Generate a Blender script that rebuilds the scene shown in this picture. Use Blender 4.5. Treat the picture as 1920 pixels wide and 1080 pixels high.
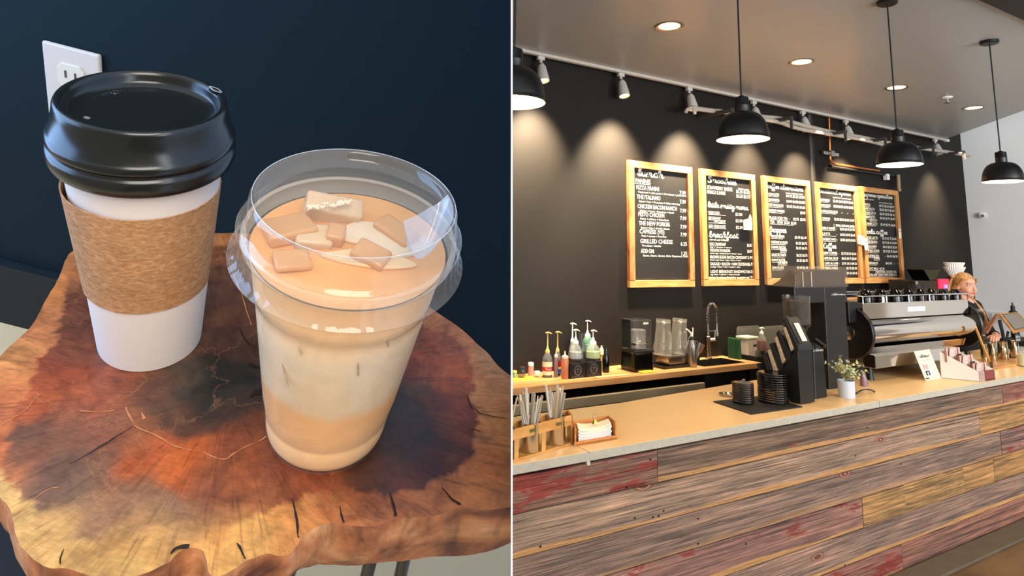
import bpy, bmesh, math, random
from mathutils import Vector, Matrix, noise
from mathutils.geometry import delaunay_2d_cdt
random.seed(7)
for o in list(bpy.data.objects): bpy.data.objects.remove(o, do_unlink=True)
SC = bpy.context.scene
COL = SC.collection
PI = math.pi

# ------------------------------------------------------------------ camera
F, CX, CY, HC = 1200.0, 960.0, 288.0, 1.7
_up = Vector((150, -7588, 1200)).normalized()
_w = Vector((2019, 229, 1200)).normalized(); _w = (_w - _up*_w.dot(_up)).normalized()
_d = _up.cross(_w)
if _d.z < 0: _d = -_d
MW = Matrix((_w, _d, _up))                      # camera axes (x right, y down, z ahead) -> world
EYE = Vector((0, 0, HC))
cam = bpy.data.cameras.new('camera'); camo = bpy.data.objects.new('camera', cam); COL.objects.link(camo)
R = MW @ Matrix(((1,0,0),(0,-1,0),(0,0,-1)))
camo.matrix_world = Matrix.Translation(EYE) @ R.to_4x4()
cam.sensor_width = 36; cam.lens = 36*F/1920
cam.shift_x = 0; cam.shift_y = (CY-540)/1920
cam.clip_start = 0.02; cam.clip_end = 60
SC.camera = camo

# ------------------------------------------------------------------ exposure, world
SC.view_settings.view_transform = 'Standard'
SC.view_settings.look = 'None'
SC.view_settings.gamma = 1
SC.view_settings.use_curve_mapping = False
SC.view_settings.exposure = 1.0
W = bpy.data.worlds.new('daylight'); SC.world = W; W.use_nodes = True
wn = W.node_tree.nodes; wl = W.node_tree.links
bg = wn['Background']; bg.inputs[1].default_value = 0.50
tc = wn.new('ShaderNodeTexCoord'); sx = wn.new('ShaderNodeSeparateXYZ'); wl.new(tc.outputs['Generated'], sx.inputs[0])
cr = wn.new('ShaderNodeValToRGB'); wl.new(sx.outputs[2], cr.inputs[0])
cr.color_ramp.elements[0].position = 0.0; cr.color_ramp.elements[0].color = (0.42,0.36,0.30,1)
cr.color_ramp.elements[1].position = 0.35; cr.color_ramp.elements[1].color = (0.86,0.93,1.0,1)
wl.new(cr.outputs[0], bg.inputs[0])

# ------------------------------------------------------------------ pixel rays (authoring aid) and frames
def ray(px, py): return MW @ Vector(((px-CX)/F, (py-CY)/F, 1))
def onZ(px, py, z): r = ray(px, py); return EYE + r*((z-HC)/r.z)
def onY(px, py, y): r = ray(px, py); return EYE + r*(y/r.y)
def zc(p): return (Vector(p)-EYE).dot(MW @ Vector((0,0,1)))
def mpp(p): return zc(p)/F
def wpp(p):
    c = MW.transposed() @ (Vector(p)-EYE); return c.z/F*math.cos(math.atan(c.x/c.z))
# nook frame
LS = 0.334
nN = Vector((0.22359513, -0.87317722, -0.43308979)).normalized()
eN = Vector((0.9686, 0.2485, 0)); eN = (eN - nN*eN.dot(nN)).normalized()
gN = nN.cross(eN)
ML = Matrix.Translation(EYE + MW @ (-nN*LS)) @ Matrix((MW@eN, MW@gN, MW@nN)).transposed().to_4x4()
MLi = ML.inverted()
def toL(px, py, h=0.0):                         # pixel on the nook plane at height h above the slab -> local xy
    o = MLi @ EYE; r = MLi.to_3x3() @ ray(px, py); t = (h-o.z)/r.z; p = o + r*t; return Vector((p.x, p.y, h))
def toLy(px, py, y):
    o = MLi @ EYE; r = MLi.to_3x3() @ ray(px, py); t = (y-o.y)/r.y; return o + r*t
DIVN = MW @ Vector((1,0,0))                     # divider plane normal (points to the shop side)

# ------------------------------------------------------------------ lights
def light(kind, name, loc, energy, color, **kw):
    l = bpy.data.lights.new(name, kind); o = bpy.data.objects.new(name, l); COL.objects.link(o)
    o.location = loc; l.energy = energy; l.color = color
    aim = kw.pop('aim', None)
    for k, v in kw.items(): setattr(l, k, v)
    if aim is not None:
        o.rotation_euler = (Vector(aim)-Vector(loc)).to_track_quat('-Z', 'Y').to_euler()
    return o
WARM = (1.0, 0.74, 0.45); WARM2 = (1.0, 0.80, 0.56)
# daylight through the shop front behind the camera
light('AREA', 'shop_front_daylight', (3.2, -2.6, 1.9), 120, (0.93,0.96,1.0), shape='RECTANGLE', size=5.0, size_y=2.4, aim=(4.2, 4.0, 1.3))
light('AREA', 'side_wall_fill', (5.2, -1.6, 2.1), 70, (0.93,0.96,1.0), shape='RECTANGLE', size=1.8, size_y=1.6, aim=(9.2, 3.4, 2.0))  # extra lamp added to brighten the white right wall
# window of the nook, to its left, and an added lamp above that brightens the cups
light('AREA', 'nook_window', ML @ Vector((-1.15, 0.20, 0.36)), 10.0, (0.30,0.55,1.0), shape='RECTANGLE', size=1.0, size_y=0.9, aim=ML @ Vector((0,0.45,0.05)))
light('AREA', 'nook_fill', ML @ Vector((0.20, -0.35, 1.15)), 8.5, (1.0,0.93,0.84), shape='RECTANGLE', size=0.7, size_y=0.7, aim=ML @ Vector((0,0.4,0)))

# ------------------------------------------------------------------ materials
def lin(c): return tuple(((x/255)/12.92 if x/255 <= 0.04045 else ((x/255+0.055)/1.055)**2.4) for x in c) + (1,)
MATS = {}
def mat(name, rgb=(128,128,128), rough=0.5, metal=0.0, spec=0.5, emit=None, es=0, alpha=1, bump=0, bscale=60, var=0, vscale=8, coat=0, trans=0, ior=1.45):
    if name in MATS: return MATS[name]
    m = bpy.data.materials.new(name); m.use_nodes = True; MATS[name] = m
    nt = m.node_tree; b = nt.nodes['Principled BSDF']
    b.inputs['Base Color'].default_value = lin(rgb); b.inputs['Roughness'].default_value = rough
    b.inputs['Metallic'].default_value = metal; b.inputs['Specular IOR Level'].default_value = spec
    b.inputs['IOR'].default_value = ior
    if trans: b.inputs['Transmission Weight'].default_value = trans
    if coat: b.inputs['Coat Weight'].default_value = coat
    if emit: b.inputs['Emission Color'].default_value = lin(emit); b.inputs['Emission Strength'].default_value = es
    if alpha < 1: b.inputs['Alpha'].default_value = alpha
    t = nt.nodes.new('ShaderNodeTexCoord')
    if var:
        n = nt.nodes.new('ShaderNodeTexNoise'); n.inputs['Scale'].default_value = vscale; n.inputs['Detail'].default_value = 5
        nt.links.new(t.outputs['Object'], n.inputs['Vector'])
        mx = nt.nodes.new('ShaderNodeMix'); mx.data_type = 'RGBA'; mx.blend_type = 'MIX'
        c = lin(rgb); mx.inputs[6].default_value = tuple(v*(1-var) for v in c[:3])+(1,); mx.inputs[7].default_value = tuple(min(1,v*(1+var)) for v in c[:3])+(1,)
        nt.links.new(n.outputs[0], mx.inputs[0]); nt.links.new(mx.outputs[2], b.inputs['Base Color'])
    if bump:
        n = nt.nodes.new('ShaderNodeTexNoise'); n.inputs['Scale'].default_value = bscale; n.inputs['Detail'].default_value = 3
        nt.links.new(t.outputs['Object'], n.inputs['Vector'])
        bp = nt.nodes.new('ShaderNodeBump'); bp.inputs['Strength'].default_value = bump; bp.inputs['Distance'].default_value = 0.01
        nt.links.new(n.outputs[0], bp.inputs['Height']); nt.links.new(bp.outputs[0], b.inputs['Normal'])
    return m
def clear(name, rgb=(255,255,255), rough=0.03, tint=0.06, gloss=1.0, ior=1.45):
    """thin clear plastic: see-through with a fresnel sheen and a slight body tint"""
    if name in MATS: return MATS[name]
    m = bpy.data.materials.new(name); m.use_nodes = True; MATS[name] = m
    nt = m.node_tree; nt.nodes.remove(nt.nodes['Principled BSDF']); out = nt.nodes['Material Output']
    N = nt.nodes.new; Lk = nt.links.new
    tr = N('ShaderNodeBsdfTransparent'); gl = N('ShaderNodeBsdfGlossy'); gl.inputs['Roughness'].default_value = rough
    df = N('ShaderNodeBsdfDiffuse'); df.inputs[0].default_value = lin(rgb)
    m1 = N('ShaderNodeMixShader'); m1.inputs[0].default_value = tint; Lk(tr.outputs[0], m1.inputs[1]); Lk(df.outputs[0], m1.inputs[2])
    fr = N('ShaderNodeFresnel'); fr.inputs[0].default_value = ior
    mu = N('ShaderNodeMath'); mu.operation = 'MULTIPLY'; mu.inputs[1].default_value = gloss; mu.use_clamp = True
    ge = N('ShaderNodeNewGeometry'); ib = N('ShaderNodeMath'); ib.operation = 'SUBTRACT'; ib.inputs[0].default_value = 1.0; Lk(ge.outputs['Backfacing'], ib.inputs[1])
    mf = N('ShaderNodeMath'); mf.operation = 'MULTIPLY'; Lk(fr.outputs[0], mf.inputs[0]); Lk(ib.outputs[0], mf.inputs[1]); Lk(mf.outputs[0], mu.inputs[0])
    m2 = N('ShaderNodeMixShader'); Lk(mu.outputs[0], m2.inputs[0]); Lk(m1.outputs[0], m2.inputs[1]); Lk(gl.outputs[0], m2.inputs[2])
    Lk(m2.outputs[0], out.inputs[0])
    return m
def woodmat(name, c1, c2, rough=0.45, sx=2.0, sy=25.0, sz=25.0, bump=0.15, coat=0):
    if name in MATS: return MATS[name]
    m = mat(name, c1, rough, coat=coat); nt = m.node_tree; b = nt.nodes['Principled BSDF']; N = nt.nodes.new; Lk = nt.links.new
    t = N('ShaderNodeTexCoord'); mp = N('ShaderNodeMapping'); mp.inputs['Scale'].default_value = (sx,sy,sz); Lk(t.outputs['Object'], mp.inputs[0])
    n = N('ShaderNodeTexNoise'); n.inputs['Scale'].default_value = 1.5; n.inputs['Detail'].default_value = 6; n.inputs['Distortion'].default_value = 0.6; Lk(mp.outputs[0], n.inputs['Vector'])
    r = N('ShaderNodeValToRGB'); r.color_ramp.elements[0].position = 0.3; r.color_ramp.elements[1].position = 0.7
    r.color_ramp.elements[0].color = lin(c2); r.color_ramp.elements[1].color = lin(c1); Lk(n.outputs[0], r.inputs[0]); Lk(r.outputs[0], b.inputs['Base Color'])
    bp = N('ShaderNodeBump'); bp.inputs['Strength'].default_value = bump; bp.inputs['Distance'].default_value = 0.004; Lk(n.outputs[0], bp.inputs['Height']); Lk(bp.outputs[0], b.inputs['Normal'])
    return m

# ------------------------------------------------------------------ mesh builder
class B:
    def __init__(s): s.bm = bmesh.new(); s.mi = 0
    def _f(s, vs):
        try: f = s.bm.faces.new(vs); f.material_index = s.mi; return f
        except ValueError: return None
    def box(s, c, sz, rot=None, taper=None):
        c = Vector(c); hx, hy, hz = sz[0]/2, sz[1]/2, sz[2]/2; v = []
        for z in (-1,1):
            k = 1 if (taper is None or z < 0) else taper
            for x, y in ((-1,-1),(1,-1),(1,1),(-1,1)):
                p = Vector((x*hx*k, y*hy*k, z*hz))
                if rot: p = rot @ p
                v.append(s.bm.verts.new(c+p))
        for f in ((3,2,1,0),(4,5,6,7),(0,1,5,4),(1,2,6,5),(2,3,7,6),(3,0,4,7)): s._f([v[i] for i in f])
        return s
    def hexa(s, lo, hi):                         # 4 bottom + 4 top points
        v = [s.bm.verts.new(p) for p in list(lo)+list(hi)]
        for f in ((3,2,1,0),(4,5,6,7),(0,1,5,4),(1,2,6,5),(2,3,7,6),(3,0,4,7)): s._f([v[i] for i in f])
        return s
    def lathe(s, prof, seg=32, org=(0,0,0), M=None, wob=None, close=False):
        org = Vector(org); rings = []
        for r, z in prof:
            ring = []
            for i in range(seg):
                a = 2*PI*i/seg
                if r <= 1e-7:
                    p = Vector((0,0,z))
                else:
                    k = 1 if wob is None else wob(a, r, z); p = Vector((r*k*math.cos(a), r*k*math.sin(a), z))
                if M: p = M @ p
                if r <= 1e-7:
                    ring = [s.bm.verts.new(org+p)]; break
                ring.append(s.bm.verts.new(org+p))
            rings.append(ring)
        for a, b in zip(rings, rings[1:]):
            for i in range(seg):
                j = (i+1) % seg
                if len(a) == 1 and len(b) == 1: continue
                if len(a) == 1: s._f([a[0], b[j], b[i]])
                elif len(b) == 1: s._f([a[i], a[j], b[0]])
                else: s._f([a[i], a[j], b[j], b[i]])
        if close:
            a, b = rings[-1], rings[0]
            for i in range(seg): j = (i+1)%seg; s._f([a[i],a[j],b[j],b[i]])
        return s
    def cyl(s, p0, p1, r0, r1=None, seg=20, cap=True):
        p0, p1 = Vector(p0), Vector(p1); d = p1-p0; r1 = r0 if r1 is None else r1
        M = d.to_track_quat('Z','Y').to_matrix(); L = d.length
        pr = [(r0,0),(r1,L)]
        if cap: pr = [(0,0)]+pr+[(0,L)]
        return s.lathe(pr, seg, p0, M)
    def tube(s, pts, r, seg=8, cap=True, flat=1.0):
        pts = [Vector(p) for p in pts]; rs = r if isinstance(r,(list,tuple)) else [r]*len(pts); rings = []; prev = None
        for i, p in enumerate(pts):
            d = (pts[min(i+1,len(pts)-1)]-pts[max(i-1,0)]).normalized()
            if prev is None:
                a = Vector((0,0,1)) if abs(d.z) < 0.9 else Vector((1,0,0)); u = d.cross(a).normalized()
            else: u = (prev - d*prev.dot(d)).normalized()
            prev = u; v = d.cross(u)
            rings.append([s.bm.verts.new(p + (u*math.cos(2*PI*k/seg)+v*math.sin(2*PI*k/seg)*flat)*rs[i]) for k in range(seg)])
        for a, b in zip(rings, rings[1:]):
            for k in range(seg): j = (k+1)%seg; s._f([a[k],a[j],b[j],b[k]])
        if cap: s._f(rings[0][::-1]); s._f(rings[-1])
        return s
    def prism(s, poly, a0, a1, axis='z', M=None):
        def P(q, a):
            p = {'z':Vector((q[0],q[1],a)),'y':Vector((q[0],a,q[1])),'x':Vector((a,q[0],q[1]))}[axis]
            return M @ p if M else p
        lo = [s.bm.verts.new(P(q,a0)) for q in poly]; hi = [s.bm.verts.new(P(q,a1)) for q in poly]; n = len(poly)
        s._f(lo[::-1]); s._f(hi)
        for i in range(n): j = (i+1)%n; s._f([lo[i],lo[j],hi[j],hi[i]])
        return s
    def ball(s, c, r, seg=16, rings=10, M=None):
        rx, ry, rz = (r,r,r) if not isinstance(r,(tuple,list)) else r
        S = Matrix.Diagonal((rx,ry,rz)); S = (M @ S) if M else S
        return s.lathe([(max(0,math.sin(PI*i/rings)) if 0<i<rings else 0, -math.cos(PI*i/rings)) for i in range(rings+1)], seg, c, S)
    def quad(s, pts): s._f([s.bm.verts.new(p) for p in pts]); return s
    def cut(s, co, no):
        g = s.bm.verts[:]+s.bm.edges[:]+s.bm.faces[:]
        r = bmesh.ops.bisect_plane(s.bm, geom=g, plane_co=co, plane_no=no, clear_outer=True)
        ed = [e for e in r['geom_cut'] if isinstance(e, bmesh.types.BMEdge)]
        if ed: bmesh.ops.holes_fill(s.bm, edges=ed, sides=0)
        return s
    def make(s, name, m, parent=None, loc=None, smooth=False, bev=0, sub=0, fix=True, ang=40):
        if fix: bmesh.ops.recalc_face_normals(s.bm, faces=s.bm.faces[:])
        me = bpy.data.meshes.new(name); s.bm.to_mesh(me); s.bm.free()
        for q in (m if isinstance(m,(list,tuple)) else [m]): me.materials.append(q)
        o = bpy.data.objects.new(name, me); COL.objects.link(o)
        if parent is not None: o.parent = parent
        if loc is not None: o.location = loc
        if smooth:
            for p in me.polygons: p.use_smooth = True
            try: me.set_sharp_from_angle(angle=math.radians(ang))
            except Exception: pass
        if bev:
            md = o.modifiers.new('bevel','BEVEL'); md.width = bev; md.segments = 2; md.limit_method = 'ANGLE'; md.angle_limit = 0.6
            md.harden_normals = False
        if sub:
            md = o.modifiers.new('sub','SUBSURF'); md.levels = sub; md.render_levels = sub
        return o
def tag(o, label, cat, group=None, kind=None):
    if label: o['label'] = label
    if cat: o['category'] = cat
    if group: o['group'] = group
    if kind: o['kind'] = kind
    return o
def thing(name, label, cat, loc=(0,0,0), rz=0, group=None, M=None):
    o = bpy.data.objects.new(name, None); o.empty_display_size = 0.05; COL.objects.link(o)
    if M is not None: o.matrix_world = M @ Matrix.Translation(loc) @ Matrix.Rotation(rz,4,'Z')
    else: o.location = loc; o.rotation_euler = (0,0,rz)
    return tag(o, label, cat, group)
def struct(o): o['kind'] = 'structure'; return o
def copyt(o, loc=None, rz=None, label=None, parent=None, scale=None, group=None):
    c = o.copy(); COL.objects.link(c)
    if parent is not None: c.parent = parent
    for ch in list(o.children): copyt(ch, parent=c)
    if loc is not None: c.location = loc
    if rz is not None: c.rotation_euler = (0,0,rz)
    if label: c['label'] = label
    if group: c['group'] = group
    if scale: c.scale = (scale,)*3
    return c
def catmull(pts, n=6, closed=False):
    P = [Vector(p) for p in pts]; out = []; N = len(P); rng = range(N if closed else N-1)
    for i in rng:
        if closed: a,b,c,d = P[(i-1)%N],P[i],P[(i+1)%N],P[(i+2)%N]
        else: a,b,c,d = P[max(i-1,0)],P[i],P[i+1],P[min(i+2,N-1)]
        for k in range(n):
            t = k/n; out.append(0.5*((2*b)+(c-a)*t+(2*a-5*b+4*c-d)*t*t+(3*b-a-3*c+d)*t*t*t))
    if not closed: out.append(P[-1])
    return out

# ------------------------------------------------------------------ lettering
_fc = bpy.data.curves.new('lettering_curve','FONT'); _fo = bpy.data.objects.new('lettering_source', _fc); COL.objects.link(_fo)
_tc = {}
def glyphs(s, shear=0.0, narrow=1.0, off=0.0):
    k = (s, shear, narrow, off)
    if k not in _tc:
        _fc.body = s; _fc.size = 1; _fc.shear = shear; _fc.offset = off; _fc.fill_mode = 'FRONT'; _fc.resolution_u = 2
        bpy.context.view_layer.update()
        me = bpy.data.meshes.new_from_object(_fo.evaluated_get(bpy.context.evaluated_depsgraph_get()))
        vs = [v.co.copy() for v in me.vertices]; fs = [list(p.vertices) for p in me.polygons]
        bpy.data.meshes.remove(me); w = max((v.x for v in vs), default=1)
        _tc[k] = (vs, fs, w)
    return _tc[k]
def put_text(b, s, T, x, y, h, width=None, shear=0.0, off=0.0, align='l', jit=0.0):
    """T maps (u right, v up) to a point; cap height h; optional total width"""
    vs, fs, w = glyphs(s, shear, 1.0, off); k = h/0.70; kx = k if width is None else width/w
    x0 = x if align == 'l' else (x - w*kx if align == 'r' else x - w*kx/2)
    nv = [b.bm.verts.new(T(x0+v.x*kx, y+v.y*k+ (jit*math.sin(v.x*3.1+len(s)) if jit else 0))) for v in vs]
    for f in fs: b._f([nv[i] for i in f])
def stroke(b, pts, T, w, n=4):
    P = catmull([(p[0],p[1],0) for p in pts], n) if len(pts) > 2 else [Vector((p[0],p[1],0)) for p in pts]
    L = []; 
    for i, p in enumerate(P):
        d = (P[min(i+1,len(P)-1)]-P[max(i-1,0)])
        if d.length < 1e-9: d = Vector((1,0,0))
        d.normalize(); m = Vector((-d.y, d.x, 0)); ww = w*(0.62+0.75*abs(d.y)) if w > 0 else -w
        L.append((b.bm.verts.new(T(p.x+m.x*ww/2, p.y+m.y*ww/2)), b.bm.verts.new(T(p.x-m.x*ww/2, p.y-m.y*ww/2))))
    for a, c in zip(L, L[1:]): b._f([a[0],a[1],c[1],c[0]])
CUR = {
'a':(1.05,[[(.75,.75),(.5,.98),(.15,.75),(.1,.25),(.4,0),(.7,.35),(.78,.95),(.78,.25),(.95,0),(1.15,.2)]]),
'b':(.95,[[(-.05,.2),(.3,1.2),(.4,1.9),(.2,2.05),(.12,1.4),(.12,.3),(.4,0),(.75,.3),(.6,.8),(.3,.75)],[(.6,.8),(.85,.65),(1.0,.7)]]),
'c':(.85,[[(.68,.75),(.45,1.0),(.12,.7),(.12,.25),(.45,0),(.9,.2)]]),
'd':(1.05,[[(.7,.7),(.45,.95),(.12,.7),(.12,.2),(.4,0),(.7,.4),(.8,2.0),(.78,.25),(.95,0),(1.15,.2)]]),
'e':(.8,[[(0,.2),(.4,.45),(.6,.8),(.38,1.0),(.12,.65),(.15,.2),(.45,0),(.85,.2)]]),
'f':(.7,[[(0,.2),(.35,1.2),(.45,1.9),(.25,2.05),(.15,1.2),(.1,-.6),(.25,-.95),(.4,-.5),(.2,.1),(.75,.2)]]),
'g':(1.0,[[(.72,.75),(.45,1.0),(.12,.7),(.15,.2),(.5,.1),(.75,.9),(.7,-.5),(.4,-.95),(.15,-.6),(.6,-.1),(1.05,.2)]]),
'h':(1.1,[[(-.05,.2),(.3,1.3),(.38,1.95),(.18,2.0),(.12,1.2),(.1,0),(.2,.6),(.5,.95),(.72,.7),(.72,.15),(.9,0),(1.15,.2)]]),
'i':(.55,[[(-.05,.2),(.2,.95),(.2,.2),(.35,0),(.6,.2)],[(.25,1.35),(.3,1.48)]]),
'k':(1.0,[[(-.05,.2),(.3,1.3),(.38,1.95),(.18,2.0),(.12,1.2),(.1,0),(.15,.5),(.55,.95),(.6,.6),(.25,.5),(.7,.02),(1.05,.2)]]),
'l':(.6,[[(-.05,.2),(.35,1.3),(.42,1.95),(.22,2.05),(.12,1.5),(.15,.2),(.35,0),(.65,.2)]]),
'm':(1.6,[[(-.05,.2),(.15,.95),(.12,0),(.2,.6),(.45,.95),(.62,.7),(.6,0),(.7,.6),(.95,.95),(1.15,.7),(1.15,.2),(1.35,0),(1.65,.2)]]),
'n':(1.15,[[(-.05,.2),(.15,.95),(.12,0),(.22,.6),(.5,.95),(.72,.7),(.72,.2),(.9,0),(1.2,.2)]]),
'o':(.9,[[(.55,.95),(.15,.75),(.12,.2),(.42,0),(.72,.3),(.68,.8),(.45,.95),(.6,.7),(.95,.75)]]),
'p':(1.0,[[(-.05,.2),(.15,.95),(.1,-.95)],[(.12,.5),(.4,.98),(.75,.75),(.7,.2),(.4,.0),(.15,.2)],[(.6,.08),(1.05,.2)]]),
'r':(.8,[[(-.05,.2),(.15,1.05),(.3,.85),(.55,.85),(.5,.3),(.6,0),(.85,.2)]]),
's':(.75,[[(-.05,.2),(.35,1.05),(.4,.8),(.62,.35),(.45,0),(.1,.1)],[(.5,.02),(.8,.2)]]),
't':(.65,[[(-.05,.2),(.3,1.0),(.35,1.75),(.22,.3),(.4,0),(.7,.2)],[(.05,1.2),(.65,1.3)]]),
'u':(1.1,[[(-.05,.2),(.12,.95),(.12,.25),(.35,0),(.65,.3),(.75,.95),(.75,.2),(.92,0),(1.15,.2)]]),
'v':(.9,[[(-.05,.7),(.12,.95),(.3,0),(.4,0),(.75,.95),(.95,.8)]]),
'x':(.9,[[(0,.9),(.2,.9),(.6,.05),(.95,.2)],[(.7,.95),(.1,0)]]),
'y':(1.05,[[(-.05,.2),(.12,.95),(.15,.3),(.4,.05),(.72,.95),(.7,-.4),(.42,-.95),(.15,-.6),(.6,-.1),(1.1,.2)]]),
'S':(1.15,[[(.95,1.7),(.65,2.0),(.2,1.75),(.3,1.2),(.8,.75),(.75,.2),(.35,0),(0,.3)],[(.6,.02),(1.2,.2)]]),
'C':(1.1,[[(.95,1.6),(.7,1.95),(.25,1.6),(.1,.8),(.3,.1),(.7,0),(1.15,.2)]]),
' ':(.5,[]),
}
def scribble(b, T, u0, u1, v, amp, lw, n=14):
    stroke(b, [(u0+(u1-u0)*i/n, v+amp*(1 if i % 2 else -1)*(.6+.4*math.sin(i*2.3))) for i in range(n+1)], T, -lw, 2)
def script(b, s, T, x, y, w, xh, lw):
    tot = sum(CUR[c][0] for c in s); k = w/tot; cx = x
    for c in s:
        adv, st = CUR[c]
        for p in st: stroke(b, [(cx+q[0]*k+0.15*q[1]*xh*0.6, y+q[1]*xh*(0.85 if q[1] > 1.2 else 1)) for q in p], T, lw)
        cx += adv*k

# ================================================================== SHOP: shell
black = mat('black_plastic',(17,17,18),0.4); gblack = mat('gloss_black',(10,10,11),0.12); mblack = mat('matt_black',(14,14,15),0.65)
white = mat('white_enamel',(238,236,230),0.35); steel = mat('stainless',(200,196,188),0.22,1.0); steel2 = mat('brushed_steel',(150,146,140),0.35,1.0)
chrome = mat('chrome',(225,225,228),0.06,1.0); brass = mat('pump_gold',(196,160,84),0.35,0.2)
pine = woodmat('board_frame_wood',(206,156,92),(170,112,62),0.55,3,3,3); bamboo = woodmat('bamboo',(214,160,92),(186,128,62),0.45,3,20,20)
glassy = clear('clear_plastic',(235,240,240),0.05,0.10)
smoke = clear('smoked_plastic',(60,62,66),0.06,0.28)
paper = mat('paper',(240,236,226),0.8)
YW = 4.03; ZC = 3.236; CT = 0.92; BT = 0.86

# walls, floor, ceiling
wallm = mat('wall_black_paint',(24,21,18),0.6,spec=0.3,bump=0.05,bscale=120,var=0.06,vscale=3)
b = B(); b.box((4.6,YW+0.06,2.2),(9.32,0.12,4.6)); struct(b.make('wall_back',wallm))
whitew = mat('wall_white_paint',(236,236,234),0.7,bump=0.03,bscale=90)
b = B(); b.box((9.32,2.0,2.2),(0.12,4.06,4.6)); struct(b.make('wall_right',whitew))
# floor: brown stained concrete
fm = mat('stained_concrete',(120,92,58),0.32,bump=0.05,bscale=30,coat=0.2)
nt = fm.node_tree; N = nt.nodes.new; Lk = nt.links.new; bs = nt.nodes['Principled BSDF']
t = N('ShaderNodeTexCoord'); n1 = N('ShaderNodeTexNoise'); n1.inputs['Scale'].default_value = 3.0; n1.inputs['Detail'].default_value = 8; Lk(t.outputs['Object'], n1.inputs['Vector'])
r = N('ShaderNodeValToRGB'); r.color_ramp.elements[0].position = 0.35; r.color_ramp.elements[0].color = lin((78,60,38)); r.color_ramp.elements[1].position = 0.7; r.color_ramp.elements[1].color = lin((132,98,58))
Lk(n1.outputs[0], r.inputs[0]); Lk(r.outputs[0], bs.inputs['Base Color'])
b = B(); b.box((4.3,0.55,-0.03),(10.0,7.1,0.06)); struct(b.make('floor',fm))
# concrete plinth strip at the foot of the counter
kerb = mat('grey_concrete',(92,80,62),0.7,bump=0.2,bscale=40,var=0.25,vscale=12)
# soffit ceiling with its slanting right-hand end
cm = mat('ceiling_paint',(158,162,162),0.34,bump=0.02,bscale=10,var=0.05,vscale=1.5)
b = B(); b.prism([(0.4,1.62),(6.75,1.62),(7.64,2.735),(8.76,4.03),(0.4,4.03)],ZC,ZC+0.5); struct(b.make('ceiling',cm))
b = B(); b.box((5.0,1.38,3.4),(8.4,0.48,0.40)); struct(b.make('trim_1',mat('beam_black',(26,25,24),0.6)))
b = B(); b.box((5.2,0.0,3.38),(7.6,2.28,0.1)); struct(b.make('ceiling_unseen',mat('beam_black')))  # unseen ceiling toward the shop front, added to block the sky
# pale door frame at the far right, on the white wall
b = B(); b.box((9.24,3.30,1.0),(0.05,0.12,2.05)); b.box((9.24,2.9,2.06),(0.05,0.92,0.10)); dr = struct(b.make('door_1',mat('cream_paint',(214,206,176),0.5),bev=0.004))
b = B(); b.box((9.25,2.86,1.0),(0.03,0.76,2.0)); b.make('door_leaf',mat('door_pale_yellow',(236,226,160),0.5),dr)
b = B(); b.lathe([(0,0),(0.03,0.0),(0.035,0.01),(0,0.035)],16,(9.20,3.17,1.0),Matrix.Rotation(-PI/2,3,'Y')); b.make('door_handle',steel,dr)

# unseen wall with two tall windows, added behind the camera for chrome reflections
b = B()
for bx in [((1.15,-3.05,1.7),(0.7,0.1,3.4)),((5.0,-3.05,1.7),(0.5,0.1,3.4)),((9.0,-3.05,1.7),(0.6,0.1,3.4)),((5.05,-3.05,0.25),(8.5,0.1,0.5)),((5.05,-3.05,3.1),(8.5,0.1,0.6))]: b.box(*bx)
struct(b.make('wall_front_unseen',mat('wall_front_paint',(96,84,72),0.7)))
b = B()
for x_ in (1.5,3.1,4.75,5.25,7.0,8.7): b.box((x_,-3.0,1.65),(0.06,0.08,2.3))
for c_ in (3.12,6.98): b.box((c_,-3.0,0.53),(3.3,0.08,0.06)); b.box((c_,-3.0,2.77),(3.3,0.08,0.06))
struct(b.make('window_unseen',mat('window_frame_black',(20,20,20),0.4)))
# divider between the nook and the shop: a thin white partition
pc = lambda x,y,z: EYE + MW @ Vector((x,y,z))
z0 = 0.2; xa, xb = -0.00033, 0.00017
b = B(); lo = []; hi = []
def atz(x,z,h):                                   # point of the divider at given depth and world height
    base = pc(x,0,z); k = MW @ Vector((0,-1,0)); return base + k*((h-base.z)/k.z)
b.hexa([atz(xa,z0,0.0),atz(xb,z0,0.0),atz(xb,0.93,0.0),atz(xa,0.93,0.0)],[atz(xa,z0,3.2),atz(xb,z0,3.2),atz(xb,0.93,3.2),atz(xa,0.93,3.2)])
struct(b.make('wall_divider',mat('partition_white',(250,250,248),0.6,emit=None)))

# black pipe duct up the wall
b = B(); p = onY(1523,300,YW); b.cyl((p.x,YW+0.022,0.9),(p.x,YW+0.022,ZC+0.3),0.042,seg=24); struct(b.make('trim_3',mat('pipe_black',(40,37,34),0.4),smooth=True))

# ------------------------------------------------------------------ ceiling fittings
def downlight(x, y, label):
    t = thing('recessed_downlight', label, 'ceiling light', (x,y,ZC), 0, 'recessed lights in the grey ceiling')
    b = B(); b.lathe([(0.072,-0.002),(0.092,-0.006),(0.098,0.0),(0.072,0.0)],40,close=True); b.make('trim_ring',mat('nickel_ring',(150,140,128),0.3,0.8),t,smooth=True)
    b = B(); b.lathe([(0,-0.0015),(0.072,-0.0015)],32); b.make('lens',mat('lamp_lens',(255,240,205),0.4,emit=(255,232,176),es=1.3),t)
    light('SPOT','downlight_lamp',(x,y,ZC-0.02),30,WARM2,aim=(x,y,0),spot_size=math.radians(95),spot_blend=0.7,shadow_soft_size=0.07)
for (px,py),l in zip([(1255,49),(1503,116),(1681,164),(1826,202)],['round recessed ceiling light nearest the camera, above the first chalkboard','recessed ceiling light between the second and third pendant cords','recessed ceiling light half behind the third pendant cord','farthest recessed ceiling light, beside the rightmost pendant cord']):
    p = onZ(px,py,ZC); downlight(p.x,p.y,l)
p = onZ(1776,182,ZC)
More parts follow.
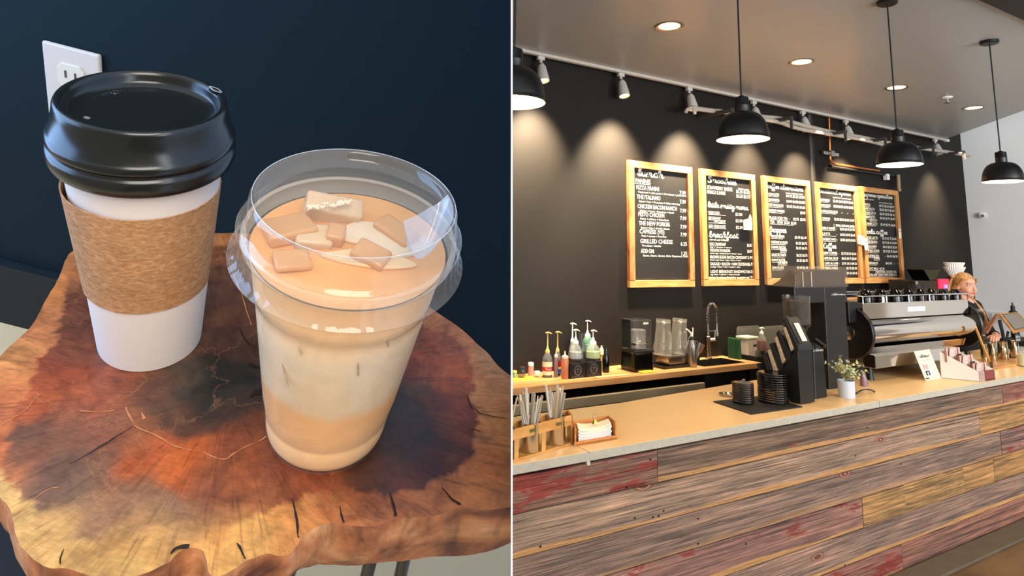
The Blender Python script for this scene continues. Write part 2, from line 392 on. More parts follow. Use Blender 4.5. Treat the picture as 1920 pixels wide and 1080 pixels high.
t = thing('sprinkler_head','small white fire sprinkler head hanging from the grey ceiling','sprinkler',(p.x,p.y,ZC))
b = B(); b.lathe([(0,0),(0.045,0),(0.045,-0.006),(0.018,-0.016),(0,-0.016)],24); b.make('escutcheon',white,t,smooth=True)
b = B(); b.cyl((0,0,-0.016),(0,0,-0.05),0.009); b.lathe([(0,-0.05),(0.028,-0.052),(0.028,-0.055),(0,-0.056)],20); b.make('deflector',steel,t,smooth=True)

# track and its spot heads
t = thing('track_rail','long white lighting track at the ceiling edge above the black wall','track',(2.0,YW-0.07,ZC))
b = B(); b.box((3.36,0,-0.012),(6.72,0.036,0.024)); b.make('rail',mat('track_white',(196,190,180),0.4),t,bev=0.002)
b = B(); b.box((6.74,0,-0.014),(0.05,0.04,0.03)); b.make('end_cap',white,t,bev=0.002)
silver = mat('spot_silver',(205,203,198),0.4,0.15)
def spot_proto():
    t = thing('track_spotlight','','spotlight',(0,0,0),0,'silver spotlights on the ceiling track')
    b = B(); b.box((0,0,-0.04),(0.06,0.03,0.03)); b.cyl((0,0,-0.05),(0,0,-0.10),0.012); b.make('adapter',silver,t,smooth=True,bev=0.002)
    b = B(); b.box((0,-0.012,-0.095),(0.03,0.03,0.03)); b.make('knuckle',steel,t,bev=0.004)
    M = Matrix.Rotation(math.radians(-14),3,'X')
    b = B(); b.lathe([(0,0.0),(0.022,-0.002),(0.032,-0.02),(0.046,-0.13),(0.047,-0.14),(0.042,-0.14),(0.03,-0.03),(0,-0.03)],28,(0,-0.01,-0.095),M); b.make('lamp_shade',silver,t,smooth=True)
    b = B(); b.lathe([(0,-0.12),(0.040,-0.12)],24,(0,-0.01,-0.095),M); b.make('lens',mat('spot_lens',(255,236,190),0.4,emit=(255,226,160),es=2),t)
    return t
sp0 = spot_proto(); first = True
SL = ['silver spotlight on the track above the wall left of the first chalkboard','second silver track spotlight, above the first chalkboard','silver track spotlight just above the left end of the curved pipe','silver track spotlight mostly hidden behind the second pendant lamp','silver track spotlight right of the second pendant, above the third chalkboard','silver track spotlight left of the copper pipe clamp and third pendant','last silver spotlight at the right end of the track']
for i,px in enumerate([1012,1162,1290,1411,1503,1584,1752]):
    q = onZ(px,97+0.209*(px-981)+2,ZC-0.02); x = q.x; o = sp0 if i == 0 else copyt(sp0)
    o.location = (x,YW-0.07,ZC); o['label'] = SL[i]
    light('SPOT','track_lamp',(x,YW-0.36,ZC-0.22),430 if i<3 else 280,(1.0,0.78,0.52),aim=(x-0.05,YW+0.10,ZC-1.15),spot_size=math.radians(70),spot_blend=1.0,shadow_soft_size=0.04)

# pendants
def pendant_proto():
    t = thing('pendant_lamp','','pendant lamp',(0,0,0),0,'black bowl pendant lamps over the counter')   # origin: rim centre
    top = ZC-2.25
    Rb, hb = 0.118, 0.125
    out = [(0.036,hb+0.004)]+[(0.036+(Rb-0.036)*math.sin(a)**0.85, 0.004+hb*math.cos(a)) for a in [PI/2*k/14 for k in range(1,15)]]+[(Rb+0.003,0.0)]
    inn = [(Rb-0.001,0.0)]+[(0.034+(Rb-0.038)*math.sin(a)**0.85, 0.002+(hb-0.006)*math.cos(a)) for a in [PI/2*k/14 for k in range(14,0,-1)]]+[(0,hb-0.006)]
    b = B(); b.lathe(out,56); b.lathe([(Rb+0.003,0.0),(Rb-0.001,0.0)],56); b.make('lamp_shade',mat('shade_black',(15,15,16),0.38),t,smooth=True)
    b = B(); b.lathe(inn,56); b.make('shade_lining',mat('shade_white',(240,238,232),0.45),t,smooth=True)
    b = B(); b.lathe([(0,hb+0.085),(0.012,hb+0.085),(0.014,hb+0.078),(0.031,hb+0.076),(0.033,hb+0.07),(0.033,hb+0.04),(0.034,hb+0.038),(0.034,hb+0.036),(0.033,hb+0.034),(0.035,hb+0.0),(0,hb)],32); b.make('socket',mat('shade_black'),t,smooth=True,ang=30)
    b = B(); b.cyl((0,0,hb+0.08),(0,0,top-0.0),0.0042,seg=10); b.make('cord',black,t,smooth=True)
    b = B(); b.lathe([(0,top-0.022),(0.05,top-0.022),(0.056,top-0.018),(0.056,top),(0,top)],32); b.make('canopy',black,t,smooth=True,ang=30)
    b = B(); b.lathe([(0,0.018),(0.02,0.022),(0.030,0.04),(0.026,0.062),(0.016,0.08),(0.014,0.11),(0,0.11)],24); b.make('bulb',mat('bulb_glow',(255,235,190),0.4,emit=(255,214,140),es=2.5),t,smooth=True)
    return t
pp = pendant_proto()
for i,(px,py,x,l) in enumerate([(962,205,1.18,'black bowl pendant at the left edge of the shop view, nearest the camera'),(1393,265,2.43,'black bowl pendant hanging above the gap between first and second chalkboards'),(1686,303,3.775,'black bowl pendant in front of the copper pipe, above the last chalkboards'),(1881,338,5.03,'small far black bowl pendant at the right, against the white wall')]):
    q = onY(px,py,1.96); o = pp if i == 0 else copyt(pp); o.location = (q.x,1.96,2.25); o['label'] = l
    light('POINT','pendant_bulb',(q.x,1.96,2.25+0.012),11,(1.0,0.70,0.36),shadow_soft_size=0.028)

# curved pipe rail with wall brackets
def pipepts(L,y=3.84): return [onY(px,py,y) for px,py in L]
t = thing('curved_pipe_rail','white curved double pipe rail on wall brackets below the ceiling track','pipe rail',(0,0,0))
grey = mat('pipe_grey',(178,170,158),0.45); dkb = mat('bracket_grey',(58,58,60),0.5)
b = B(); b.tube(catmull(pipepts([(1296,202),(1330,207),(1380,212),(1430,219),(1460,222),(1491,231),(1552,246),(1613,257),(1656,266),(1720,277),(1770,284),(1817,292)]),4),0.021,10); b.make('pipe',grey,t,smooth=True)
b = B(); b.tube(catmull(pipepts([(1430,224),(1460,229),(1497,241),(1552,251),(1613,261),(1656,272),(1660,280)],3.80),4),0.019,10); b.make('pipe',grey,t,smooth=True)
b = B(); b.tube(catmull(pipepts([(1312,205),(1302,208),(1303,214)]),4),0.014,8); b.tube(catmull(pipepts([(1296,202),(1288,206),(1286,211)]),4),0.016,8); b.make('pipe_elbow',grey,t,smooth=True)
for px,py in [(1341,211),(1452,225),(1553,250),(1628,263),(1718,277),(1776,287)]:
    p = onY(px,py,3.84)
    b = B(); b.box((p.x,3.84,p.z-0.01),(0.035,0.38,0.03)); b.box((p.x,3.66,p.z-0.06),(0.02,0.02,0.10)); b.make('bracket',dkb,t)
# copper pipe
t = thing('copper_pipe','copper water pipe turning along the black wall behind the third pendant','pipe',(0,0,0))
cu = mat('copper',(196,122,72),0.3,0.9)
P = pipepts([(1554,222),(1556,296),(1558,303),(1566,308),(1648,320)],YW-0.03)
b = B(); b.tube([P[0],P[1],P[2],P[3],P[4]],0.014,12); b.make('pipe_run',cu,t,smooth=True)
P = pipepts([(1558,312),(1648,326),(1676,330),(1682,334),(1684,352)],YW-0.03)
b = B(); b.tube(P,0.014,12); b.make('pipe_insulation',black,t,smooth=True)
P = pipepts([(1684,328),(1685,352),(1687,358)],YW-0.06)
b = B(); b.tube(P,0.02,12); b.make('pipe_drop',mat('pipe_drop_tan',(150,130,100),0.5),t,smooth=True)
p = onY(1559,288,YW-0.05); b = B(); b.box((p.x,YW-0.035,p.z),(0.27,0.03,0.035)); b.box((p.x,YW-0.05,p.z),(0.06,0.04,0.06)); b.make('pipe_clamp',steel,t,bev=0.003)
p = onY(1662,332,YW-0.04); b = B(); b.box((p.x,YW-0.04,p.z),(0.05,0.05,0.07)); b.make('valve',mat('white_enamel'),t,bev=0.004)
# security camera on the white wall
q = ray(1842,403); q = EYE + q*(9.26/q.x)
t = thing('security_camera','small white security camera on the white wall','camera',q)
b = B(); b.box((-0.015,0,0),(0.03,0.07,0.05)); b.make('mount',white,t,bev=0.006)
b = B(); b.ball((-0.05,-0.01,-0.01),0.035); b.make('camera_body',white,t,smooth=True)
b = B(); b.cyl((-0.075,-0.03,-0.015),(-0.085,-0.038,-0.017),0.018); b.make('lens',black,t)
q = ray(1868,594); q = EYE + q*(9.26/q.x)
t = thing('wall_outlet','white electrical outlet box on the white wall behind the register','outlet',q)
b = B(); b.box((-0.01,0,0),(0.02,0.20,0.12)); b.make('cover_plate',mat('cover_white',(222,220,214),0.5),t,bev=0.004)
b = B(); b.box((-0.022,-0.05,0),(0.006,0.035,0.07)); b.box((-0.022,0.05,0),(0.006,0.035,0.07)); b.make('socket',mat('cover_grey',(180,178,172),0.5),t)

# ================================================================== chalkboards
slate = mat('chalkboard_black',(20,19,18),0.55,var=0.25,vscale=6); chalk = mat('chalk_white',(236,232,220),0.9)
BR = [ # xl xr ytl ytr ybl ybr (pixels)
 (1179,1299.5,300.5,314,539.5,538,'lunch'),(1316,1418.5,316.5,328,537,535,'smoothies'),(1434,1522.5,330,339.5,534,533.4,'alternatives'),(1534,1613,342,350,532.5,531.5,'traditional'),(1618.5,1689.5,350.5,357.8,531.3,530.6,'specialties')]
LB = {'lunch':'wood framed chalkboard menu headed lunch, leftmost on the wall','smoothies':'wood framed chalkboard headed smoothies and breakfast, second from left','alternatives':'wood framed chalkboard headed coffee alternatives and frappes','traditional':'wood framed chalkboard headed traditional espresso, partly behind the grinder','specialties':'wood framed chalkboard headed espresso specialties and cold coffee'}
def board(idx):
    xl,xr,ytl,ytr,ybl,ybr,key = BR[idx]
    a = onY(xl,(ytl+ybl)/2,YW-0.03); c = onY(xr,(ytr+ybr)/2,YW-0.03)
    z1 = (onY(xl,ytl,YW-0.03).z+onY(xr,ytr,YW-0.03).z)/2; z0 = (onY(xl,ybl,YW-0.03).z+onY(xr,ybr,YW-0.03).z)/2
    w = c.x-a.x; h = z1-z0
    t = thing('chalkboard', LB[key], 'menu board', (a.x,YW-0.002,z0), 0, 'menu chalkboards on the black wall')
    fw = 0.058
    for nm,bx in [('frame_rail',((w/2,-0.018,fw/2),(w,0.036,fw))),('frame_rail',((w/2,-0.018,h-fw/2),(w,0.036,fw))),('frame_stile',((fw/2,-0.019,h/2),(fw,0.038,h-2*fw))),('frame_stile',((w-fw/2,-0.019,h/2),(fw,0.038,h-2*fw)))]:
        b = B(); b.box(*bx); o = b.make(nm,woodmat('frame_wood_v',(212,160,96),(160,100,52),0.55,14,14,2.2) if nm == 'frame_stile' else woodmat('frame_wood_h',(214,162,98),(166,108,58),0.55,2.2,14,14),t,bev=0.003)
        if idx == 0 and nm == 'frame_stile': o.data.materials[0] = woodmat('frame_wood_red',(206,146,88),(136,60,36),0.55,10,10,3)
    b = B(); b.box((w/2,-0.006,h/2),(w-fw*1.6,0.012,h-fw*1.6)); b.make('panel',slate,t)
    T = lambda u,v: Vector((u,-0.0135,v))
    X = lambda u: u*w
    V = lambda v: h-v*h
    tb = B()
    def tx(s,u,v,hh,wd=None,al='l',off=0.004,sh=0.0): put_text(tb,s,T,X(u),V(v)-hh*h/2,hh*h,None if wd is None else wd*w,sh,off,al)
    def hd(s,u,v,wd,xh,lw=0.009): script(tb,s,T,X(u),V(v)-xh*h/2,wd*w,xh*h,lw)
    def ul(u0,u1,v,lw=-0.003): stroke(tb,[(X(u0),V(v)),(X(u1),V(v))],T,lw)
    return t,tb,tx,hd,ul
t,tb,tx,hd,ul = board(0)
hd('lunch',.16,.098,.40,.035,.012)
tx('PANINIS',.12,.157,.037,.23); ul(.12,.35,.182)
for s,v,wd,sub,sw,pr in [('PIZZA PANINI',.21,.35,'Pepperoni + salsa sauce + Provolone + pizza sauce',.76,'7.99'),('THE ITALIANO',.285,.36,'Salami + ham + Provolone + italian seasoning',.64,'7.99'),('CHICKEN BACON RANCH',.36,.61,'Chicken + bacon + Provolone + Ranch',.53,'7.99'),('PESTO CHICKEN',.424,.40,'Pesto + chicken + Provolone',.44,'7.99'),('THE NEW PORKER',.495,.48,'Bacon + ham + cheddar cheese',.44,'7.99'),('CAPRESE (VE)',.56,.38,'Pesto + tomato + Provolone',.38,'7.99'),('GRILLED CHEESE',.637,.50,'Provolone + cheddar',.29,'6.25'),('ADD ON:',.715,.20,'Bacon, Salami, Cheese, Ham, Pepperoni, Chicken',.74,'1.25')]:
    u = .13+.06*(v-.2)/.5
    tx(s,u,v,.033,wd); tx(sub,u+.03,v+.036,.014,sw,off=0.006); tx(pr,.91,v+.012,.03,.10,'r')
tb.make('lettering',chalk,t,fix=False)
t,tb,tx,hd,ul = board(1)
hd('Smoothies',.15,.095,.52,.03,.010)
tx('MEDIUM  LARGE',.70,.142,.012,.20)
for s,v,wd in [('STRAWBERRY BREEZE',.155,.46),('MANGO SUNRISE',.195,.33)]: tx(s,.13,v,.032,wd); tx('$6.25 $6.75',.66,v+.012,.028,.26)
hd('little smitty menu',.14,.315,.74,.026,.008)
for s,v,u,wd in [('VANYCCINO',.373,.14,.2),('NOT-SO-HOT',.42,.14,.22),('CHOCOLATE',.446,.24,.2),('ICED CHOCOLATE',.49,.14,.30)]: tx(s,u,v,.022,wd); ul(.14,.45,v+.018)
for v in (.373,.43,.49): tx('$2.50',.63,v,.026,.13)
hd('breakfast',.15,.572,.52,.028,.009); tx('served until 3:30pm',.15,.607,.016,.32)
for s,v,wd,pr,sub in [('EGG CROISSANT',.645,.29,'$4.50','egg + cheese + sauce'),('THE RON SWANSON',.698,.36,'$6.99','double egg + double bacon + cheese + sauce'),('BROWN SUGAR BACON CROISSANT',.755,.67,'5.99','brown sugar bacon + egg + cheese + sauce'),('SAUSAGE + BACON + HAM CROISSANT',.813,.70,'$6.79','sausage + bacon + ham + cheese + sauce'),('LIGHT BREAKFAST SANDWICH',.878,.67,'$4.55','egg white + spinach + turkey sausage')]:
    tx(s,.15,v,.026,wd); tx(sub,.15,v+.025,.012,.22+.012*len(sub)*.7,off=0.006); tx(pr,.93,v,.026,.10,'r')
tx('substitute bacon|sausage|ham|turkey sausage|extra egg 1.75',.11,.928,.022,.80)
tb.make('lettering',chalk,t,fix=False)
def pricelist(tx,ul,rows,hh=.024):
    for s,v,wd,pr,pw,u in rows:
        tx(s,u,v,hh,wd)
        if pr: tx(pr,.90,v,hh,pw,'r'); 
        if s and not s.startswith('('): ul(u,u+wd*.9,v+.021,-0.0025)
t,tb,tx,hd,ul = board(2)
hd('coffee alternatives',.12,.095,.76,.026,.008); tx('SMALL MEDIUM LARGE',.50,.14,.011,.36)
pricelist(tx,ul,[('CHAI LATTE',.166,.22,'$4.75 $5.25 $5.75',.40,.13),('LONDON FOG',.217,.22,'$4.00 $4.50 $4.50',.40,.13),('HOT CHOCOLATE',.266,.30,'$4.15 $4.45 $4.85',.40,.13),('ENERGY DRINKS',.318,.32,'$5.95',.11,.13),('BLACK ICED TEA  -',.384,.42,'$3.75  $3.95',.27,.13),('TEA    $3.00  $3.50  $3.50',.424,.55,'',0,.14)])
hd('frappes',.13,.505,.34,.03,.009)
pricelist(tx,ul,[('MOCHA FRAPPE',.558,.28,'$5.99 $6.49',.26,.14),('WHITE MOCHA FRAPPE',.612,.34,'$6.25 $6.75',.24,.14),('CARAMEL MOCHA',.658,.30,'$6.25 $6.75',.24,.14),('FRAPPE',.683,.14,'',0,.32),('GALACTIC FRAPPE',.727,.30,'$6.25 $6.75',.24,.14),('PEANUT BUTTER',.775,.28,'$6.25 $6.75',.24,.14),('CUP FRAPPE',.80,.20,'',0,.26),('CHAI FRAPPE',.846,.24,'$5.99 $6.99',.24,.14)])
tb.make('lettering',chalk,t,fix=False)
t,tb,tx,hd,ul = board(3)
hd('traditional espresso',.12,.09,.74,.024,.007); tx('SINGLE SMALL MEDIUM LARGE',.42,.138,.011,.44)
pricelist(tx,ul,[('ESPRESSO',.173,.22,'$2.95 $2.95 $3.70 $4.45',.48,.12),('MACCHIATO',.226,.22,'$2.80 $3.20 $4.00 $4.80',.48,.13),('CAPPUCCINO $3.95',.285,.38,'-    -    -',.30,.13),('CUBANO',.358,.18,'$2.70 $3.00 $3.85 $4.70',.48,.14),('(   SMALL MEDIUM LARGE)',.42,.50,'',0,.40),('PABLO HONEY  -',.454,.34,'$3.50 $3.95 $4.90',.36,.13),('LATTE         -',.51,.34,'$4.50 $4.95 $5.40',.36,.13),('AMERICANO -',.563,.34,'$2.85 $3.70 $4.05',.36,.13)])
hd('Coffee',.13,.638,.30,.028,.009)
pricelist(tx,ul,[('DRIP COFFEE -',.70,.34,'$2.75 $2.95 $3.20',.36,.13),('NATURAL DECAF -',.75,.34,'$4.50 $4.75 $5.00',.36,.14),('CAFE AU LAIT -',.80,.34,'$3.95 $4.10 $4.26',.36,.14),('FRENCH PRESS',.847,.30,'$3.70 $3.95',.26,.14),('POUR OVER',.896,.24,'$4.20 $4.45',.26,.14)])
tb.make('lettering',chalk,t,fix=False)
t,tb,tx,hd,ul = board(4)
hd('espresso specialties',.12,.085,.76,.024,.007); tx('(decaf available)',.13,.128,.012,.24); tx('SMALL MEDIUM LARGE',.50,.150,.011,.36)
pricelist(tx,ul,[('MOCHA',.183,.15,'$4.75 $5.25 $6.00',.40,.12),('WHITE MOCHA',.225,.26,'$5.50 $5.75 $6.00',.40,.12),('CARAMEL MOCHA',.27,.28,'$5.50 $5.80 $6.25',.40,.12),('PEANUT BUTTER',.315,.25,'$5.45 $5.75 $6.50',.40,.12),('CUP MOCHA',.342,.20,'',0,.22),('CARAMEL LATTE',.384,.30,'$5.40 $5.75 $6.00',.40,.12)])
hd('cold coffee',.13,.475,.54,.026,.008)
pricelist(tx,ul,[('ICED LATTE',.53,.28,'$5.50 $5.75 $6.45',.38,.12),('ICED BROWN',.575,.26,'$5.70 $6.15 $6.40',.38,.12),('COLD BREW',.622,.24,'$4.50 $4.95 $5.50',.38,.12),('NITRO COFFEE',.667,.30,'$5.30 $5.75 $6.00',.38,.12),('AUSTRIAN ICED',.718,.28,'-  $6.00 $6.50',.34,.12),('COFFEE',.744,.16,'',0,.26),('AFFOGATO',.793,.24,'$4.95  -   -',.34,.12),('OAT MILK + $1.00',.85,.40,'',0,.12),('| ALMOND MILK | COCONUT MILK',.882,.56,'',0,.28),('EXTRA SHOT | SYRUP | WHIP CREAM +$.75',.915,.74,'',0,.10)])
tb.make('lettering',chalk,t,fix=False)
# paper tags stuck on the boards
cream = mat('cream_card',(232,226,204),0.7); ink = mat('ink',(40,36,34),0.7)
def card(px,py,wpx,hpx,label,y=YW-0.045,lines=2,rot=0.0,up=False):
    p = onY(px,py,y); k = mpp(p); w = wpx*wpp(p)*1.35; h = hpx*k
    t = thing('paper_tag',label,'tag',(p.x,y,p.z)); t.rotation_euler = (0,rot,0)
    poly = [(-w/2,-h/2),(w/2,-h/2),(w/2,h/2),(-w/2,h/2)] if not up else [(-w/2,-h/2),(w/2,-h/2),(w/2,h/2),(w*.38,h*.9),(w*.30,h*.95),(w*.12,h*.55),(-w/2,h*.4)]
    b = B(); b.prism(poly,-0.002,0.002,'y'); b.make('sheet',cream,t)
    b = B()
    for i in range(lines): scribble(b,lambda u,v: Vector((u,-0.0028,v)),-w*.36,w*.36,h*(.22-.26*i),h*.05,h*.035)
    b.make('lettering',ink,t,fix=False)
card(1402,421,19,20,'cream paper tag on the right edge of the smoothies board',up=True,lines=1)
card(1614,450,17,17,'cream paper tags between the fourth and fifth chalkboards, left tag',lines=3,rot=0.12)
card(1624,458,10,22,'narrow cream tag overlapping the left frame of the last chalkboard',y=YW-0.052,lines=1,rot=-0.05)
card(1687,438,6,17,'small pale tag on the right frame of the last chalkboard',lines=1)

# ================================================================== front counter
def grad(c): return lin(c)
cw = mat('plank_wood',(140,110,92),0.75)
nt = cw.node_tree; N = nt.nodes.new; Lk = nt.links.new; bs = nt.nodes['Principled BSDF']
at = N('ShaderNodeAttribute'); at.attribute_name = 'pcol'; av = N('ShaderNodeAttribute'); av.attribute_name = 'pv'   # pv: (height in plank, red amount, random)
sv = N('ShaderNodeSeparateXYZ'); Lk(av.outputs['Vector'], sv.inputs[0])
t = N('ShaderNodeTexCoord')
def mp(sc, off=True):
    m = N('ShaderNodeMapping'); m.inputs['Scale'].default_value = sc; Lk(t.outputs['Object'], m.inputs[0])
    if off:
        c = N('ShaderNodeCombineXYZ'); mm = N('ShaderNodeMath'); mm.operation = 'MULTIPLY'; mm.inputs[1].default_value = 37.0; Lk(sv.outputs[2], mm.inputs[0]); Lk(mm.outputs[0], c.inputs[0]); Lk(mm.outputs[0], c.inputs[2]); Lk(c.outputs[0], m.inputs['Location'])
    return m
def noi(m, s, d=6, dist=0.0, rough=0.6):
    n = N('ShaderNodeTexNoise'); n.inputs['Scale'].default_value = s; n.inputs['Detail'].default_value = d; n.inputs['Distortion'].default_value = dist; n.inputs['Roughness'].default_value = rough; Lk(m.outputs[0], n.inputs['Vector']); return n
def ramp(src, stops):
    r = N('ShaderNodeValToRGB'); e = r.color_ramp.elements
    while len(e) < len(stops): e.new(0.5)
    for q, (p, c) in zip(e, stops): q.position = p; q.color = c if len(c) == 4 else c+(1,)
    Lk(src, r.inputs[0]); return r
def mixc(f, a, b_, mode='MIX'):
    m = N('ShaderNodeMix'); m.data_type = 'RGBA'; m.blend_type = mode
    if isinstance(f, float): m.inputs[0].default_value = f
    else: Lk(f, m.inputs[0])
    for i, x in ((6,a),(7,b_)):
        if isinstance(x, tuple): m.inputs[i].default_value = x
        else: Lk(x, m.inputs[i])
    return m.outputs[2]
grain = noi(mp((1.0,1,62)),1.0,7,0.9)
fine = noi(mp((4.5,1,300)),1.0,5,0.15)
blot = noi(mp((1.6,1,7)),1.3,5,0.4)
red = noi(mp((3.2,1,13)),1.0,7,0.5,0.65)
g1 = ramp(grain.outputs[0], [(0.30,(0.20,0.19,0.18)),(0.47,(0.66,0.65,0.64)),(0.70,(1.30,1.22,1.15))])
c1 = mixc(1.0, at.outputs['Color'], g1.outputs[0], 'MULTIPLY')
g2 = ramp(fine.outputs[0], [(0.36,(0.25,0.23,0.22)),(0.5,(1,1,1)),(0.68,(1.6,1.56,1.5))]); c2 = mixc(0.85, c1, g2.outputs[0], 'MULTIPLY')
g3 = ramp(blot.outputs[0], [(0.35,(0.7,0.72,0.74)),(0.65,(1.15,1.08,1.02))]); c3 = mixc(0.9, c2, g3.outputs[0], 'MULTIPLY')
# knots
vo = N('ShaderNodeTexVoronoi'); vo.inputs['Scale'].default_value = 1.0; Lk(mp((1.25,0,3.4)).outputs[0], vo.inputs['Vector'])
kn = ramp(vo.outputs['Distance'], [(0.0,(1,1,1)),(0.05,(0.85,0.85,0.85)),(0.075,(0.25,0.25,0.25)),(0.11,(0,0,0))])
wv = N('ShaderNodeTexWave'); wv.wave_type = 'RINGS'; wv.inputs['Scale'].default_value = 30
mu = N('ShaderNodeMath'); mu.operation = 'MULTIPLY'; mu.inputs[1].default_value = 160; Lk(vo.outputs['Distance'], mu.inputs[0]); sn = N('ShaderNodeMath'); sn.operation = 'SINE'; Lk(mu.outputs[0], sn.inputs[0])
kc = ramp(sn.outputs[0], [(0.2,lin((96,56,44))),(0.8,lin((176,120,98)))])
c4 = mixc(kn.outputs[0], c3, kc.outputs[0])
# red paint patches, threshold by per-plank amount
ad = N('ShaderNodeMath'); ad.operation = 'ADD'; Lk(red.outputs[0], ad.inputs[0]); Lk(sv.outputs[1], ad.inputs[1])
rm = ramp(ad.outputs[0], [(0.70,(0,0,0)),(0.76,(1,1,1))])
rg = mixc(1.0, lin((128,38,28)), g2.outputs[0], 'MULTIPLY'); rmm = N('ShaderNodeMath'); rmm.operation = 'MULTIPLY'; rmm.inputs[1].default_value = 0.85; Lk(rm.outputs[0], rmm.inputs[0])
c5 = mixc(rmm.outputs[0], c4, rg)
# tan raw strip along the lower edge of most planks
an = noi(mp((1.3,1,4)),1.0,4); a2 = N('ShaderNodeMath'); a2.operation = 'MULTIPLY_ADD'; a2.inputs[1].default_value = 0.42; Lk(an.outputs[0], a2.inputs[0]); Lk(sv.outputs[0], a2.inputs[2])
tm = ramp(a2.outputs[0], [(0.34,(1,1,1)),(0.38,(0,0,0))])
tn = mixc(0.6, lin((176,130,80)), g2.outputs[0], 'MULTIPLY')
aa = N('ShaderNodeAttribute'); aa.attribute_name = 'tan'; m5 = N('ShaderNodeMath'); m5.operation = 'MULTIPLY'; Lk(tm.outputs[0], m5.inputs[0]); Lk(aa.outputs['Fac'], m5.inputs[1])
c6 = mixc(m5.outputs[0], c5, tn)
Lk(c6, bs.inputs['Base Color'])
bp = N('ShaderNodeBump'); bp.inputs['Strength'].default_value = 0.55; bp.inputs['Distance'].default_value = 0.004
mh = N('ShaderNodeMath'); mh.operation = 'ADD'; Lk(grain.outputs[0], mh.inputs[0]); Lk(fine.outputs[0], mh.inputs[1]); Lk(mh.outputs[0], bp.inputs['Height']); Lk(bp.outputs[0], bs.inputs['Normal'])

FY = 2.205
sc_ = thing('service_counter','long counter front clad in reclaimed grey, tan and red barn planks','counter',(0,0,0))
bm = bmesh.new(); lc = bm.loops.layers.float_color.new('pcol'); lv = bm.loops.layers.float_vector.new('pv'); lt = bm.loops.layers.float.new('tan')
G = (150,124,104); G2 = (138,112,92); TN = (178,136,86); RD = (140,104,88)
rows = [(0.876,0.742,[(0.95,2.08,RD,.22,0),(2.08,5.29,G2,.02,1),(5.29,7.2,(150,100,86),.12,1)]),
        (0.742,0.588,[(0.95,4.93,(168,140,118),-.04,1),(4.93,7.2,TN,-.02,0)]),
        (0.588,0.437,[(0.95,5.20,(148,122,106),.0,0.4),(5.20,7.2,(146,112,100),.13,0)]),
        (0.437,0.286,[(0.95,3.565,(150,112,100),.14,1),(3.565,3.985,(184,142,90),-.4,0),(3.985,4.67,(176,136,86),-.4,0),(4.67,5.07,(184,140,86),-.4,0),(5.07,7.2,(176,134,82),-.4,0)]),
        (0.286,0.135,[(0.95,5.9,(152,124,108),.05,1),(5.9,7.2,G,.0,0)]),
        (0.135,0.0,[(0.95,2.9,(150,90,76),.1,0),(2.9,3.92,(150,104,92),.17,0.5),(3.92,7.2,(148,104,88),.03,0)])]
for (z1,z0,pl) in rows:
    for (x0,x1,c,rd,tn_) in pl:
        rv = random.random(); e = 0.0018; yo = FY-0.02-random.random()*0.003
        nx = max(1,int((x1-x0)/0.05)); grid = []
        zs = [z0+e,z0+e+0.002]+[z0+(z1-z0)*k/6 for k in range(1,6)]+[z1-e-0.002,z1-e]
        for j,z in enumerate(zs):
            row = []
            for i in range(nx+1):
                x = x0+e+(x1-x0-2*e)*i/nx; edge = 0.003 if j in (0,len(zs)-1) or i in (0,nx) else 0
                row.append(bm.verts.new((x, yo+edge, z)))
            grid.append(row)
        fs = []
        for j in range(len(zs)-1):
            for i in range(nx): fs.append(bm.faces.new((grid[j][i],grid[j][i+1],grid[j+1][i+1],grid[j+1][i])))
        # returns to the back
        def ret(seq):
            bk = [bm.verts.new((v.co.x,FY,v.co.z)) for v in seq]
            for a in range(len(seq)-1): fs.append(bm.faces.new((seq[a],bk[a],bk[a+1],seq[a+1])))
        ret(grid[0]); ret(grid[-1][::-1]); ret([g[0] for g in grid][::-1]); ret([g[-1] for g in grid])
        for f in fs:
            for l in f.loops:
                l[lc] = lin(c); l[lv] = ((l.vert.co.z-z0)/(z1-z0), rd, rv); l[lt] = float(tn_)
bmesh.ops.recalc_face_normals(bm, faces=bm.faces[:])
me = bpy.data.meshes.new('plank_cladding'); bm.to_mesh(me); bm.free(); me.materials.append(cw); o = bpy.data.objects.new('plank_cladding', me); COL.objects.link(o); o.parent = sc_
b = B(); b.box((4.075,2.45,0.435),(6.25,0.48,0.87)); b.make('counter_carcass',mat('carcass_black',(16,14,13),0.6),sc_)
# nail holes
b = B()
for px,py in [(1176,914),(1220,862),(1245,958),(1225,970),(1236,968),(1310,973),(1310,1020),(1605,855),(1690,870),(1627,802),(1585,1060),(1400,1020),(1191,972),(1014,1025)]:
    p = onY(px,py,FY-0.026); b.lathe([(0,0),(0.0045,0)],10,(p.x,FY-0.0245,p.z),Matrix.Rotation(PI/2,3,'X'))
b.make('nail_holes',mat('hole_black',(12,10,9),0.9),sc_)
# countertop: three slabs
ctm = mat('counter_top_lit_warm',(228,192,138),0.30,var=0.07,vscale=2.5,bump=0.02,bscale=40)  # warm pendant light is put into the yellow of the top
edge = mat('counter_edge_concrete',(176,168,150),0.75,bump=0.25,bscale=70,var=0.16,vscale=26)
ct = thing('countertop','pale continuous countertop with rough grey edge on the plank counter','countertop',(0,0,0))
for poly in [[(0.95,2.178),(1.697,2.178),(1.725,2.80),(0.95,2.80)],[(1.700,2.178),(3.778,2.178),(3.81,2.93),(2.4,2.80),(1.728,2.80)],[(3.782,2.178),(7.2,2.178),(7.2,3.0),(3.815,3.0)]]:
    b = B(); b.prism(poly,CT-0.036,CT); b.bm.faces.ensure_lookup_table()
    for f in b.bm.faces:
        if abs(f.normal.z) < 0.5: f.material_index = 1
    bmesh.ops.recalc_face_normals(b.bm, faces=b.bm.faces[:])
    for f in b.bm.faces: f.material_index = 0 if f.normal.z > 0.5 else 1
    b.make('slab',[ctm,edge],ct,bev=0.002,fix=False)
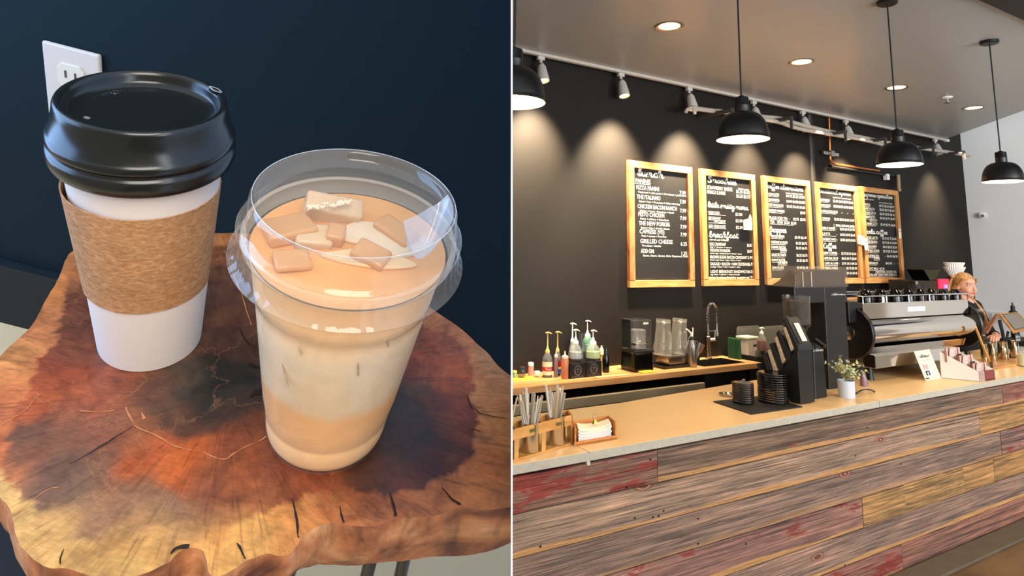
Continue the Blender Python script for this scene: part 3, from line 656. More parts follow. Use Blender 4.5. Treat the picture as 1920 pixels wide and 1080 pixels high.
b = B(); b.box((1.70,2.19,CT-0.03),(0.018,0.020,0.050)); b.make('seam_joint',mat('joint_filler',(206,196,172),0.7),ct,bev=0.006)
# kerb at the base
b = B(); b.box((4.6,2.10,0.008),(5.6,0.14,0.016)); struct(b.make('trim_4',kerb,bev=0.003))

# ================================================================== back counter
bw = woodmat('butcher_block',(206,158,104),(170,118,68),0.4,1.2,14,14,0.1)
t = thing('back_worktop','wooden worktop along the black wall behind the counter','countertop',(0,0,0))
b = B(); x0,x1,y0,y1 = 1.45,4.62,3.62,YW; hx0,hx1,hy0,hy1 = 4.02,4.50,3.69,3.94
b.box(((x0+hx0)/2,(y0+y1)/2,BT-0.02),(hx0-x0,y1-y0,0.04)); b.box(((hx1+x1)/2,(y0+y1)/2,BT-0.02),(x1-hx1,y1-y0,0.04))
b.box(((hx0+hx1)/2,(y0+hy0)/2,BT-0.02),(hx1-hx0,hy0-y0,0.04)); b.box(((hx0+hx1)/2,(hy1+y1)/2,BT-0.02),(hx1-hx0,y1-hy1,0.04)); b.make('slab',bw,t)
b = B(); b.box((4.58,3.85,0.41),(0.04,0.30,0.80)); b.make('support_panel',mblack,t)
t = thing('sink','dark undermount sink basin let into the wooden worktop','sink',(0,0,0))
dk = mat('sink_dark',(52,50,48),0.35,0.6)
b = B(); 
for bx in [((hx0+hx1)/2,(hy0+hy1)/2,BT-0.16,hx1-hx0,hy1-hy0,0.004),(hx0,(hy0+hy1)/2,BT-0.08,0.006,hy1-hy0,0.164),(hx1,(hy0+hy1)/2,BT-0.08,0.006,hy1-hy0,0.164),((hx0+hx1)/2,hy0,BT-0.08,hx1-hx0,0.006,0.164),((hx0+hx1)/2,hy1,BT-0.08,hx1-hx0,0.006,0.164)]: b.box(bx[:3],bx[3:])
b.make('basin',dk,t)
# undercounter fridge
t = thing('undercounter_fridge','low black refrigerator with stainless rails under the wooden worktop','refrigerator',(2.0,3.612,0))
b = B(); b.box((0.95,0.15,0.38),(1.92,0.28,0.76)); b.make('body',mat('fridge_black',(18,17,17),0.4),t,bev=0.003)
b = B(); b.box((0.95,-0.012,0.735),(1.92,0.03,0.062)); b.make('front_rail',mat('rail_steel_lit',(170,156,128),0.45,0.5),t,bev=0.003)  # warm highlight put into the rail's steel colour
for x in (0.30,0.95,1.60):
    b = B(); b.box((x,-0.006,0.36),(0.62,0.02,0.62)); d = b.make('door',mat('fridge_door',(22,21,21),0.3),t,bev=0.004)
    b = B(); b.box((x,-0.020,0.665),(0.60,0.012,0.010)); b.make('handle',steel,d)

# ================================================================== NOOK (left): its own tilted frame ML, z up from the slab top
def lth(name,label,cat,loc=(0,0,0),rz=0,group=None): return thing(name,label,cat,loc,rz,group,M=ML)
def lstruct(b, name, m):
    b.cut(EYE - DIVN*0.0003, DIVN)
    return struct(b.make(name, m))
def addM(b, M=ML): b.bm.transform(M); return b
YL = 0.679; FZ = -0.463
navy = mat('wall_navy_paint',(1,24,33),0.75,spec=0.25,bump=0.06,bscale=140,var=0.10,vscale=4)
b = B(); b.box((-0.6,YL+0.02,0.0),(3.4,0.04,1.30)); addM(b); lstruct(b,'wall_nook',navy)
b = B(); b.box((-0.6,YL-0.006,FZ+0.055),(3.4,0.012,0.11)); addM(b); lstruct(b,'baseboard_nook',mat('baseboard_navy',(4,15,21),0.6))
b = B(); b.box((-0.6,YL-0.55,FZ-0.01),(3.4,1.2,0.02)); addM(b); lstruct(b,'floor_nook',mat('floor_nook_beige',(206,178,136),0.55,var=0.15,vscale=5,bump=0.03))

# outlet cover on the navy wall
a = toLy(84,75,YL); c = toLy(192,100,YL); w = (c.x-a.x); hgt = w*1.62
t = lth('wall_outlet','white electrical outlet plate on the dark navy wall behind the cups','outlet',((a.x+c.x)/2,YL,(a.z+c.z)/2-hgt/2))
plate = mat('outlet_white',(200,190,180),0.4)
b = B(); b.box((0,-0.003,0),(w,0.006,hgt)); b.make('cover_plate',plate,t,bev=0.0025)
for s in (1,-1):
    b = B(); poly = [(-.011,-.017),(.011,-.017),(.0165,-.010),(.0165,.010),(.011,.017),(-.011,.017),(-.0165,.010),(-.0165,-.010)]
    b.prism([(x,z+s*0.0195) for x,z in poly],-0.0085,-0.005,'y'); f = b.make('socket',mat('outlet_ivory',(208,200,184),0.35),t,bev=0.0008)
    b = B(); b.box((-0.006,-0.0087,s*0.0195+0.004),(0.0022,0.001,0.009)); b.box((0.006,-0.0087,s*0.0195+0.004),(0.0022,0.001,0.0075)); b.cyl((0,-0.0082,s*0.0195-0.008),(0,-0.0092,s*0.0195-0.008),0.0024,seg=12); b.make('slots',mat('slot_dark',(70,62,54),0.6),f)

# ------------------------------------------------------------------ live-edge slab table
top_px = [(0,667),(33,637),(63,607),(77,577),(97,547),(112,520),(123,490),(137,470),(180,452),(250,440),(330,434),(410,437),(450,438),(560,452),(680,500),(760,545),(816,583),(846,604),(876,626),(900,650),(915,664),(933,686),(960,707),(1000,735),(1090,780),(1160,850),(1160,930),(1080,948),(1000,952),(958,951),(918,958),(890,955),(864,951),(835,960),(807,967),(770,968),(740,971),(722,980),(704,987),(668,986),(633,980),(610,983),(589,991),(572,1003),(562,1015),(550,1033),(530,1044),(505,1040),(491,1041),(476,1046),(462,1050),(445,1062),(422,1075),(404,1080),(390,1072),(386,1050),(380,1032),(362,1026),(346,1028),(330,1040),(322,1050),(300,1062),(270,1076),(235,1084),(200,1086),(169,1081),(145,1073),(123,1066),(100,1066),(81,1060),(58,1046),(39,1027),(31,1003),(26,975),(17,947),(0,933),(-30,905),(-60,860),(-72,800),(-55,745),(-25,700)]
TOP = [toL(x,y) for x,y in top_px]
outline = catmull([(p.x,p.y,0) for p in TOP],4,True)
def jag(i,p):
    n = noise.noise(Vector((p.x*60,p.y*60,1.3)))*0.0012+noise.noise(Vector((p.x*190,p.y*190,5.3)))*0.0005
    d = Vector((p.x-0.0,p.y-0.35,0)).normalized(); return p+d*n
outline = [jag(i,p) for i,p in enumerate(outline)]
xs = [p.x for p in outline]; ys = [p.y for p in outline]
def inside(x,y,P):
    c = False; j = len(P)-1
    for i in range(len(P)):
        if ((P[i].y > y) != (P[j].y > y)) and (x < (P[j].x-P[i].x)*(y-P[i].y)/(P[j].y-P[i].y)+P[i].x): c = not c
        j = i
    return c
pts = [Vector((p.x,p.y)) for p in outline]; nb = len(pts); step = 0.0027
gy = min(ys)
while gy < max(ys):
    gx = min(xs)
    while gx < max(xs):
        q = Vector((gx+random.uniform(-.3,.3)*step, gy+random.uniform(-.3,.3)*step))
        if inside(q.x,q.y,outline): pts.append(q)
        gx += step
    gy += step
r_ = delaunay_2d_cdt(pts, [(i,(i+1)%nb) for i in range(nb)], [list(range(nb))], 1, 1e-7)
CP = [(20,680,205,140,90),(80,620,190,120,80),(110,545,200,125,75),(150,480,175,110,70),(30,760,190,110,70),(60,730,165,82,50),(110,700,150,72,45),(130,600,112,62,46),(160,650,120,66,50),(60,850,140,85,65),(10,880,200,125,80),(100,800,112,76,64),(150,760,172,90,60),(200,740,150,80,55),(130,860,108,76,66),(100,900,118,86,74),(180,820,132,80,64),(240,880,190,92,46),(280,860,176,86,50),(250,820,150,90,64),(330,880,186,96,50),(370,880,192,92,42),(400,900,130,80,60),(330,780,92,62,50),(300,740,120,76,60),(380,740,50,46,42),(420,700,44,42,38),(440,760,70,50,42),(350,720,70,60,50),(440,650,92,60,48),(430,560,104,66,50),(450,500,112,70,50),(420,475,140,80,50),(430,445,192,120,72),(300,445,190,120,72),(560,470,190,120,72),(60,945,200,160,105),(20,925,210,170,115),(60,985,208,166,110),(100,1000,205,160,105),(100,1045,205,160,105),(180,1030,205,160,100),(250,1040,205,155,95),(200,955,152,112,90),(280,960,136,100,84),(330,980,142,106,88),(250,920,142,96,74),(160,905,120,90,78),(310,1015,190,142,92),(400,960,152,100,74),(440,900,160,86,50),(430,990,202,142,82),(440,1040,212,158,95),(480,1000,215,160,95),(520,965,205,140,80),(570,945,192,126,75),(470,935,150,86,54),(500,870,130,66,40),(440,840,142,76,50),(470,800,120,66,44),(650,965,195,120,75),(720,955,186,112,70),(560,1000,206,140,84),(700,922,138,78,48),(600,918,140,70,44),(650,925,128,68,42),(760,905,88,46,34),(820,885,84,44,32),(850,825,80,44,34),(780,820,56,42,36),(760,760,60,46,38),(790,720,85,60,46),(740,850,56,38,31),(700,890,80,46,34),(830,770,96,50,34),(880,790,120,60,38),(862,850,100,52,36),(870,755,162,80,45),(840,700,186,92,50),(800,690,160,75,42),(850,660,176,90,55),(830,620,192,110,66),(870,640,202,120,74),(890,700,206,130,82),(920,740,216,146,95),(940,800,206,140,90),(905,860,188,116,75),(945,900,192,122,80),(860,920,180,110,70),(900,940,190,120,78),(920,690,216,150,104),(820,600,202,126,80),(270,1000,196,148,96),(360,1000,186,138,88),(600,970,198,126,78),(40,700,202,128,80),(20,800,186,106,68)]  # wood tones by place, with the light falling on them included
CPL = [(toL(x,y), tuple(c_*0.82 for c_ in lin((r,g*0.98,bb*0.88))[:3])+(1,)) for x,y,r,g,bb in CP]
HP = [toL(x,y) for x,y in [(150,480),(130,520),(120,560),(118,600),(100,640),(74,680),(52,730),(28,790),(10,840),(0,884),(22,908),(46,929),(68,950),(77,992),(116,1013),(176,1017),(229,1034),(281,1052),(317,1048),(330,1020),(372,1016),(412,1020),(440,988),(470,975),(509,955),(567,933),(598,924),(642,915),(690,920),(731,924),(775,915),(820,902),(855,884),(884,849),(890,813),(898,778),(882,747),(887,715),(878,671),(860,644),(833,627),(802,613),(700,560),(560,490),(450,466),(410,462),(300,462),(180,474)]]
HP = catmull(HP,4,True)
CPH = [(p,q) for p,q in CPL if inside(p.x,p.y,HP)]; CPS = [(p,q) for p,q in CPL if not inside(p.x,p.y,HP)]
def field(x,y):
    wx = x+0.012*noise.noise(Vector((x*28,y*28,3.1)))+0.004*noise.noise(Vector((x*90,y*90,7.1))); wy = y+0.012*noise.noise(Vector((x*28,y*28,9.7)))+0.004*noise.noise(Vector((x*90,y*90,2.2)))
    s = 1e-9; c = [0,0,0]
    hx = x+0.0035*noise.noise(Vector((x*110,y*110,1.1)))+0.0015*noise.noise(Vector((x*300,y*300,4.4))); hy = y+0.0035*noise.noise(Vector((x*110,y*110,6.1)))
    for p,q in (CPH if inside(hx,hy,HP) else CPS):
        d2 = (p.x-wx)**2+(p.y-wy)**2; w_ = math.exp(-d2/(2*0.0065**2)) + 2e-6/(d2+1e-5)*0.02
        s += w_; c[0] += w_*q[0]; c[1] += w_*q[1]; c[2] += w_*q[2]
    return (c[0]/s,c[1]/s,c[2]/s,1)
slabm = mat('slab_heartwood',(160,100,60),0.38,coat=0.08)
nt = slabm.node_tree; N = nt.nodes.new; Lk = nt.links.new; bs = nt.nodes['Principled BSDF']
at = N('ShaderNodeAttribute'); at.attribute_name = 'wood'; t_ = N('ShaderNodeTexCoord')
sv = None
def mp2(sc):
    m = N('ShaderNodeMapping'); m.inputs['Scale'].default_value = sc; Lk(t_.outputs['Object'], m.inputs[0]); return m
na = noi(mp2((1,1,1)),22,8,1.6,0.62); nb_ = noi(mp2((1,1,1)),85,6,0.8,0.6); nc = noi(mp2((1,3.5,1)),160,5,0.4)
ra = ramp(na.outputs[0],[(0.3,(0.50,0.44,0.42)),(0.5,(1,1,1)),(0.72,(1.32,1.26,1.18))]); rb = ramp(nb_.outputs[0],[(0.3,(0.66,0.64,0.62)),(0.52,(1,1,1)),(0.75,(1.3,1.28,1.25))]); rc = ramp(nc.outputs[0],[(0.35,(0.8,0.8,0.8)),(0.6,(1.1,1.1,1.1))])
# radial fibres running out from the heart
cmb = N('ShaderNodeCombineXYZ'); sxy = N('ShaderNodeSeparateXYZ'); mc_ = mp2((1,1,1)); hc_ = toL(430,735); mc_.inputs['Location'].default_value = (-hc_.x,-hc_.y,0); Lk(mc_.outputs[0], sxy.inputs[0])
at2 = N('ShaderNodeMath'); at2.operation = 'ARCTAN2'; Lk(sxy.outputs[1], at2.inputs[0]); Lk(sxy.outputs[0], at2.inputs[1]); ln_ = N('ShaderNodeVectorMath'); ln_.operation = 'LENGTH'; Lk(mc_.outputs[0], ln_.inputs[0])
m_a = N('ShaderNodeMath'); m_a.operation = 'MULTIPLY'; m_a.inputs[1].default_value = 16; Lk(at2.outputs[0], m_a.inputs[0]); m_r = N('ShaderNodeMath'); m_r.operation = 'MULTIPLY'; m_r.inputs[1].default_value = 14; Lk(ln_.outputs['Value'], m_r.inputs[0])
Lk(m_a.outputs[0], cmb.inputs[0]); Lk(m_r.outputs[0], cmb.inputs[1]); rad = noi(cmb,1.6,8,1.3,0.65); rrd = ramp(rad.outputs[0],[(0.32,(0.42,0.38,0.36)),(0.47,(0.95,0.95,0.95)),(0.6,(1.0,1.0,1.0)),(0.74,(1.5,1.4,1.3))])
hcv = N('ShaderNodeMix'); hcv.data_type = 'RGBA'; hcv.blend_type = 'MULTIPLY'; hcv.inputs[0].default_value = 0.75; Lk(at.outputs['Color'], hcv.inputs[6]); Lk(rrd.outputs[0], hcv.inputs[7])
k1 = mixc(0.9, hcv.outputs[2], ra.outputs[0],'MULTIPLY'); k2 = mixc(0.8,k1,rb.outputs[0],'MULTIPLY'); k3 = mixc(0.7,k2,rc.outputs[0],'MULTIPLY')
# pale mineral veins
wv = N('ShaderNodeTexVoronoi'); wv.feature = 'DISTANCE_TO_EDGE'; wv.inputs['Scale'].default_value = 13
mw = N('ShaderNodeMix'); mw.data_type = 'VECTOR'; mw.inputs[0].default_value = 0.06; Lk(t_.outputs['Object'], mw.inputs[4]); Lk(na.outputs['Color'], mw.inputs[5]); Lk(mw.outputs[1], wv.inputs['Vector'])
rv = ramp(wv.outputs['Distance'],[(0.0,(0.18,0.18,0.18)),(0.010,(0.0,0.0,0.0))]); k4 = mixc(rv.outputs[0],k3,lin((206,140,88)))
Lk(k4, bs.inputs['Base Color'])
bp = N('ShaderNodeBump'); bp.inputs['Strength'].default_value = 0.12; bp.inputs['Distance'].default_value = 0.002; Lk(nc.outputs[0], bp.inputs['Height']); Lk(bp.outputs[0], bs.inputs['Normal'])
barkm = mat('slab_bark_edge',(170,104,62),0.6); nt = barkm.node_tree; N = nt.nodes.new; Lk = nt.links.new; bs = nt.nodes['Principled BSDF']
t_ = N('ShaderNodeTexCoord'); q1 = noi(mp2((1,1,0.35)),60,8,0.8); q2 = noi(mp2((1,1,1)),14,5,0.8)
r1 = ramp(q2.outputs[0],[(0.36,lin((92,46,26))),(0.5,lin((176,108,64))),(0.66,lin((228,172,116)))]); r2 = ramp(q1.outputs[0],[(0.3,(0.4,0.36,0.34)),(0.52,(1,1,1)),(0.75,(1.25,1.22,1.2))])
Lk(mixc(0.9,r1.outputs[0],r2.outputs[0],'MULTIPLY'), bs.inputs['Base Color'])
bp = N('ShaderNodeBump'); bp.inputs['Strength'].default_value = 0.8; bp.inputs['Distance'].default_value = 0.004; Lk(q1.outputs[0], bp.inputs['Height']); Lk(bp.outputs[0], bs.inputs['Normal'])
tb_ = lth('slab_table','round live edge wood slab table with dark heartwood under both cups','table')
bm = bmesh.new(); cl = bm.loops.layers.float_color.new('wood')
V_ = [bm.verts.new((v.x,v.y,0.0006*noise.noise(Vector((v.x*30,v.y*30,0))))) for v in r_[0]]
cols = [field(v.x,v.y) for v in r_[0]]
bm.verts.index_update(); idx = {v:i for i,v in enumerate(V_)}
for f in r_[2]:
    try: ff = bm.faces.new([V_[i] for i in f])
    except ValueError: continue
    for l in ff.loops: l[cl] = cols[idx[l.vert]]
# side skin: follows the outline downward, drawn in and roughened
cen = Vector((sum(p.x for p in outline)/len(outline), sum(p.y for p in outline)/len(outline), 0))
orig = [i for i in range(nb)]
vo_ = {}
for i,lst in enumerate(r_[3]):
    for s_ in lst:
        if s_ < nb and s_ not in vo_: vo_[s_] = V_[i]
ring = [vo_[i] for i in range(nb)]
TH = 0.050; NL = 9; rings = [ring]
def nrm(i):
    a = outline[(i-3)%nb]; c = outline[(i+3)%nb]; d = (c-a); n = Vector((d.y,-d.x,0))
    n = n.normalized() if n.length > 1e-9 else Vector((1,0,0))
    return n if n.dot(outline[i]-cen) > 0 else -n
# smoothed inner guide so that notches fill out lower down
sm = [sum(((outline[(i+k)%nb]) for k in range(-14,15)), Vector())/29 for i in range(nb)]
for L in range(1,NL+1):
    u = L/NL; rr = []
    for i in range(nb):
        p = outline[i].lerp(sm[i], min(1,u*1.4)*0.85); n = nrm(i)
        bulge = 0.0035*math.sin(PI*min(1,u*1.2)) - 0.012*u*u
        rg = 0.0022*noise.noise(Vector((p.x*45,p.y*45,u*3)))+0.0010*noise.noise(Vector((p.x*160,p.y*160,u*9)))
        d = (p-cen).normalized(); q = p+d*(bulge+rg*min(1,u*2)); rr.append(bm.verts.new((q.x,q.y,-TH*u)))
    rings.append(rr)
for a,c in zip(rings,rings[1:]):
    for i in range(nb):
        j = (i+1)%nb
        try: f = bm.faces.new((a[i],a[j],c[j],c[i])); f.material_index = 1
        except ValueError: pass
try: f = bm.faces.new(rings[-1]); f.material_index = 1
except ValueError: pass
bmesh.ops.recalc_face_normals(bm, faces=bm.faces[:])
co = MLi @ (EYE - DIVN*0.0006); no = MLi.to_3x3() @ DIVN
r2_ = bmesh.ops.bisect_plane(bm, geom=bm.verts[:]+bm.edges[:]+bm.faces[:], plane_co=co, plane_no=no, clear_outer=True)
me = bpy.data.meshes.new('slab_top'); bm.to_mesh(me); bm.free(); me.materials.append(slabm); me.materials.append(barkm)
for p in me.polygons: p.use_smooth = True
o = bpy.data.objects.new('slab_top', me); COL.objects.link(o); o.parent = tb_
try: me.set_sharp_from_angle(angle=math.radians(50))
except Exception: pass
# drying cracks on the slab
crk = [([(549,935),(553,958),(556,975),(557,990),(560,1010)],3),([(638,950),(640,965),(645,985),(649,997)],2.6),([(731,925),(737,945),(740,965),(745,985),(757,1005),(772,1030),(781,1050)],4.6),([(828,915),(845,935),(862,948),(866,965),(868,1000),(870,1040)],3.6),([(882,765),(893,770),(905,778),(950,786)],2),([(880,805),(905,812)],1.6),([(448,612),(456,630),(466,645),(476,652)],2.2),([(443,1020),(452,1032),(460,1050)],2.6),([(130,872),(170,850),(210,825),(250,800)],2.0),([(465,683),(480,688),(492,690)],5),([(470,745),(480,735),(492,738),(490,725)],8),([(120,1030),(115,1048),(114,1060)],1.6),([(320,1040),(330,1030),(350,1026),(372,1030),(380,1034)],5),([(875,740),(884,766)],1.6)]
for L,wpx in crk:
    b = B()
    P = catmull([toL(x,y) for x,y in L],5); n = len(P); k = 0.5*wpx*0.00034; prev = None
    for i,p in enumerate(P):
        if not inside(p.x,p.y,outline): break
        d = (P[min(i+1,n-1)]-P[max(i-1,0)]); d.normalize(); m = Vector((-d.y,d.x,0)); ww = k*(0.25+1.0*math.sin(PI*min(0.9,(i+0.6)/n)))*(1+0.5*noise.noise(p*400))
        off = m*(0.0006*noise.noise(p*150)); pr = (b.bm.verts.new(p+off+m*ww+Vector((0,0,.0007))), b.bm.verts.new(p+off-m*ww+Vector((0,0,.0007))))
        if prev: b._f([prev[0],prev[1],pr[1],pr[0]])
        prev = pr
    b.make('crack',mat('crack_dark',(34,18,10),0.9),tb_)
for L,wpx in [([(250,798),(275,810),(300,822),(330,838),(360,845),(390,852),(422,861),(440,850),(475,832),(500,820)],3.0),([(235,765),(243,782),(252,797)],3),([(263,772),(272,786)],5),([(0,800),(40,775),(75,740)],2.4),([(150,770),(180,775),(215,770)],2),([(420,470),(440,520),(455,560),(470,610)],3),([(0,990),(80,925),(110,915)],1.5)]:
    b = B(); P = catmull([toL(x,y) for x,y in L],5); n = len(P); prev = None
    for i,p in enumerate(P):
        if not inside(p.x,p.y,outline): continue
        d = (P[min(i+1,n-1)]-P[max(i-1,0)]); d.normalize(); m = Vector((-d.y,d.x,0)); ww = 0.5*wpx*0.00034*(0.6+0.9*noise.noise(p*260)); off = m*(0.001*noise.noise(p*120))
        pr = (b.bm.verts.new(p+off+m*ww+Vector((0,0,.0005))), b.bm.verts.new(p+off-m*ww+Vector((0,0,.0005))))
        if prev: b._f([prev[0],prev[1],pr[1],pr[0]])
        prev = pr
    b.make('pale_vein',mat('vein_pale',(176,112,70),0.6),tb_)
# steel rod legs
for (px,py),(qx,qy) in [((540,1066),(570,1100)),((688,1064),(668,1100)),((752,1060),(746,1100))]:
    a = toL(px,py,-TH); 
    a = Vector((a.x,a.y+0.02,-TH+0.004)); c = toL(px,py+14,-0.10); d = (c-a).normalized(); e = a+d*((FZ+0.004-a.z)/d.z) if abs(d.z) > 0.2 else c
    e = Vector((c.x+(c.x-a.x)*0.4, c.y+0.02, FZ+0.004))
    b = B(); b.tube([a,c,e],[0.0042,0.0042,0.0042],12); b.make('leg',mat('leg_black',(12,16,18),0.35),tb_,smooth=True)

# ------------------------------------------------------------------ hot paper cup
def loc(v): return MLi @ (EYE + MW @ (Vector(v)*LS))
HB = loc((-0.69624444,0.3548018,1.23419738)); IB = loc((-0.33464954,0.48889458,1.15052905))
S = LS
def P_(pr): return [(r*S,z*S) for r,z in pr]
t = lth('paper_coffee_cup','white paper hot cup with black lid and brown kraft sleeve','cup',(HB.x,HB.y,0.0006))
pcup = mat('cup_paper_white',(228,218,210),0.55,bump=0.02,bscale=300)
b = B(); b.lathe(P_([(0,0.012),(0.083,0.012),(0.084,0.0),(0.0875,0.0),(0.0882,0.006),(0.1170,0.41),(0.119,0.425),(0.115,0.425),(0.110,0.40),(0.084,0.02),(0,0.02)]),96); b.make('cup_body',pcup,t,smooth=True,ang=50)
kr = mat('sleeve_kraft',(178,126,80),0.85); nt = kr.node_tree; N = nt.nodes.new; Lk = nt.links.new; bs = nt.nodes['Principled BSDF']; t_ = N('ShaderNodeTexCoord')
q1 = noi(mp2((1,1,2.6)),260,5,0.5); q2 = noi(mp2((1,1,1)),40,3)
r1 = ramp(q1.outputs[0],[(0.36,lin((162,114,72))),(0.55,lin((186,138,94))),(0.72,lin((206,164,122)))]); r2 = ramp(q2.outputs[0],[(0.3,(0.86,0.86,0.86)),(0.7,(1.1,1.1,1.1))]); Lk(mixc(1.0,r1.outputs[0],r2.outputs[0],'MULTIPLY'), bs.inputs['Base Color'])
b = B(); seg = 96
prof = [(0.0985,0.146),(0.1010,0.147),(0.1185,0.349),(0.1165,0.349),(0.0985,0.146)]
b.lathe(P_(prof),seg)
dxl = toL(200,400).x*0
for v in b.bm.verts:                                  # the sleeve stands a little proud of the cup on its left side
    k = v.co.z/(0.349*S); v.co.x -= 0.0013*k; v.co.z += 0.0012*k*(1 if v.co.x < 0 else 0.3)
slv = b.make('sleeve',kr,t,smooth=True)
b = B(); 
for z0_,z1_ in [(0.150,0.352)]:
    a0 = math.radians(196); rr0,rr1 = 0.0966*S,0.1200*S
    vs = []
    for a in (a0,a0+0.10):
        vs.append([Vector((rr0*math.cos(a),rr0*math.sin(a),z0_*S)),Vector((rr1*math.cos(a)-0.0016,rr1*math.sin(a),z1_*S))])
    b.hexa([vs[0][0],vs[1][0],vs[1][0]*1.0+Vector((0,0,0.0)),vs[0][0]],[vs[0][1],vs[1][1],vs[1][1],vs[0][1]]) if False else b.quad([vs[0][0],vs[1][0],vs[1][1],vs[0][1]])
b.make('glue_flap',mat('sleeve_kraft'),slv)
lidm = mat('lid_black',(20,23,22),0.22,spec=0.6)
b = B(); b.lathe(P_([(0.118,0.402),(0.128,0.398),(0.134,0.404),(0.1365,0.412),(0.1365,0.425),(0.1345,0.4295),(0.1315,0.431),(0.1310,0.434),(0.1315,0.437),(0.1340,0.4385),(0.1350,0.442),(0.1348,0.449),(0.1325,0.4525),(0.1300,0.4545),(0.1225,0.490),(0.1215,0.499),(0.1195,0.5035),(0.1165,0.505),(0.112,0.5045),(0.1085,0.502),(0.1065,0.497),(0.1045,0.490),(0.1015,0.485),(0.085,0.4835),(0,0.4835)]),128)
lid = b.make('lid',lidm,t,smooth=True,ang=60)
# sip hole with its pale lip, vent, small mark and embossed arc
def lidpt(px,py,h): q = toL(px,py,h*S); return Vector((q.x-HB.x,q.y-HB.y,h*S))
c = lidpt(403,172,0.504); c = c.normalized()*0 + Vector((c.x,c.y,c.z)); rot = Matrix.Rotation(math.atan2(c.y,c.x),3,'Z') @ Matrix.Rotation(math.radians(22),3,'Y')
poly = [(-.0024,-.0022),(-.0012,-.0032),(.0016,-.0030),(.0026,-.0018),(.0026,.0018),(.0016,.0030),(-.0012,.0032),(-.0024,.0022)]
b = B(); lo_ = [c+rot@Vector((x,y,-.0012)) for x,y in poly]; hi_ = [c+rot@Vector((x,y,.0007)) for x,y in poly]; n_ = len(poly)
vl = [b.bm.verts.new(p) for p in lo_]; vh = [b.bm.verts.new(p) for p in hi_]; b._f(vl[::-1]); b._f(vh); [b._f([vl[i_],vl[(i_+1)%n_],vh[(i_+1)%n_],vh[i_]]) for i_ in range(n_)]
b.make('sip_hole',mat('hole_dark',(3,3,3),0.9),lid)
b = B(); rim = [c+rot@Vector((x*1.1,y*1.1,.0008)) for x,y in poly]; b.tube(rim+[rim[0]],0.00035,6); b.make('sip_hole_rim',mat('lid_rim_grey',(150,156,156),0.25),lid,smooth=True)
c = lidpt(216,175,0.484); b = B(); b.lathe([(0.0012,0),(0.0020,0.0004),(0.0024,0.0)],20,c); b.make('vent',lidm,lid,smooth=True)
c = lidpt(163,223,0.484); b = B(); b.box(c,(0.0026,0.0016,0.0006)); b.make('lid_mark',mat('lid_mark_grey',(120,124,120),0.3),lid)
b = B(); cc = Vector((0,0,0.4836*S))
for k in range(13):
    a = math.radians(118+k*4.2); p0 = cc+Vector((math.cos(a),math.sin(a),0))*0.0262; p1 = cc+Vector((math.cos(a),math.sin(a),0))*0.0285; b.tube([p0,p1],0.00014,4)
b.make('embossed_marks',mat('lid_emboss',(40,44,42),0.3),lid)

# ------------------------------------------------------------------ iced coffee cup
t = lth('iced_coffee_cup','clear plastic cup of milky iced coffee with flat clear sip lid','cup',(IB.x,IB.y,0.0006))
clr = clear('cup_clear',(250,244,236),0.04,0.02,0.5); lidc = clear('lid_clear',(226,214,194),0.05,0.10,1.0,1.5)  # beige lid tint stands in for reflections off its inner faces
def rw(z): # cup wall radius
    return 0.101+ (0.0345)*(z/0.33) if z < 0.33 else 0.1355+(z-0.33)*0.12
b = B(); b.lathe(P_([(0.0,0.008),(0.088,0.006),(0.094,0.0),(0.099,0.0),(0.1015,0.006),(0.1035,0.018),(0.1062,0.052),(0.1052,0.056),(0.1066,0.060)]+[(rw(z)+0.0015,z) for z in (0.1,0.15,0.2,0.25,0.30)]+[(0.1335,0.318),(0.1375,0.322),(0.1395,0.34),(0.1435,0.375),(0.149,0.40)]),128)
b.make('cup_wall',clr,t,smooth=True,ang=50)
lq = mat('iced_coffee',(230,190,144),0.45,spec=0.35); nt = lq.node_tree; N = nt.nodes.new; Lk = nt.links.new; bs = nt.nodes['Principled BSDF']; t_ = N('ShaderNodeTexCoord')
sp = N('ShaderNodeSeparateXYZ'); Lk(t_.outputs['Object'], sp.inputs[0]); q1 = noi(mp2((1,1,1)),20,4,1.0)
ma = N('ShaderNodeMath'); ma.operation = 'MULTIPLY_ADD'; ma.inputs[1].default_value = 0.016; Lk(q1.outputs[0], ma.inputs[0]); Lk(sp.outputs[2], ma.inputs[2])
mr = N('ShaderNodeMapRange'); mr.inputs[1].default_value = 0.0; mr.inputs[2].default_value = 0.13; Lk(ma.outputs[0], mr.inputs[0])
rr = ramp(mr.outputs[0],[(0.0,lin((248,204,152))),(0.18,lin((248,198,140))),(0.34,lin((240,182,120))),(0.43,lin((234,174,114))),(0.49,lin((222,192,150))),(0.75,lin((222,196,160))),(0.88,lin((236,196,148))),(1.0,lin((238,180,118)))])
q2 = noi(mp2((1,1,1)),45,5,1.5); r2 = ramp(q2.outputs[0],[(0.35,(0.93,0.92,0.90)),(0.65,(1.04,1.04,1.05))]); Lk(mixc(1.0,rr.outputs[0],r2.outputs[0],'MULTIPLY'), bs.inputs['Base Color'])
bs.inputs['Subsurface Weight'].default_value = 0.15; bs.inputs['Subsurface Radius'].default_value = (0.01,0.006,0.003)
b = B(); b.lathe(P_([(0,0.010),(0.086,0.009),(0.095,0.004),(0.0995,0.010),(0.102,0.02),(0.1045,0.052),(0.1036,0.056),(0.1048,0.060)]+[(rw(z),z) for z in (0.1,0.15,0.2,0.25,0.30)]+[(0.132,0.318),(0.136,0.324),(0.138,0.34),(0.1405,0.362),(0.1455,0.396),(0.1455,0.3965)]),128)
b.make('iced_coffee',lq,t,smooth=True)
srf = mat('coffee_surface',(224,158,94),0.3,var=0.18,vscale=70)
b = B(); LZ = 0.398
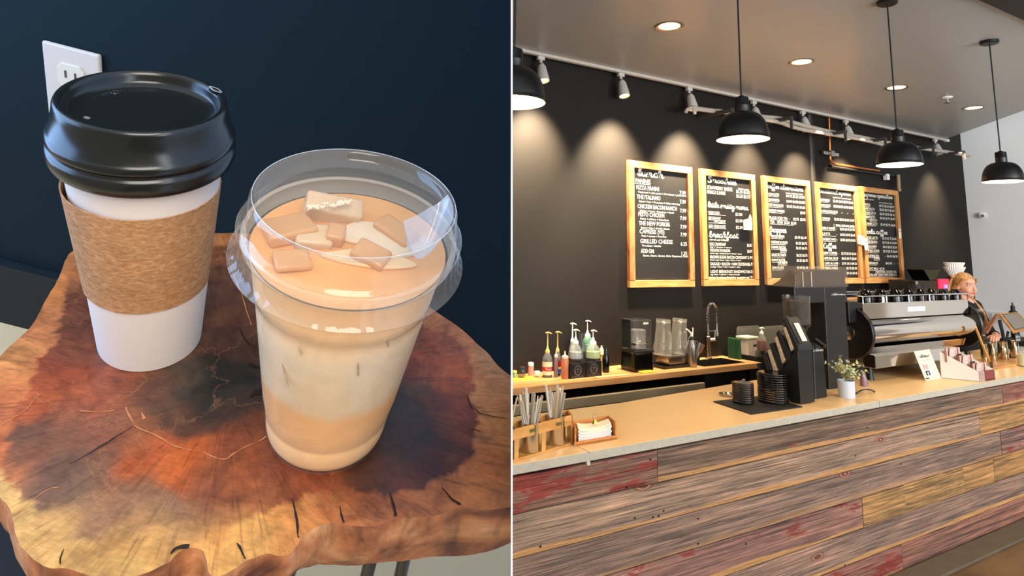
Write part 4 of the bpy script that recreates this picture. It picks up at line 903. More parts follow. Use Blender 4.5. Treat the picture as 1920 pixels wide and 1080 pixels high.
b.lathe([(0,LZ*S),(0.04*S,LZ*S+.0002),(0.08*S,LZ*S),(0.12*S,LZ*S),(0.1450*S,LZ*S+0.0003)],96); b.make('coffee_surface',srf,t,smooth=True)
def spt(px,py,h): q = toL(px,py,h*S); return Vector((q.x-IB.x,q.y-IB.y,h*S))
ice = mat('ice_milky',(234,198,154),0.12,spec=0.6,trans=0.25,ior=1.31,var=0.12,vscale=200); ice2 = mat('ice_coffee',(228,170,112),0.12,spec=0.6,trans=0.3,ior=1.31); ice3 = mat('ice_pale',(240,222,196),0.15,spec=0.6)
for px,py,sz,rz,tl,m_ in [(622,400,(0.030,0.013,0.016),0.32,0.30,ice),(542,432,(0.024,0.020,0.007),0.7,-0.12,ice2),(628,447,(0.009,0.011,0.012),0.2,0.2,ice2),(588,446,(0.018,0.015,0.006),0.4,0.1,ice),(742,437,(0.024,0.012,0.006),-0.5,0.12,ice2),(695,482,(0.018,0.012,0.008),-0.2,0.25,ice2),(548,490,(0.017,0.013,0.004),0.6,0.14,ice2)]:
    p = spt(px,py,LZ+0.008); R_ = Matrix.Rotation(rz,3,'Z') @ Matrix.Rotation(tl,3,'X') @ Matrix.Rotation(tl*.6,3,'Y')
    b = B(); b.box((0,0,0),sz); o = b.make('ice_cube',m_,t,loc=p,bev=0.0018,smooth=True); o.rotation_euler = R_.to_euler()
    bm_ = o.modifiers['bevel']; bm_.segments = 3
fo = mat('milk_foam',(230,202,166),0.5,bump=0.2,bscale=900)
b = B()
P = [spt(x,y,LZ+0.004) for x,y in [(640,432),(665,418),(705,420),(740,432),(780,446),(812,452),(800,470),(760,482),(725,476),(690,462),(655,455),(636,446)]]
b.prism([(q.x,q.y) for q in catmull(P,4,True)],LZ*S,(LZ+0.006)*S); b.make('milk_foam',fo,t,bev=0.0008)
b = B()
P = [spt(x,y,LZ+0.004) for x,y in [(600,478),(640,470),(690,466),(730,474),(770,490),(780,500),(730,505),(680,500),(630,490)]]
b.prism([(q.x,q.y) for q in catmull(P,4,True)],LZ*S,(LZ+0.005)*S); b.make('milk_foam',mat('foam_cream',(232,192,140),0.5),t,bev=0.0008)
b = B()                                              # bubbles along the ice
for k in range(60):
    u = random.random(); p = spt(575+85*u,392-12*u+random.uniform(-4,4),LZ+0.040); b.ball(p,random.uniform(0.0004,0.0010),6,5)
o = b.make('bubbles',mat('bubble_tan',(246,220,186),0.2),t,smooth=True); o['kind'] = 'stuff'
b = B()                                              # ice seen against the cup wall
for x,y,l,a in [(535,705,.0135,1.15),(563,660,.005,1.0),(672,702,.0035,1.5),(672,690,.006,1.4),(728,645,.006,1.35)]:
    # intersect pixel ray with the cup wall cone
    o_ = MLi @ EYE - Vector((IB.x,IB.y,0)); d_ = MLi.to_3x3() @ ray(x,y); best = None
    tt = 0.2
    while tt < 0.7:
        q = o_+d_*tt
        if 0 < q.z < 0.33*S and math.hypot(q.x,q.y) <= (rw(q.z/S)+0.0016)*S+0.0003: best = q; break
        tt += 0.0005
    if best is None: continue
    th_ = math.atan2(best.y,best.x); tang = Vector((-math.sin(th_),math.cos(th_),0)); upv = Vector((0,0,1)); d2 = (tang*math.cos(a)-upv*math.sin(a)).normalized()
    b.tube([best-d2*l*.5,best-d2*l*.2,best+d2*l*.3,best+d2*l*.5],[0.0001,0.0004,0.0005,0.0001],6)
o = b.make('ice_marks',mat('ice_mark',(176,150,122),0.4),t,smooth=True); o['label'] = 'grey marks where ice touches the wall'
# lid
def rib(a,r,z):
    return 1 + (0.0045*math.copysign(min(1,abs(math.sin(a*52))*2),math.sin(a*52)) if (0.1585*S < r < 0.1735*S and 0.386*S < z < 0.424*S) else 0)
b = B(); b.lathe(P_([(0.1735,0.3835),(0.1745,0.3855),(0.1720,0.3875),(0.1660,0.392),(0.1640,0.405),(0.1625,0.420),(0.1615,0.4255),(0.1640,0.429),(0.1645,0.433),(0.1610,0.437),(0.1570,0.4385),(0.1545,0.442),(0.1525,0.450),(0.1500,0.472),(0.1485,0.480),(0.1455,0.4845),(0.1425,0.484),(0.1400,0.480),(0.1385,0.472),(0.1340,0.468),(0.10,0.4665),(0,0.4665)]),312,wob=rib)
b.make('lid',lidc,t,smooth=True,ang=50)
b = B(); b.lathe(P_([(0.149,0.398),(0.154,0.402),(0.158,0.410),(0.158,0.422),(0.155,0.427),(0.150,0.424)]),96); b.make('cup_rim',clear('rim_clear',(255,236,206),0.05,0.22,1.2),t,smooth=True)
# raised drinking spout on the right of the lid
b = B(); aC = math.atan2(spt(850,440,0.47).y,spt(850,440,0.47).x); n1,n2 = 22,9; G_ = []
for i in range(n1+1):
    u = i/n1*2-1; row = []
    for j in range(n2+1):
        v = j/n2; a = aC+u*0.62*(1-0.15*v); r = (0.1425-v*0.070*(1-0.55*abs(u)**1.5))*S; hgt = (0.4825-0.0165*math.sin(v*PI/2)-0.055*math.sin(PI*v)*(1-u*u)**1.2)*S
        row.append(b.bm.verts.new((r*math.cos(a),r*math.sin(a),hgt)))
    G_.append(row)
for i in range(n1):
    for j in range(n2): b._f([G_[i][j],G_[i+1][j],G_[i+1][j+1],G_[i][j+1]])
b.make('drinking_spout',clear('spout_clear',(226,232,244),0.08,0.42,1.5,1.5),t,smooth=True)
b = B(); b.tube([Vector((0.1455*S*math.cos(a),0.1455*S*math.sin(a),0.4855*S)) for a in [2*PI*k/96 for k in range(97)]],0.00022,6,cap=False); b.make('lid_bead',clear('bead_clear',(255,255,255),0.03,0.3,2.0,1.6),t,smooth=True)

# dark stool standing on the nook floor at the lower left
q = toL(-30,1120,-0.16)
t = lth('stool','dark round stool seat showing at the lower left beneath the slab','stool',(q.x,q.y,FZ))
hs_ = -0.16-FZ
b = B(); b.lathe([(0,hs_-.03),(.11,hs_-.03),(.118,hs_-.015),(.112,hs_),(0,hs_+.002)],48); b.make('seat',mat('stool_black',(10,12,13),0.5),t,smooth=True)
for k_ in range(4):
    a = k_*PI/2+.5; b = B(); b.tube([(.06*math.cos(a),.06*math.sin(a),hs_-.02),(.10*math.cos(a),.10*math.sin(a),0.0)],.008,10); b.make('leg',mat('stool_black'),t,smooth=True)

# ================================================================== things on the back worktop
def at(px,py,z=BT): return onZ(px,py,z)
def onX(px,py,x): r = ray(px,py); return EYE + r*(x/r.x)
red = mat('red',(176,28,34),0.4); yellow = mat('yellow',(236,208,60),0.5); blue = mat('label_blue',(40,90,170),0.5); amber = mat('amber_syrup',(110,34,10),0.2)
pumpw = mat('pump_white',(242,240,228),0.35); gold = mat('pump_yellow',(214,186,110),0.35)
lblc = mat('label_cream',(232,218,180),0.6)
def cyljar(name,label,cat,px0,px1,ytop,ybot,bodym,lidm_=None,fill=None,fillh=0.6,group=None,lidh=0.25):
    p = at((px0+px1)/2,ybot); r = (px1-px0)/2*wpp(p); h = (ybot-ytop)*mpp(p); p.y += r*0.6
    t = thing(name,label,cat,(p.x,min(p.y,YW-r-0.01),BT),0,group)
    hb = h*(1-lidh) if lidm_ else h
    b = B(); b.lathe([(0,0),(r*.96,0),(r,0.006),(r,hb*.86),(r*.86,hb),(r*.80,hb),(r*.92,hb*.84),(r*.92,0.01),(0,0.008)],24); b.make('body',bodym,t,smooth=True)
    if lidm_: b = B(); b.lathe([(0,hb),(r*.9,hb),(r*.9,h-0.003),(r*.82,h),(0,h)],24); b.make('cap',lidm_,t,smooth=True)
    if fill: b = B(); b.lathe([(0,0.009),(r*.88,0.010),(r*.9,hb*fillh),(0,hb*fillh+0.003)],20); b.make('contents',fill,t,smooth=True)
    return t
cyljar('spice_jar','small jar of green garnish at the far left of the worktop','jar',962,971,696,710,glassy,mat('cap_lime',(190,200,90),0.5),mat('garnish_green',(90,140,40),0.7,var=0.5,vscale=80),.8)
cyljar('storage_jar','empty clear jar with dark lid beside the green garnish','jar',973,988,689,710,smoke,mat('cap_dark',(30,28,26),0.5),None,lidh=.15)
cyljar('candy_jar','small jar of pink and orange sprinkles with a white cap','jar',991,1003,681,707,glassy,mat('cap_white',(224,220,214),0.4),mat('sprinkles_pink',(214,96,74),0.6,var=0.6,vscale=200),.95)
cyljar('dip_cup','low clear cup with a pale lid beside the sprinkles jar','cup',1003,1016,697,707,glassy,mat('cap_white'),None,lidh=.4)
p = at(966,712); t = thing('cleaning_cloth','thin yellow cloth under the jars at the left end','cloth',(p.x,3.88,BT)); b = B(); b.box((0,0,0.003),(0.30,0.10,0.006)); b.make('cloth',yellow,t,bev=0.002)

def pump(b, z, h, r, side=1, head=0.03):
    b.lathe([(r*.62,z),(r*.66,z+0.012),(r*.5,z+0.022),(r*.28,z+0.03),(r*.24,z+0.045),(0.0045,z+0.05),(0.0045,z+h-0.012),(0,z+h-0.012)],18)
    b.tube([(-head*.55*side,0,z+h-0.006),(0,0,z+h-0.003),(head*.5*side,0,z+h-0.005),(head*1.15*side,0,z+h-0.014)],[0.007,0.009,0.0075,0.0045],8,flat=0.7)
def bottle(name,label,pxc,ybot,wpx,ysh,yneck,ytop,glass,liq,label_fn,pm,zb=BT,group=None,y=None,side=1,cat='bottle'):
    p = at(pxc,ybot,zb) if y is None else onY(pxc,ybot,y); k = mpp(p); r = wpx/2*wpp(p); H = lambda py: (ybot-py)*k
    t = thing(name,label,cat,(p.x,p.y,zb if y is None else p.z),0,group)
    hs,hn,ht = H(ysh),H(yneck),H(ytop); rn = r*.36
    b = B(); b.lathe([(0,0),(r*.94,0),(r,0.005),(r,hs*.92),(r*.92,hs),(rn*1.3,hn*.9+hs*.1),(rn,hn)],28); b.make('bottle_body',glass,t,smooth=True)
    if liq: b = B(); b.lathe([(0,0.004),(r*.93,0.005),(r*.93,hs*.88),(0,hs*.88)],24); b.make('contents',liq,t,smooth=True)
    if label_fn: label_fn(t,r,hs)
    b = B(); pump(b,hn-0.004,ht-hn,max(r*.7,0.02),side,0.03*max(1,k/0.0037)); b.make('pump',pm,t,smooth=True)
    return t
def syrup_label(bg_,band,bandz,txt,tcol):
    def fn(t,r,hs):
        b = B(); b.lathe([(r*1.01,hs*.14),(r*1.01,hs*.82)],28); b.make('label_band',bg_,t,smooth=True)
        for m_,z0,z1 in bandz: b = B(); b.lathe([(r*1.02,hs*z0),(r*1.02,hs*z1)],28); b.make('label_stripe',m_,t,smooth=True)
        b = B(); 
        def T(u,v):
            a = -PI/2+u/(r*1.04)-0.35; return Vector((r*1.04*math.cos(a),r*1.04*math.sin(a),v))
        put_text(b,txt,T,-r*.75,hs*.40,hs*.10,r*1.5,0.25,0.01); b.make('lettering',tcol,t,fix=False)
    return fn
bottle('syrup_bottle','syrup bottle with cream and red label and red neck below gold pump',1026,707,19,672,662,624,glassy,mat('syrup_dark',(40,20,14),0.2),syrup_label(lblc,red,[(red,.34,.55)],'Torani',pumpw),gold,group='syrup bottles with gold pumps')
bottle('syrup_bottle','syrup bottle with red, yellow and blue label and gold pump',1045,705,14,671,660,623,glassy,mat('syrup_dark'),syrup_label(mat('label_yellow',(232,196,60),0.5),red,[(red,.52,.82),(blue,.14,.40)],'Torani',pumpw),gold,group='syrup bottles with gold pumps')
for px,w,l,m_ in [(1050,8,'grey squeeze bottle half hidden behind the caramel one',mat('sauce_grey',(120,104,110),0.35)),(1059,14,'caramel brown squeeze bottle with a pointed white tip',mat('sauce_caramel',(178,112,78),0.35))]:
    p = at(px,710); r = w/2*wpp(p); k = mpp(p); t = thing('squeeze_bottle',l,'bottle',(p.x,p.y+(0.05 if w < 10 else 0),BT),0,'squeeze bottles of sauce')
    b = B(); b.lathe([(0,0),(r*.95,0),(r,0.006),(r,0.125),(r*.85,0.135),(0,0.135)],24); b.make('bottle_body',m_,t,smooth=True)
    b = B(); b.lathe([(0,0.135),(r*.9,0.135),(r*.9,0.150),(r*.3,0.158),(r*.12,0.185),(0,0.186)],20); b.make('nozzle',mat('nozzle_cream',(226,206,180),0.4),t,smooth=True)
# big concentrate jugs with white pumps
g1_ = clear('jug_clear',(190,200,200),0.06,0.22); g2_ = clear('jug_green',(120,170,150),0.06,0.35)
def lotus_lbl(t,r,hs):
    b = B(); b.lathe([(r*1.01,hs*.35),(r*1.01,hs*.62)],28); b.make('label_band',mat('label_dark',(44,36,40),0.5),t,smooth=True)
for a in [('clear pump jug with red liquid at the back of the cluster, tallest white pump',1066,690,22,645,622,590,glassy,mat('liq_red',(150,70,80),0.3),1),('slim clear pump jug between the tall red jug and the front jug',1073,694,16,660,642,607,g1_,None,1),('clear pump jug in front standing behind the left black box',1079,700,24,656,645,619,g1_,mat('liq_pale',(150,160,158),0.3),1),('green tinted pump jug at the back with dark stopper bottle shape',1101,690,27,640,632,602,g2_,mat('liq_green',(110,150,130),0.3),1),('pump jug with yellow green liquid standing behind the right black box',1112,698,28,655,646,620,g1_,mat('liq_lime',(160,180,110),0.3),1)]:
    bottle('pump_jug',a[0],a[1],a[2],a[3],a[4],a[5],a[6],a[7],a[8],lotus_lbl,pumpw,group='pump jugs of drink concentrate',side=a[9])
p = at(1094,686); t = thing('glass_bottle','dark glass bottle without pump behind the green jug','bottle',(p.x-.14,YW-0.06,BT)); b = B(); b.lathe([(0,0),(0.05,0),(0.05,0.16),(0.02,0.22),(0.018,0.27),(0,0.27)],24); b.make('bottle_body',smoke,t,smooth=True)
for (a0,a1,yb,ht,l) in [(1067.5,1098,706.5,27,'black display box with round emblem, left of the pair under the jugs'),(1098,1128,702,27,'black display box with large pale emblem, right of the pair under the jugs')]:
    p = at(a0,yb); q = at(a1,yb-4.5); w = (q.x-p.x)*0.96; k = mpp(p); h = ht*k; y_ = 3.735
    p = onY(a0,yb,y_); q = onY(a1,yb-4.5,y_); w = (q.x-p.x)*.97
    t = thing('display_box',l,'box',(p.x+w/2,y_,BT),0,'black display boxes')
    b = B(); b.box((0,0,h/2),(w,0.012,h)); b.box((-w/2+.004,0.04,h/2),(0.008,0.08,h)); b.box((w/2-.004,0.04,h/2),(0.008,0.08,h)); b.box((0,0.04,0.004),(w,0.08,0.008)); b.make('box_body',mat('card_black',(14,13,14),0.45),t)
    b = B(); T = lambda u,v: Vector((u,-0.0075,v)); cx,cz,R_ = 0,h*.52,h*.30
    stroke(b,[(cx+R_*math.cos(a),cz+R_*math.sin(a)) for a in [2*PI*i/16 for i in range(17)]],T,-0.005,3)
    for s_ in (-1,0,1): stroke(b,[(cx+s_*R_*.5,cz-R_*.6),(cx+s_*R_*.7,cz),(cx,cz+R_*.75-abs(s_)*R_*.3)],T,-0.004,4)
    put_text(b,'LOTUS',T,-w*.36,h*.04,h*.13,w*.72); put_text(b,'LOTUS',T,-w*.36,h*.86,h*.09,w*.5)
    b.make('emblem',mat('emblem_grey',(190,190,180) if a0 > 1090 else (110,104,104),0.6),t,fix=False)
p = at(1136,698); t = thing('dispenser_bottle','slim black squeeze bottle at the right end of the jug cluster','bottle',(p.x,p.y,BT)); b = B(); b.lathe([(0,0),(0.024,0),(0.026,0.01),(0.026,0.10),(0.016,0.13),(0.012,0.15),(0.016,0.155),(0.012,0.175),(0,0.175)],20); b.make('bottle_body',gblack,t,smooth=True); b = B(); b.tube([(0,0,0.17),(-0.01,0,0.19),(-0.03,0,0.185)],0.005,8); b.make('spout',black,t,smooth=True)
p = at(1128,694); t = thing('sauce_bottle','small bottle with cream cap and yellow label beside the slim black one','bottle',(p.x,p.y,BT)); b = B(); b.lathe([(0,0),(0.018,0),(0.018,0.09),(0.01,0.11),(0,0.11)],20); b.make('bottle_body',mat('mustard',(176,150,50),0.4),t,smooth=True); b = B(); b.lathe([(0,0.11),(0.016,0.11),(0.016,0.15),(0.006,0.165),(0.004,0.18),(0,0.18)],16); b.make('cap',mat('nozzle_cream'),t,smooth=True)
a,c,d_,e_ = at(1122,708.5),at(1168,702),at(1173,704),at(1127,711)
t = thing('cutting_strip','flat pale wooden strip lying on the worktop in front of the jugs','board',((a.x+d_.x)/2,(a.y+d_.y)/2,BT)); b = B(); b.box((0,0,0.004),(0.30,0.045,0.008),Matrix.Rotation(0.0,3,'Z')); b.make('strip',woodmat('strip_wood',(232,198,146),(214,174,120),0.5,3,20,20),t,bev=0.001)

# blender with sound hood
p = at(1196,693); t = thing('blender','black blender under a clear sound hood on the worktop','blender',(p.x-0.02,3.80,BT),0.0)
b = B(); b.box((0,0.0,0.07),(0.185,0.17,0.14),taper=0.96); b.make('motor_base',gblack,t,bev=0.012)
b = B(); b.box((0,0.0,0.145),(0.19,0.175,0.014)); b.make('base_collar',black,t,bev=0.004)
b = B(); 
for i in range(4):
    pass
bm2 = [(x*0.088,y*0.082) for x,y in [(-1,-.8),(-.8,-1),(.8,-1),(1,-.8),(1,.8),(.8,1),(-.8,1),(-1,.8)]]
b.prism(bm2,0.152,0.378); b.make('sound_hood',clear('hood_clear',(150,150,150),0.06,0.08,1.2),t,bev=0.012)
b = B(); b.box((-0.085,0.02,0.27),(0.012,0.10,0.21)); b.make('hood_hinge',black,t,bev=0.004)
b = B(); b.prism([(x*.62,y*.62) for x,y in bm2],0.155,0.30); b.make('jug',clear('jug_inner',(210,210,210),0.08,0.2),t,bev=0.006)
b = B(); b.box((0,0,0.195),(0.11,0.10,0.014)); b.tube([(-.04,0,.21),(0,0,.20),(.04,0,.212)],0.004); b.make('blade',steel,t,bev=0.003)
b = B(); b.box((0.015,-0.0835,0.35),(0.05,0.004,0.014)); b.make('hood_badge',mat('badge_white',(230,226,214),0.5),t)
p = at(1201,696); t = thing('sponge','flat yellow sponge at the front of the blender','sponge',(p.x,3.69,BT)); b = B(); b.box((0,0,0.006),(0.12,0.05,0.012)); b.make('sponge_body',yellow,t,bev=0.005)

# rinser tray, rinser, upturned pitchers
p = at(1247,684); t = thing('drip_tray','dark drip tray holding the rinser and upturned pitchers','tray',(p.x,3.83,BT)); b = B(); b.box((0,0,0.006),(0.33,0.20,0.012)); b.box((0,-0.10,0.012),(0.33,0.006,0.018)); b.box((0,0.10,0.012),(0.33,0.006,0.018)); b.box((-.165,0,0.012),(0.006,0.2,0.018)); b.box((.165,0,0.012),(0.006,0.2,0.018)); b.make('tray_body',mat('tray_dark',(30,28,26),0.4),t); cx_ = p.x
t = thing('pitcher_rinser','low stainless rinser box on the dark drip tray','rinser',(cx_+0.03,3.83,BT+0.021)); b = B(); b.box((0,0,0.030),(0.23,0.15,0.06)); b.make('rinser_box',steel,t,bev=0.006); b = B(); b.box((0,0,0.063),(0.28,0.17,0.006)); b.make('rack_grid',steel2,t)
def pitcher_clear(dx,l,tilt):
    t = thing('blender_pitcher',l,'pitcher',(cx_+dx,3.83,BT+0.088),0,'upturned blender pitchers'); t.rotation_euler = (0,tilt,0)
    b = B(); sq = [(math.cos(a)*(1+.12*math.cos(4*a+PI)),math.sin(a)*(1+.12*math.cos(4*a+PI))) for a in [2*PI*i/32 for i in range(32)]]
    def sec(r,z): return [Vector((x*r,y*r,z)) for x,y in sq]
    S_ = [sec(.066,0),sec(.067,.07),sec(.060,.09),sec(.050,.24),sec(.052,.25),sec(.052,.275)]
    R_ = [[b.bm.verts.new(v) for v in s] for s in S_]
    for u,v in zip(R_,R_[1:]):
        for i in range(32): j = (i+1)%32; b._f([u[i],u[j],v[j],v[i]])
    b._f(R_[-2]); b.make('jug_body',clear('jug_smoke',(190,186,176),0.06,0.25,1.4),t,smooth=True)
    b = B(); b.lathe([(0,.235),(.03,.235),(.03,.25),(.012,.262),(0,.262)],16); b.make('drive_socket',steel,t,smooth=True)
    b = B(); b.tube(catmull([(.062,0,.05),(.085,0,.06),(.082,0,.16),(.054,0,.17)],4),0.008,8); b.make('handle',clear('jug_smoke'),t,smooth=True)
    b = B(); b.lathe([(.0665,.0),(.070,.002),(.070,.008),(.0665,.01)],32,close=True); b.make('rim',clear('jug_smoke'),t,smooth=True)
pitcher_clear(-.082,'clear upturned blender pitcher beside the sound hood blender',0.06); pitcher_clear(.088,'clear upturned blender pitcher nearest the steel cream whipper',0.09)
p = at(1272,665); t = thing('lid_stack','black rubber pitcher lids leaning beside the cream whipper','lid',(cx_+.155,3.76,BT+0.086)); b = B()
for k_ in range(3): b.box((0.012*k_-.02,0,0.03+0.008*k_),(0.09,0.07,0.012),Matrix.Rotation(-0.6,3,'Y'))
b.make('lids',mblack,t,bev=0.003)
# cream whipper
p = at(1289,686); p.y -= .05; t = thing('cream_whipper','brushed steel cream whipper bottle with lever and nozzle','cream whipper',(p.x,p.y,BT)); r = 0.036
b = B(); b.lathe([(0,0),(r*.92,0),(r,0.008),(r,0.14),(r*.96,0.165),(r*.70,0.195),(r*.62,0.205),(0,0.205)],32); b.make('bottle_body',steel2,t,smooth=True)
b = B(); b.lathe([(0,0.205),(r*.66,0.205),(r*.66,0.225),(r*.5,0.232),(0,0.234)],24); b.make('head_collar',black,t,smooth=True)
b = B(); b.cyl((0,0,0.23),(0,0,0.262),0.013,0.010); b.tube([(0,0,0.25),(-0.03,0,0.275),(-0.055,0,0.29)],[0.008,0.007,0.006],8); b.make('nozzle',pumpw,t,smooth=True)
b = B(); b.tube([(0.012,0,0.24),(0.02,0,0.28),(0.018,0,0.30)],[0.007,0.007,0.009],8); b.make('charger_holder',steel,t,smooth=True)
b = B(); b.tube(catmull([(-0.01,-.004,0.235),(-0.035,-.004,0.22),(-0.055,-.004,0.16)],4),0.004,8,flat=.6); b.make('lever',steel,t,smooth=True)
# leaning ribbed shakers
for i,(px,py,l) in enumerate([(1301,676,'ribbed steel shaker leaning left beside the cream whipper'),(1308,680,'second ribbed steel shaker leaning beside the sink')]):
    p = at(px,py); t = thing('steel_shaker',l,'shaker',(p.x,p.y+0.03,BT+0.006),0,'leaning steel shakers'); t.rotation_euler = (0.05,0.42,0)
    b = B(); rib_ = lambda a,r,z: 1+0.03*math.cos(a*14)
    b.lathe([(0,0),(0.026,0),(0.028,0.004),(0.036,0.15),(0.037,0.153),(0.034,0.152),(0.026,0.01),(0,0.008)],84,wob=rib_); b.make('cup_body',steel,t,smooth=True)
# faucet
p = at(1319,670); t = thing('spring_faucet','tall chrome spring neck faucet standing behind the sink','faucet',(p.x,3.975,BT)); k = mpp((p.x,3.975,BT))
b = B(); b.lathe([(0,0),(0.03,0),(0.03,0.008),(0.017,0.012),(0.016,0.13),(0.02,0.135),(0.02,0.18),(0.013,0.185),(0.012,0.29),(0,0.29)],20); b.make('faucet_body',steel2,t,smooth=True)
b = B(); b.cyl((0.012,-0.01,0.155),(0.05,-0.03,0.16),0.014); b.tube([(0.045,-0.03,0.16),(0.05,-0.035,0.24)],0.006,8); b.make('handle',steel,t,smooth=True)
H_ = []; 
for i in range(25):
    u = i/24
    if u < .25: q = (0,0,0.29+u/.25*0.09)
    elif u < .78: a = PI*(u-.25)/.53; q = (0.055-0.055*math.cos(a),0,0.38+0.075*math.sin(a))
    else: q = (0.11,0,0.38-(u-.78)/.22*0.085)
    H_.append(Vector(q))
b = B(); b.tube(H_,0.007,8); b.make('hose',steel2,t,smooth=True)
cpt = []; P = catmull(H_,9); NN = len(P)
for i,q in enumerate(P):
    d = (P[min(i+1,NN-1)]-P[max(i-1,0)]).normalized(); u = Vector((0,1,0)); v = d.cross(u); a = i*2*PI/6.5; cpt.append(q+(u*math.cos(a)+v*math.sin(a))*0.0125)
b = B(); b.tube(cpt,0.0032,5); b.make('spring',chrome,t,smooth=True)
b = B(); b.lathe([(0,-.12),(.015,-.12),(.016,-.1),(.011,-.06),(.012,0.0),(0,0)],16,(0.11,0,0.295)); b.make('spray_head',steel,t,smooth=True)
b = B(); b.tube([(0,0,0.225),(0.06,0,0.222),(0.108,0,0.225)],0.006,8); b.make('holder_arm',steel2,t,smooth=True)

# cart at the end of the worktop with tub, bottle and cup
cy_ = 3.84; a_ = onY(1380,668,cy_); c_ = onY(1452,668,cy_); TZ = 0.885
t = thing('utility_cart','black cart with raised tray rim at the end of the worktop','cart',(0,0,0))
b = B(); b.box(((4.66+5.30)/2,cy_,TZ-0.035),(0.64,0.30,0.012)); b.box((4.98,cy_-.15,TZ-.015),(0.64,0.008,0.05)); b.box((4.98,cy_+.15,TZ-.015),(0.64,0.008,0.05)); b.box((4.66,cy_,TZ-.015),(0.008,0.30,0.05)); b.box((5.30,cy_,TZ-.015),(0.008,0.30,0.05)); b.make('tray_shelf',mblack,t)
for sx_ in (4.69,5.27):
    for sy_ in (-.12,.12): b = B(); b.box((sx_,cy_+sy_,(TZ-.04)/2),(0.025,0.025,TZ-.04)); b.make('leg',mblack,t)
TS = TZ-0.029
for x0_,x1_,l in [(1381,1424,'clear acrylic guard panel behind the white tub'),(1426,1470,'clear acrylic guard panel behind the amber syrup bottle')]:
    p = onY(x0_,612,3.985); q = onY(x1_,612,3.985); t = thing('acrylic_panel',l,'panel',((p.x+q.x)/2,3.985,TS),0,'acrylic guard panels'); w = q.x-p.x
    b = B(); h = p.z-TS; b.prism([(-w/2,0),(w/2,0),(w/2,h-.02),(w/2-.02,h),(-w/2+.02,h),(-w/2,h-.02)],-0.003,0.003,'y'); b.make('sheet',clear('acrylic',(190,190,180),0.05,0.12,1.5),t)
    b = B(); b.box((0,0,.008),(w,0.03,.016)); b.make('foot',mblack,t)
p = onY(1400,655,cy_); r = 18*wpp(p); t = thing('food_tub','translucent white square tub with red pieces inside on the cart','tub',(p.x+.01,cy_,TS)); h = onY(1400,631,cy_).z-TS
b = B(); b.box((0,0,h/2-.01),(r*1.55,r*1.35,h-.02),taper=1.08); b.make('tub_body',clear('tub_white',(226,220,208),0.3,0.72,0.6),t,bev=0.012)
b = B(); b.box((0,0,h-.006),(r*1.85,r*1.6,0.020)); b.make('lid',mat('lid_pale',(206,210,176),0.5),t,bev=0.005)
b = B(); [b.box((-.02+.03*i,-.03,.02+.006*(i%2)),(.03,.03,.02)) for i in range(3)]; b.make('contents',mat('red_pieces',(214,60,50),0.5),t)
b = B(); b.box((.03,-r*.74,h*.62),(.04,.002,.018)); b.make('label_sticker',mat('sticker_dark',(40,40,30),0.6),t)
t = thing('hanging_towel','green towel hanging beside the white tub','towel',(p.x-r*1.35,cy_+.03,TS)); b = B()
for i in range(6): b.box((-.012+.004*math.sin(i*2),.02*i-.05,(h*.95)/2),(.035,.021,h*.95),taper=.85)
b.make('cloth',mat('towel_green',(18,70,40),0.85,bump=.3,bscale=200),t,bev=.008)
p = onY(1434,650,cy_)
bottle('honey_bottle','amber syrup bottle with black and white pump top on the cart',1434,650,17,621,613,602,glassy,amber,None,pumpw,zb=TS).location = (onY(1434,650,cy_).x,cy_+.03,TS)
t = thing('steel_cup','small steel cup in front of the amber bottle on the cart','cup',(onY(1429,655,cy_-.1).x,cy_-.09,TS)); b = B(); b.lathe([(0,0),(.034,0),(.036,.004),(.036,.075),(.04,.08),(.034,.08),(.033,.006),(0,.006)],24); b.make('cup_body',steel,t,smooth=True)

# ================================================================== things on the front counter
# utensil rack with steel cups and wrapped straws
RT = CT+0.118
fl,fr,br_,bl = onZ(935,812.5,RT),onZ(1074,778,RT),onZ(1066,767.5,RT),onZ(918,800,RT)
t = thing('utensil_rack','bamboo rack holding steel cups of wrapped utensils at the counter left','rack',(0,0,0))
def dn(p,z): return Vector((p.x,p.y,z))
fx = (fr-fl).normalized(); bk = (br_-fr)
b = B(); ins = 0.014
# front rail, back rail, end panel, top deck strips
def slabq(pts,z0_,z1_): b.hexa([dn(q,z0_) for q in pts],[dn(q,z1_) for q in pts])
dv = bk.normalized()*0.010
slabq([fl,fr,fr+dv,fl+dv],RT-.040,RT); slabq([bl-dv,br_-dv,br_,bl],RT-.040,RT); b.make('rack_rail',bamboo,t,bev=.0015)
b = B(); slabq([fr-fx*.010,fr,br_,br_-fx*.010],CT+.001,RT); b.make('end_panel',bamboo,t,bev=.0015)
b = B(); slabq([fl,fr,br_,bl],CT+.001,CT+.008); b.make('base_board',bamboo,t)
b = B()
for px in (1020,969): q = onZ(px,778+(1074-px)*0.248,RT); slabq([q-fx*.012,q+fx*.012,q+fx*.012+dv,q-fx*.012+dv],CT+.008,RT-.040)
b.make('front_post',bamboo,t)
b = B()
for px in (1049,1000): q = onZ(px,778+(1074-px)*0.248+8,RT-.015); q = q - bk.normalized()*.001; b.hexa([dn(q-fx*.016,RT-.026),dn(q+fx*.016,RT-.026),dn(q+fx*.016-dv*.12,RT-.026),dn(q-fx*.016-dv*.12,RT-.026)],[dn(q-fx*.016,RT-.014),dn(q+fx*.016,RT-.014),dn(q+fx*.016-dv*.12,RT-.014),dn(q-fx*.016-dv*.12,RT-.014)])
b.make('name_plate',mat('plate_olive',(92,88,48),0.5),t)
mid = (bk*0.5)
cups = []
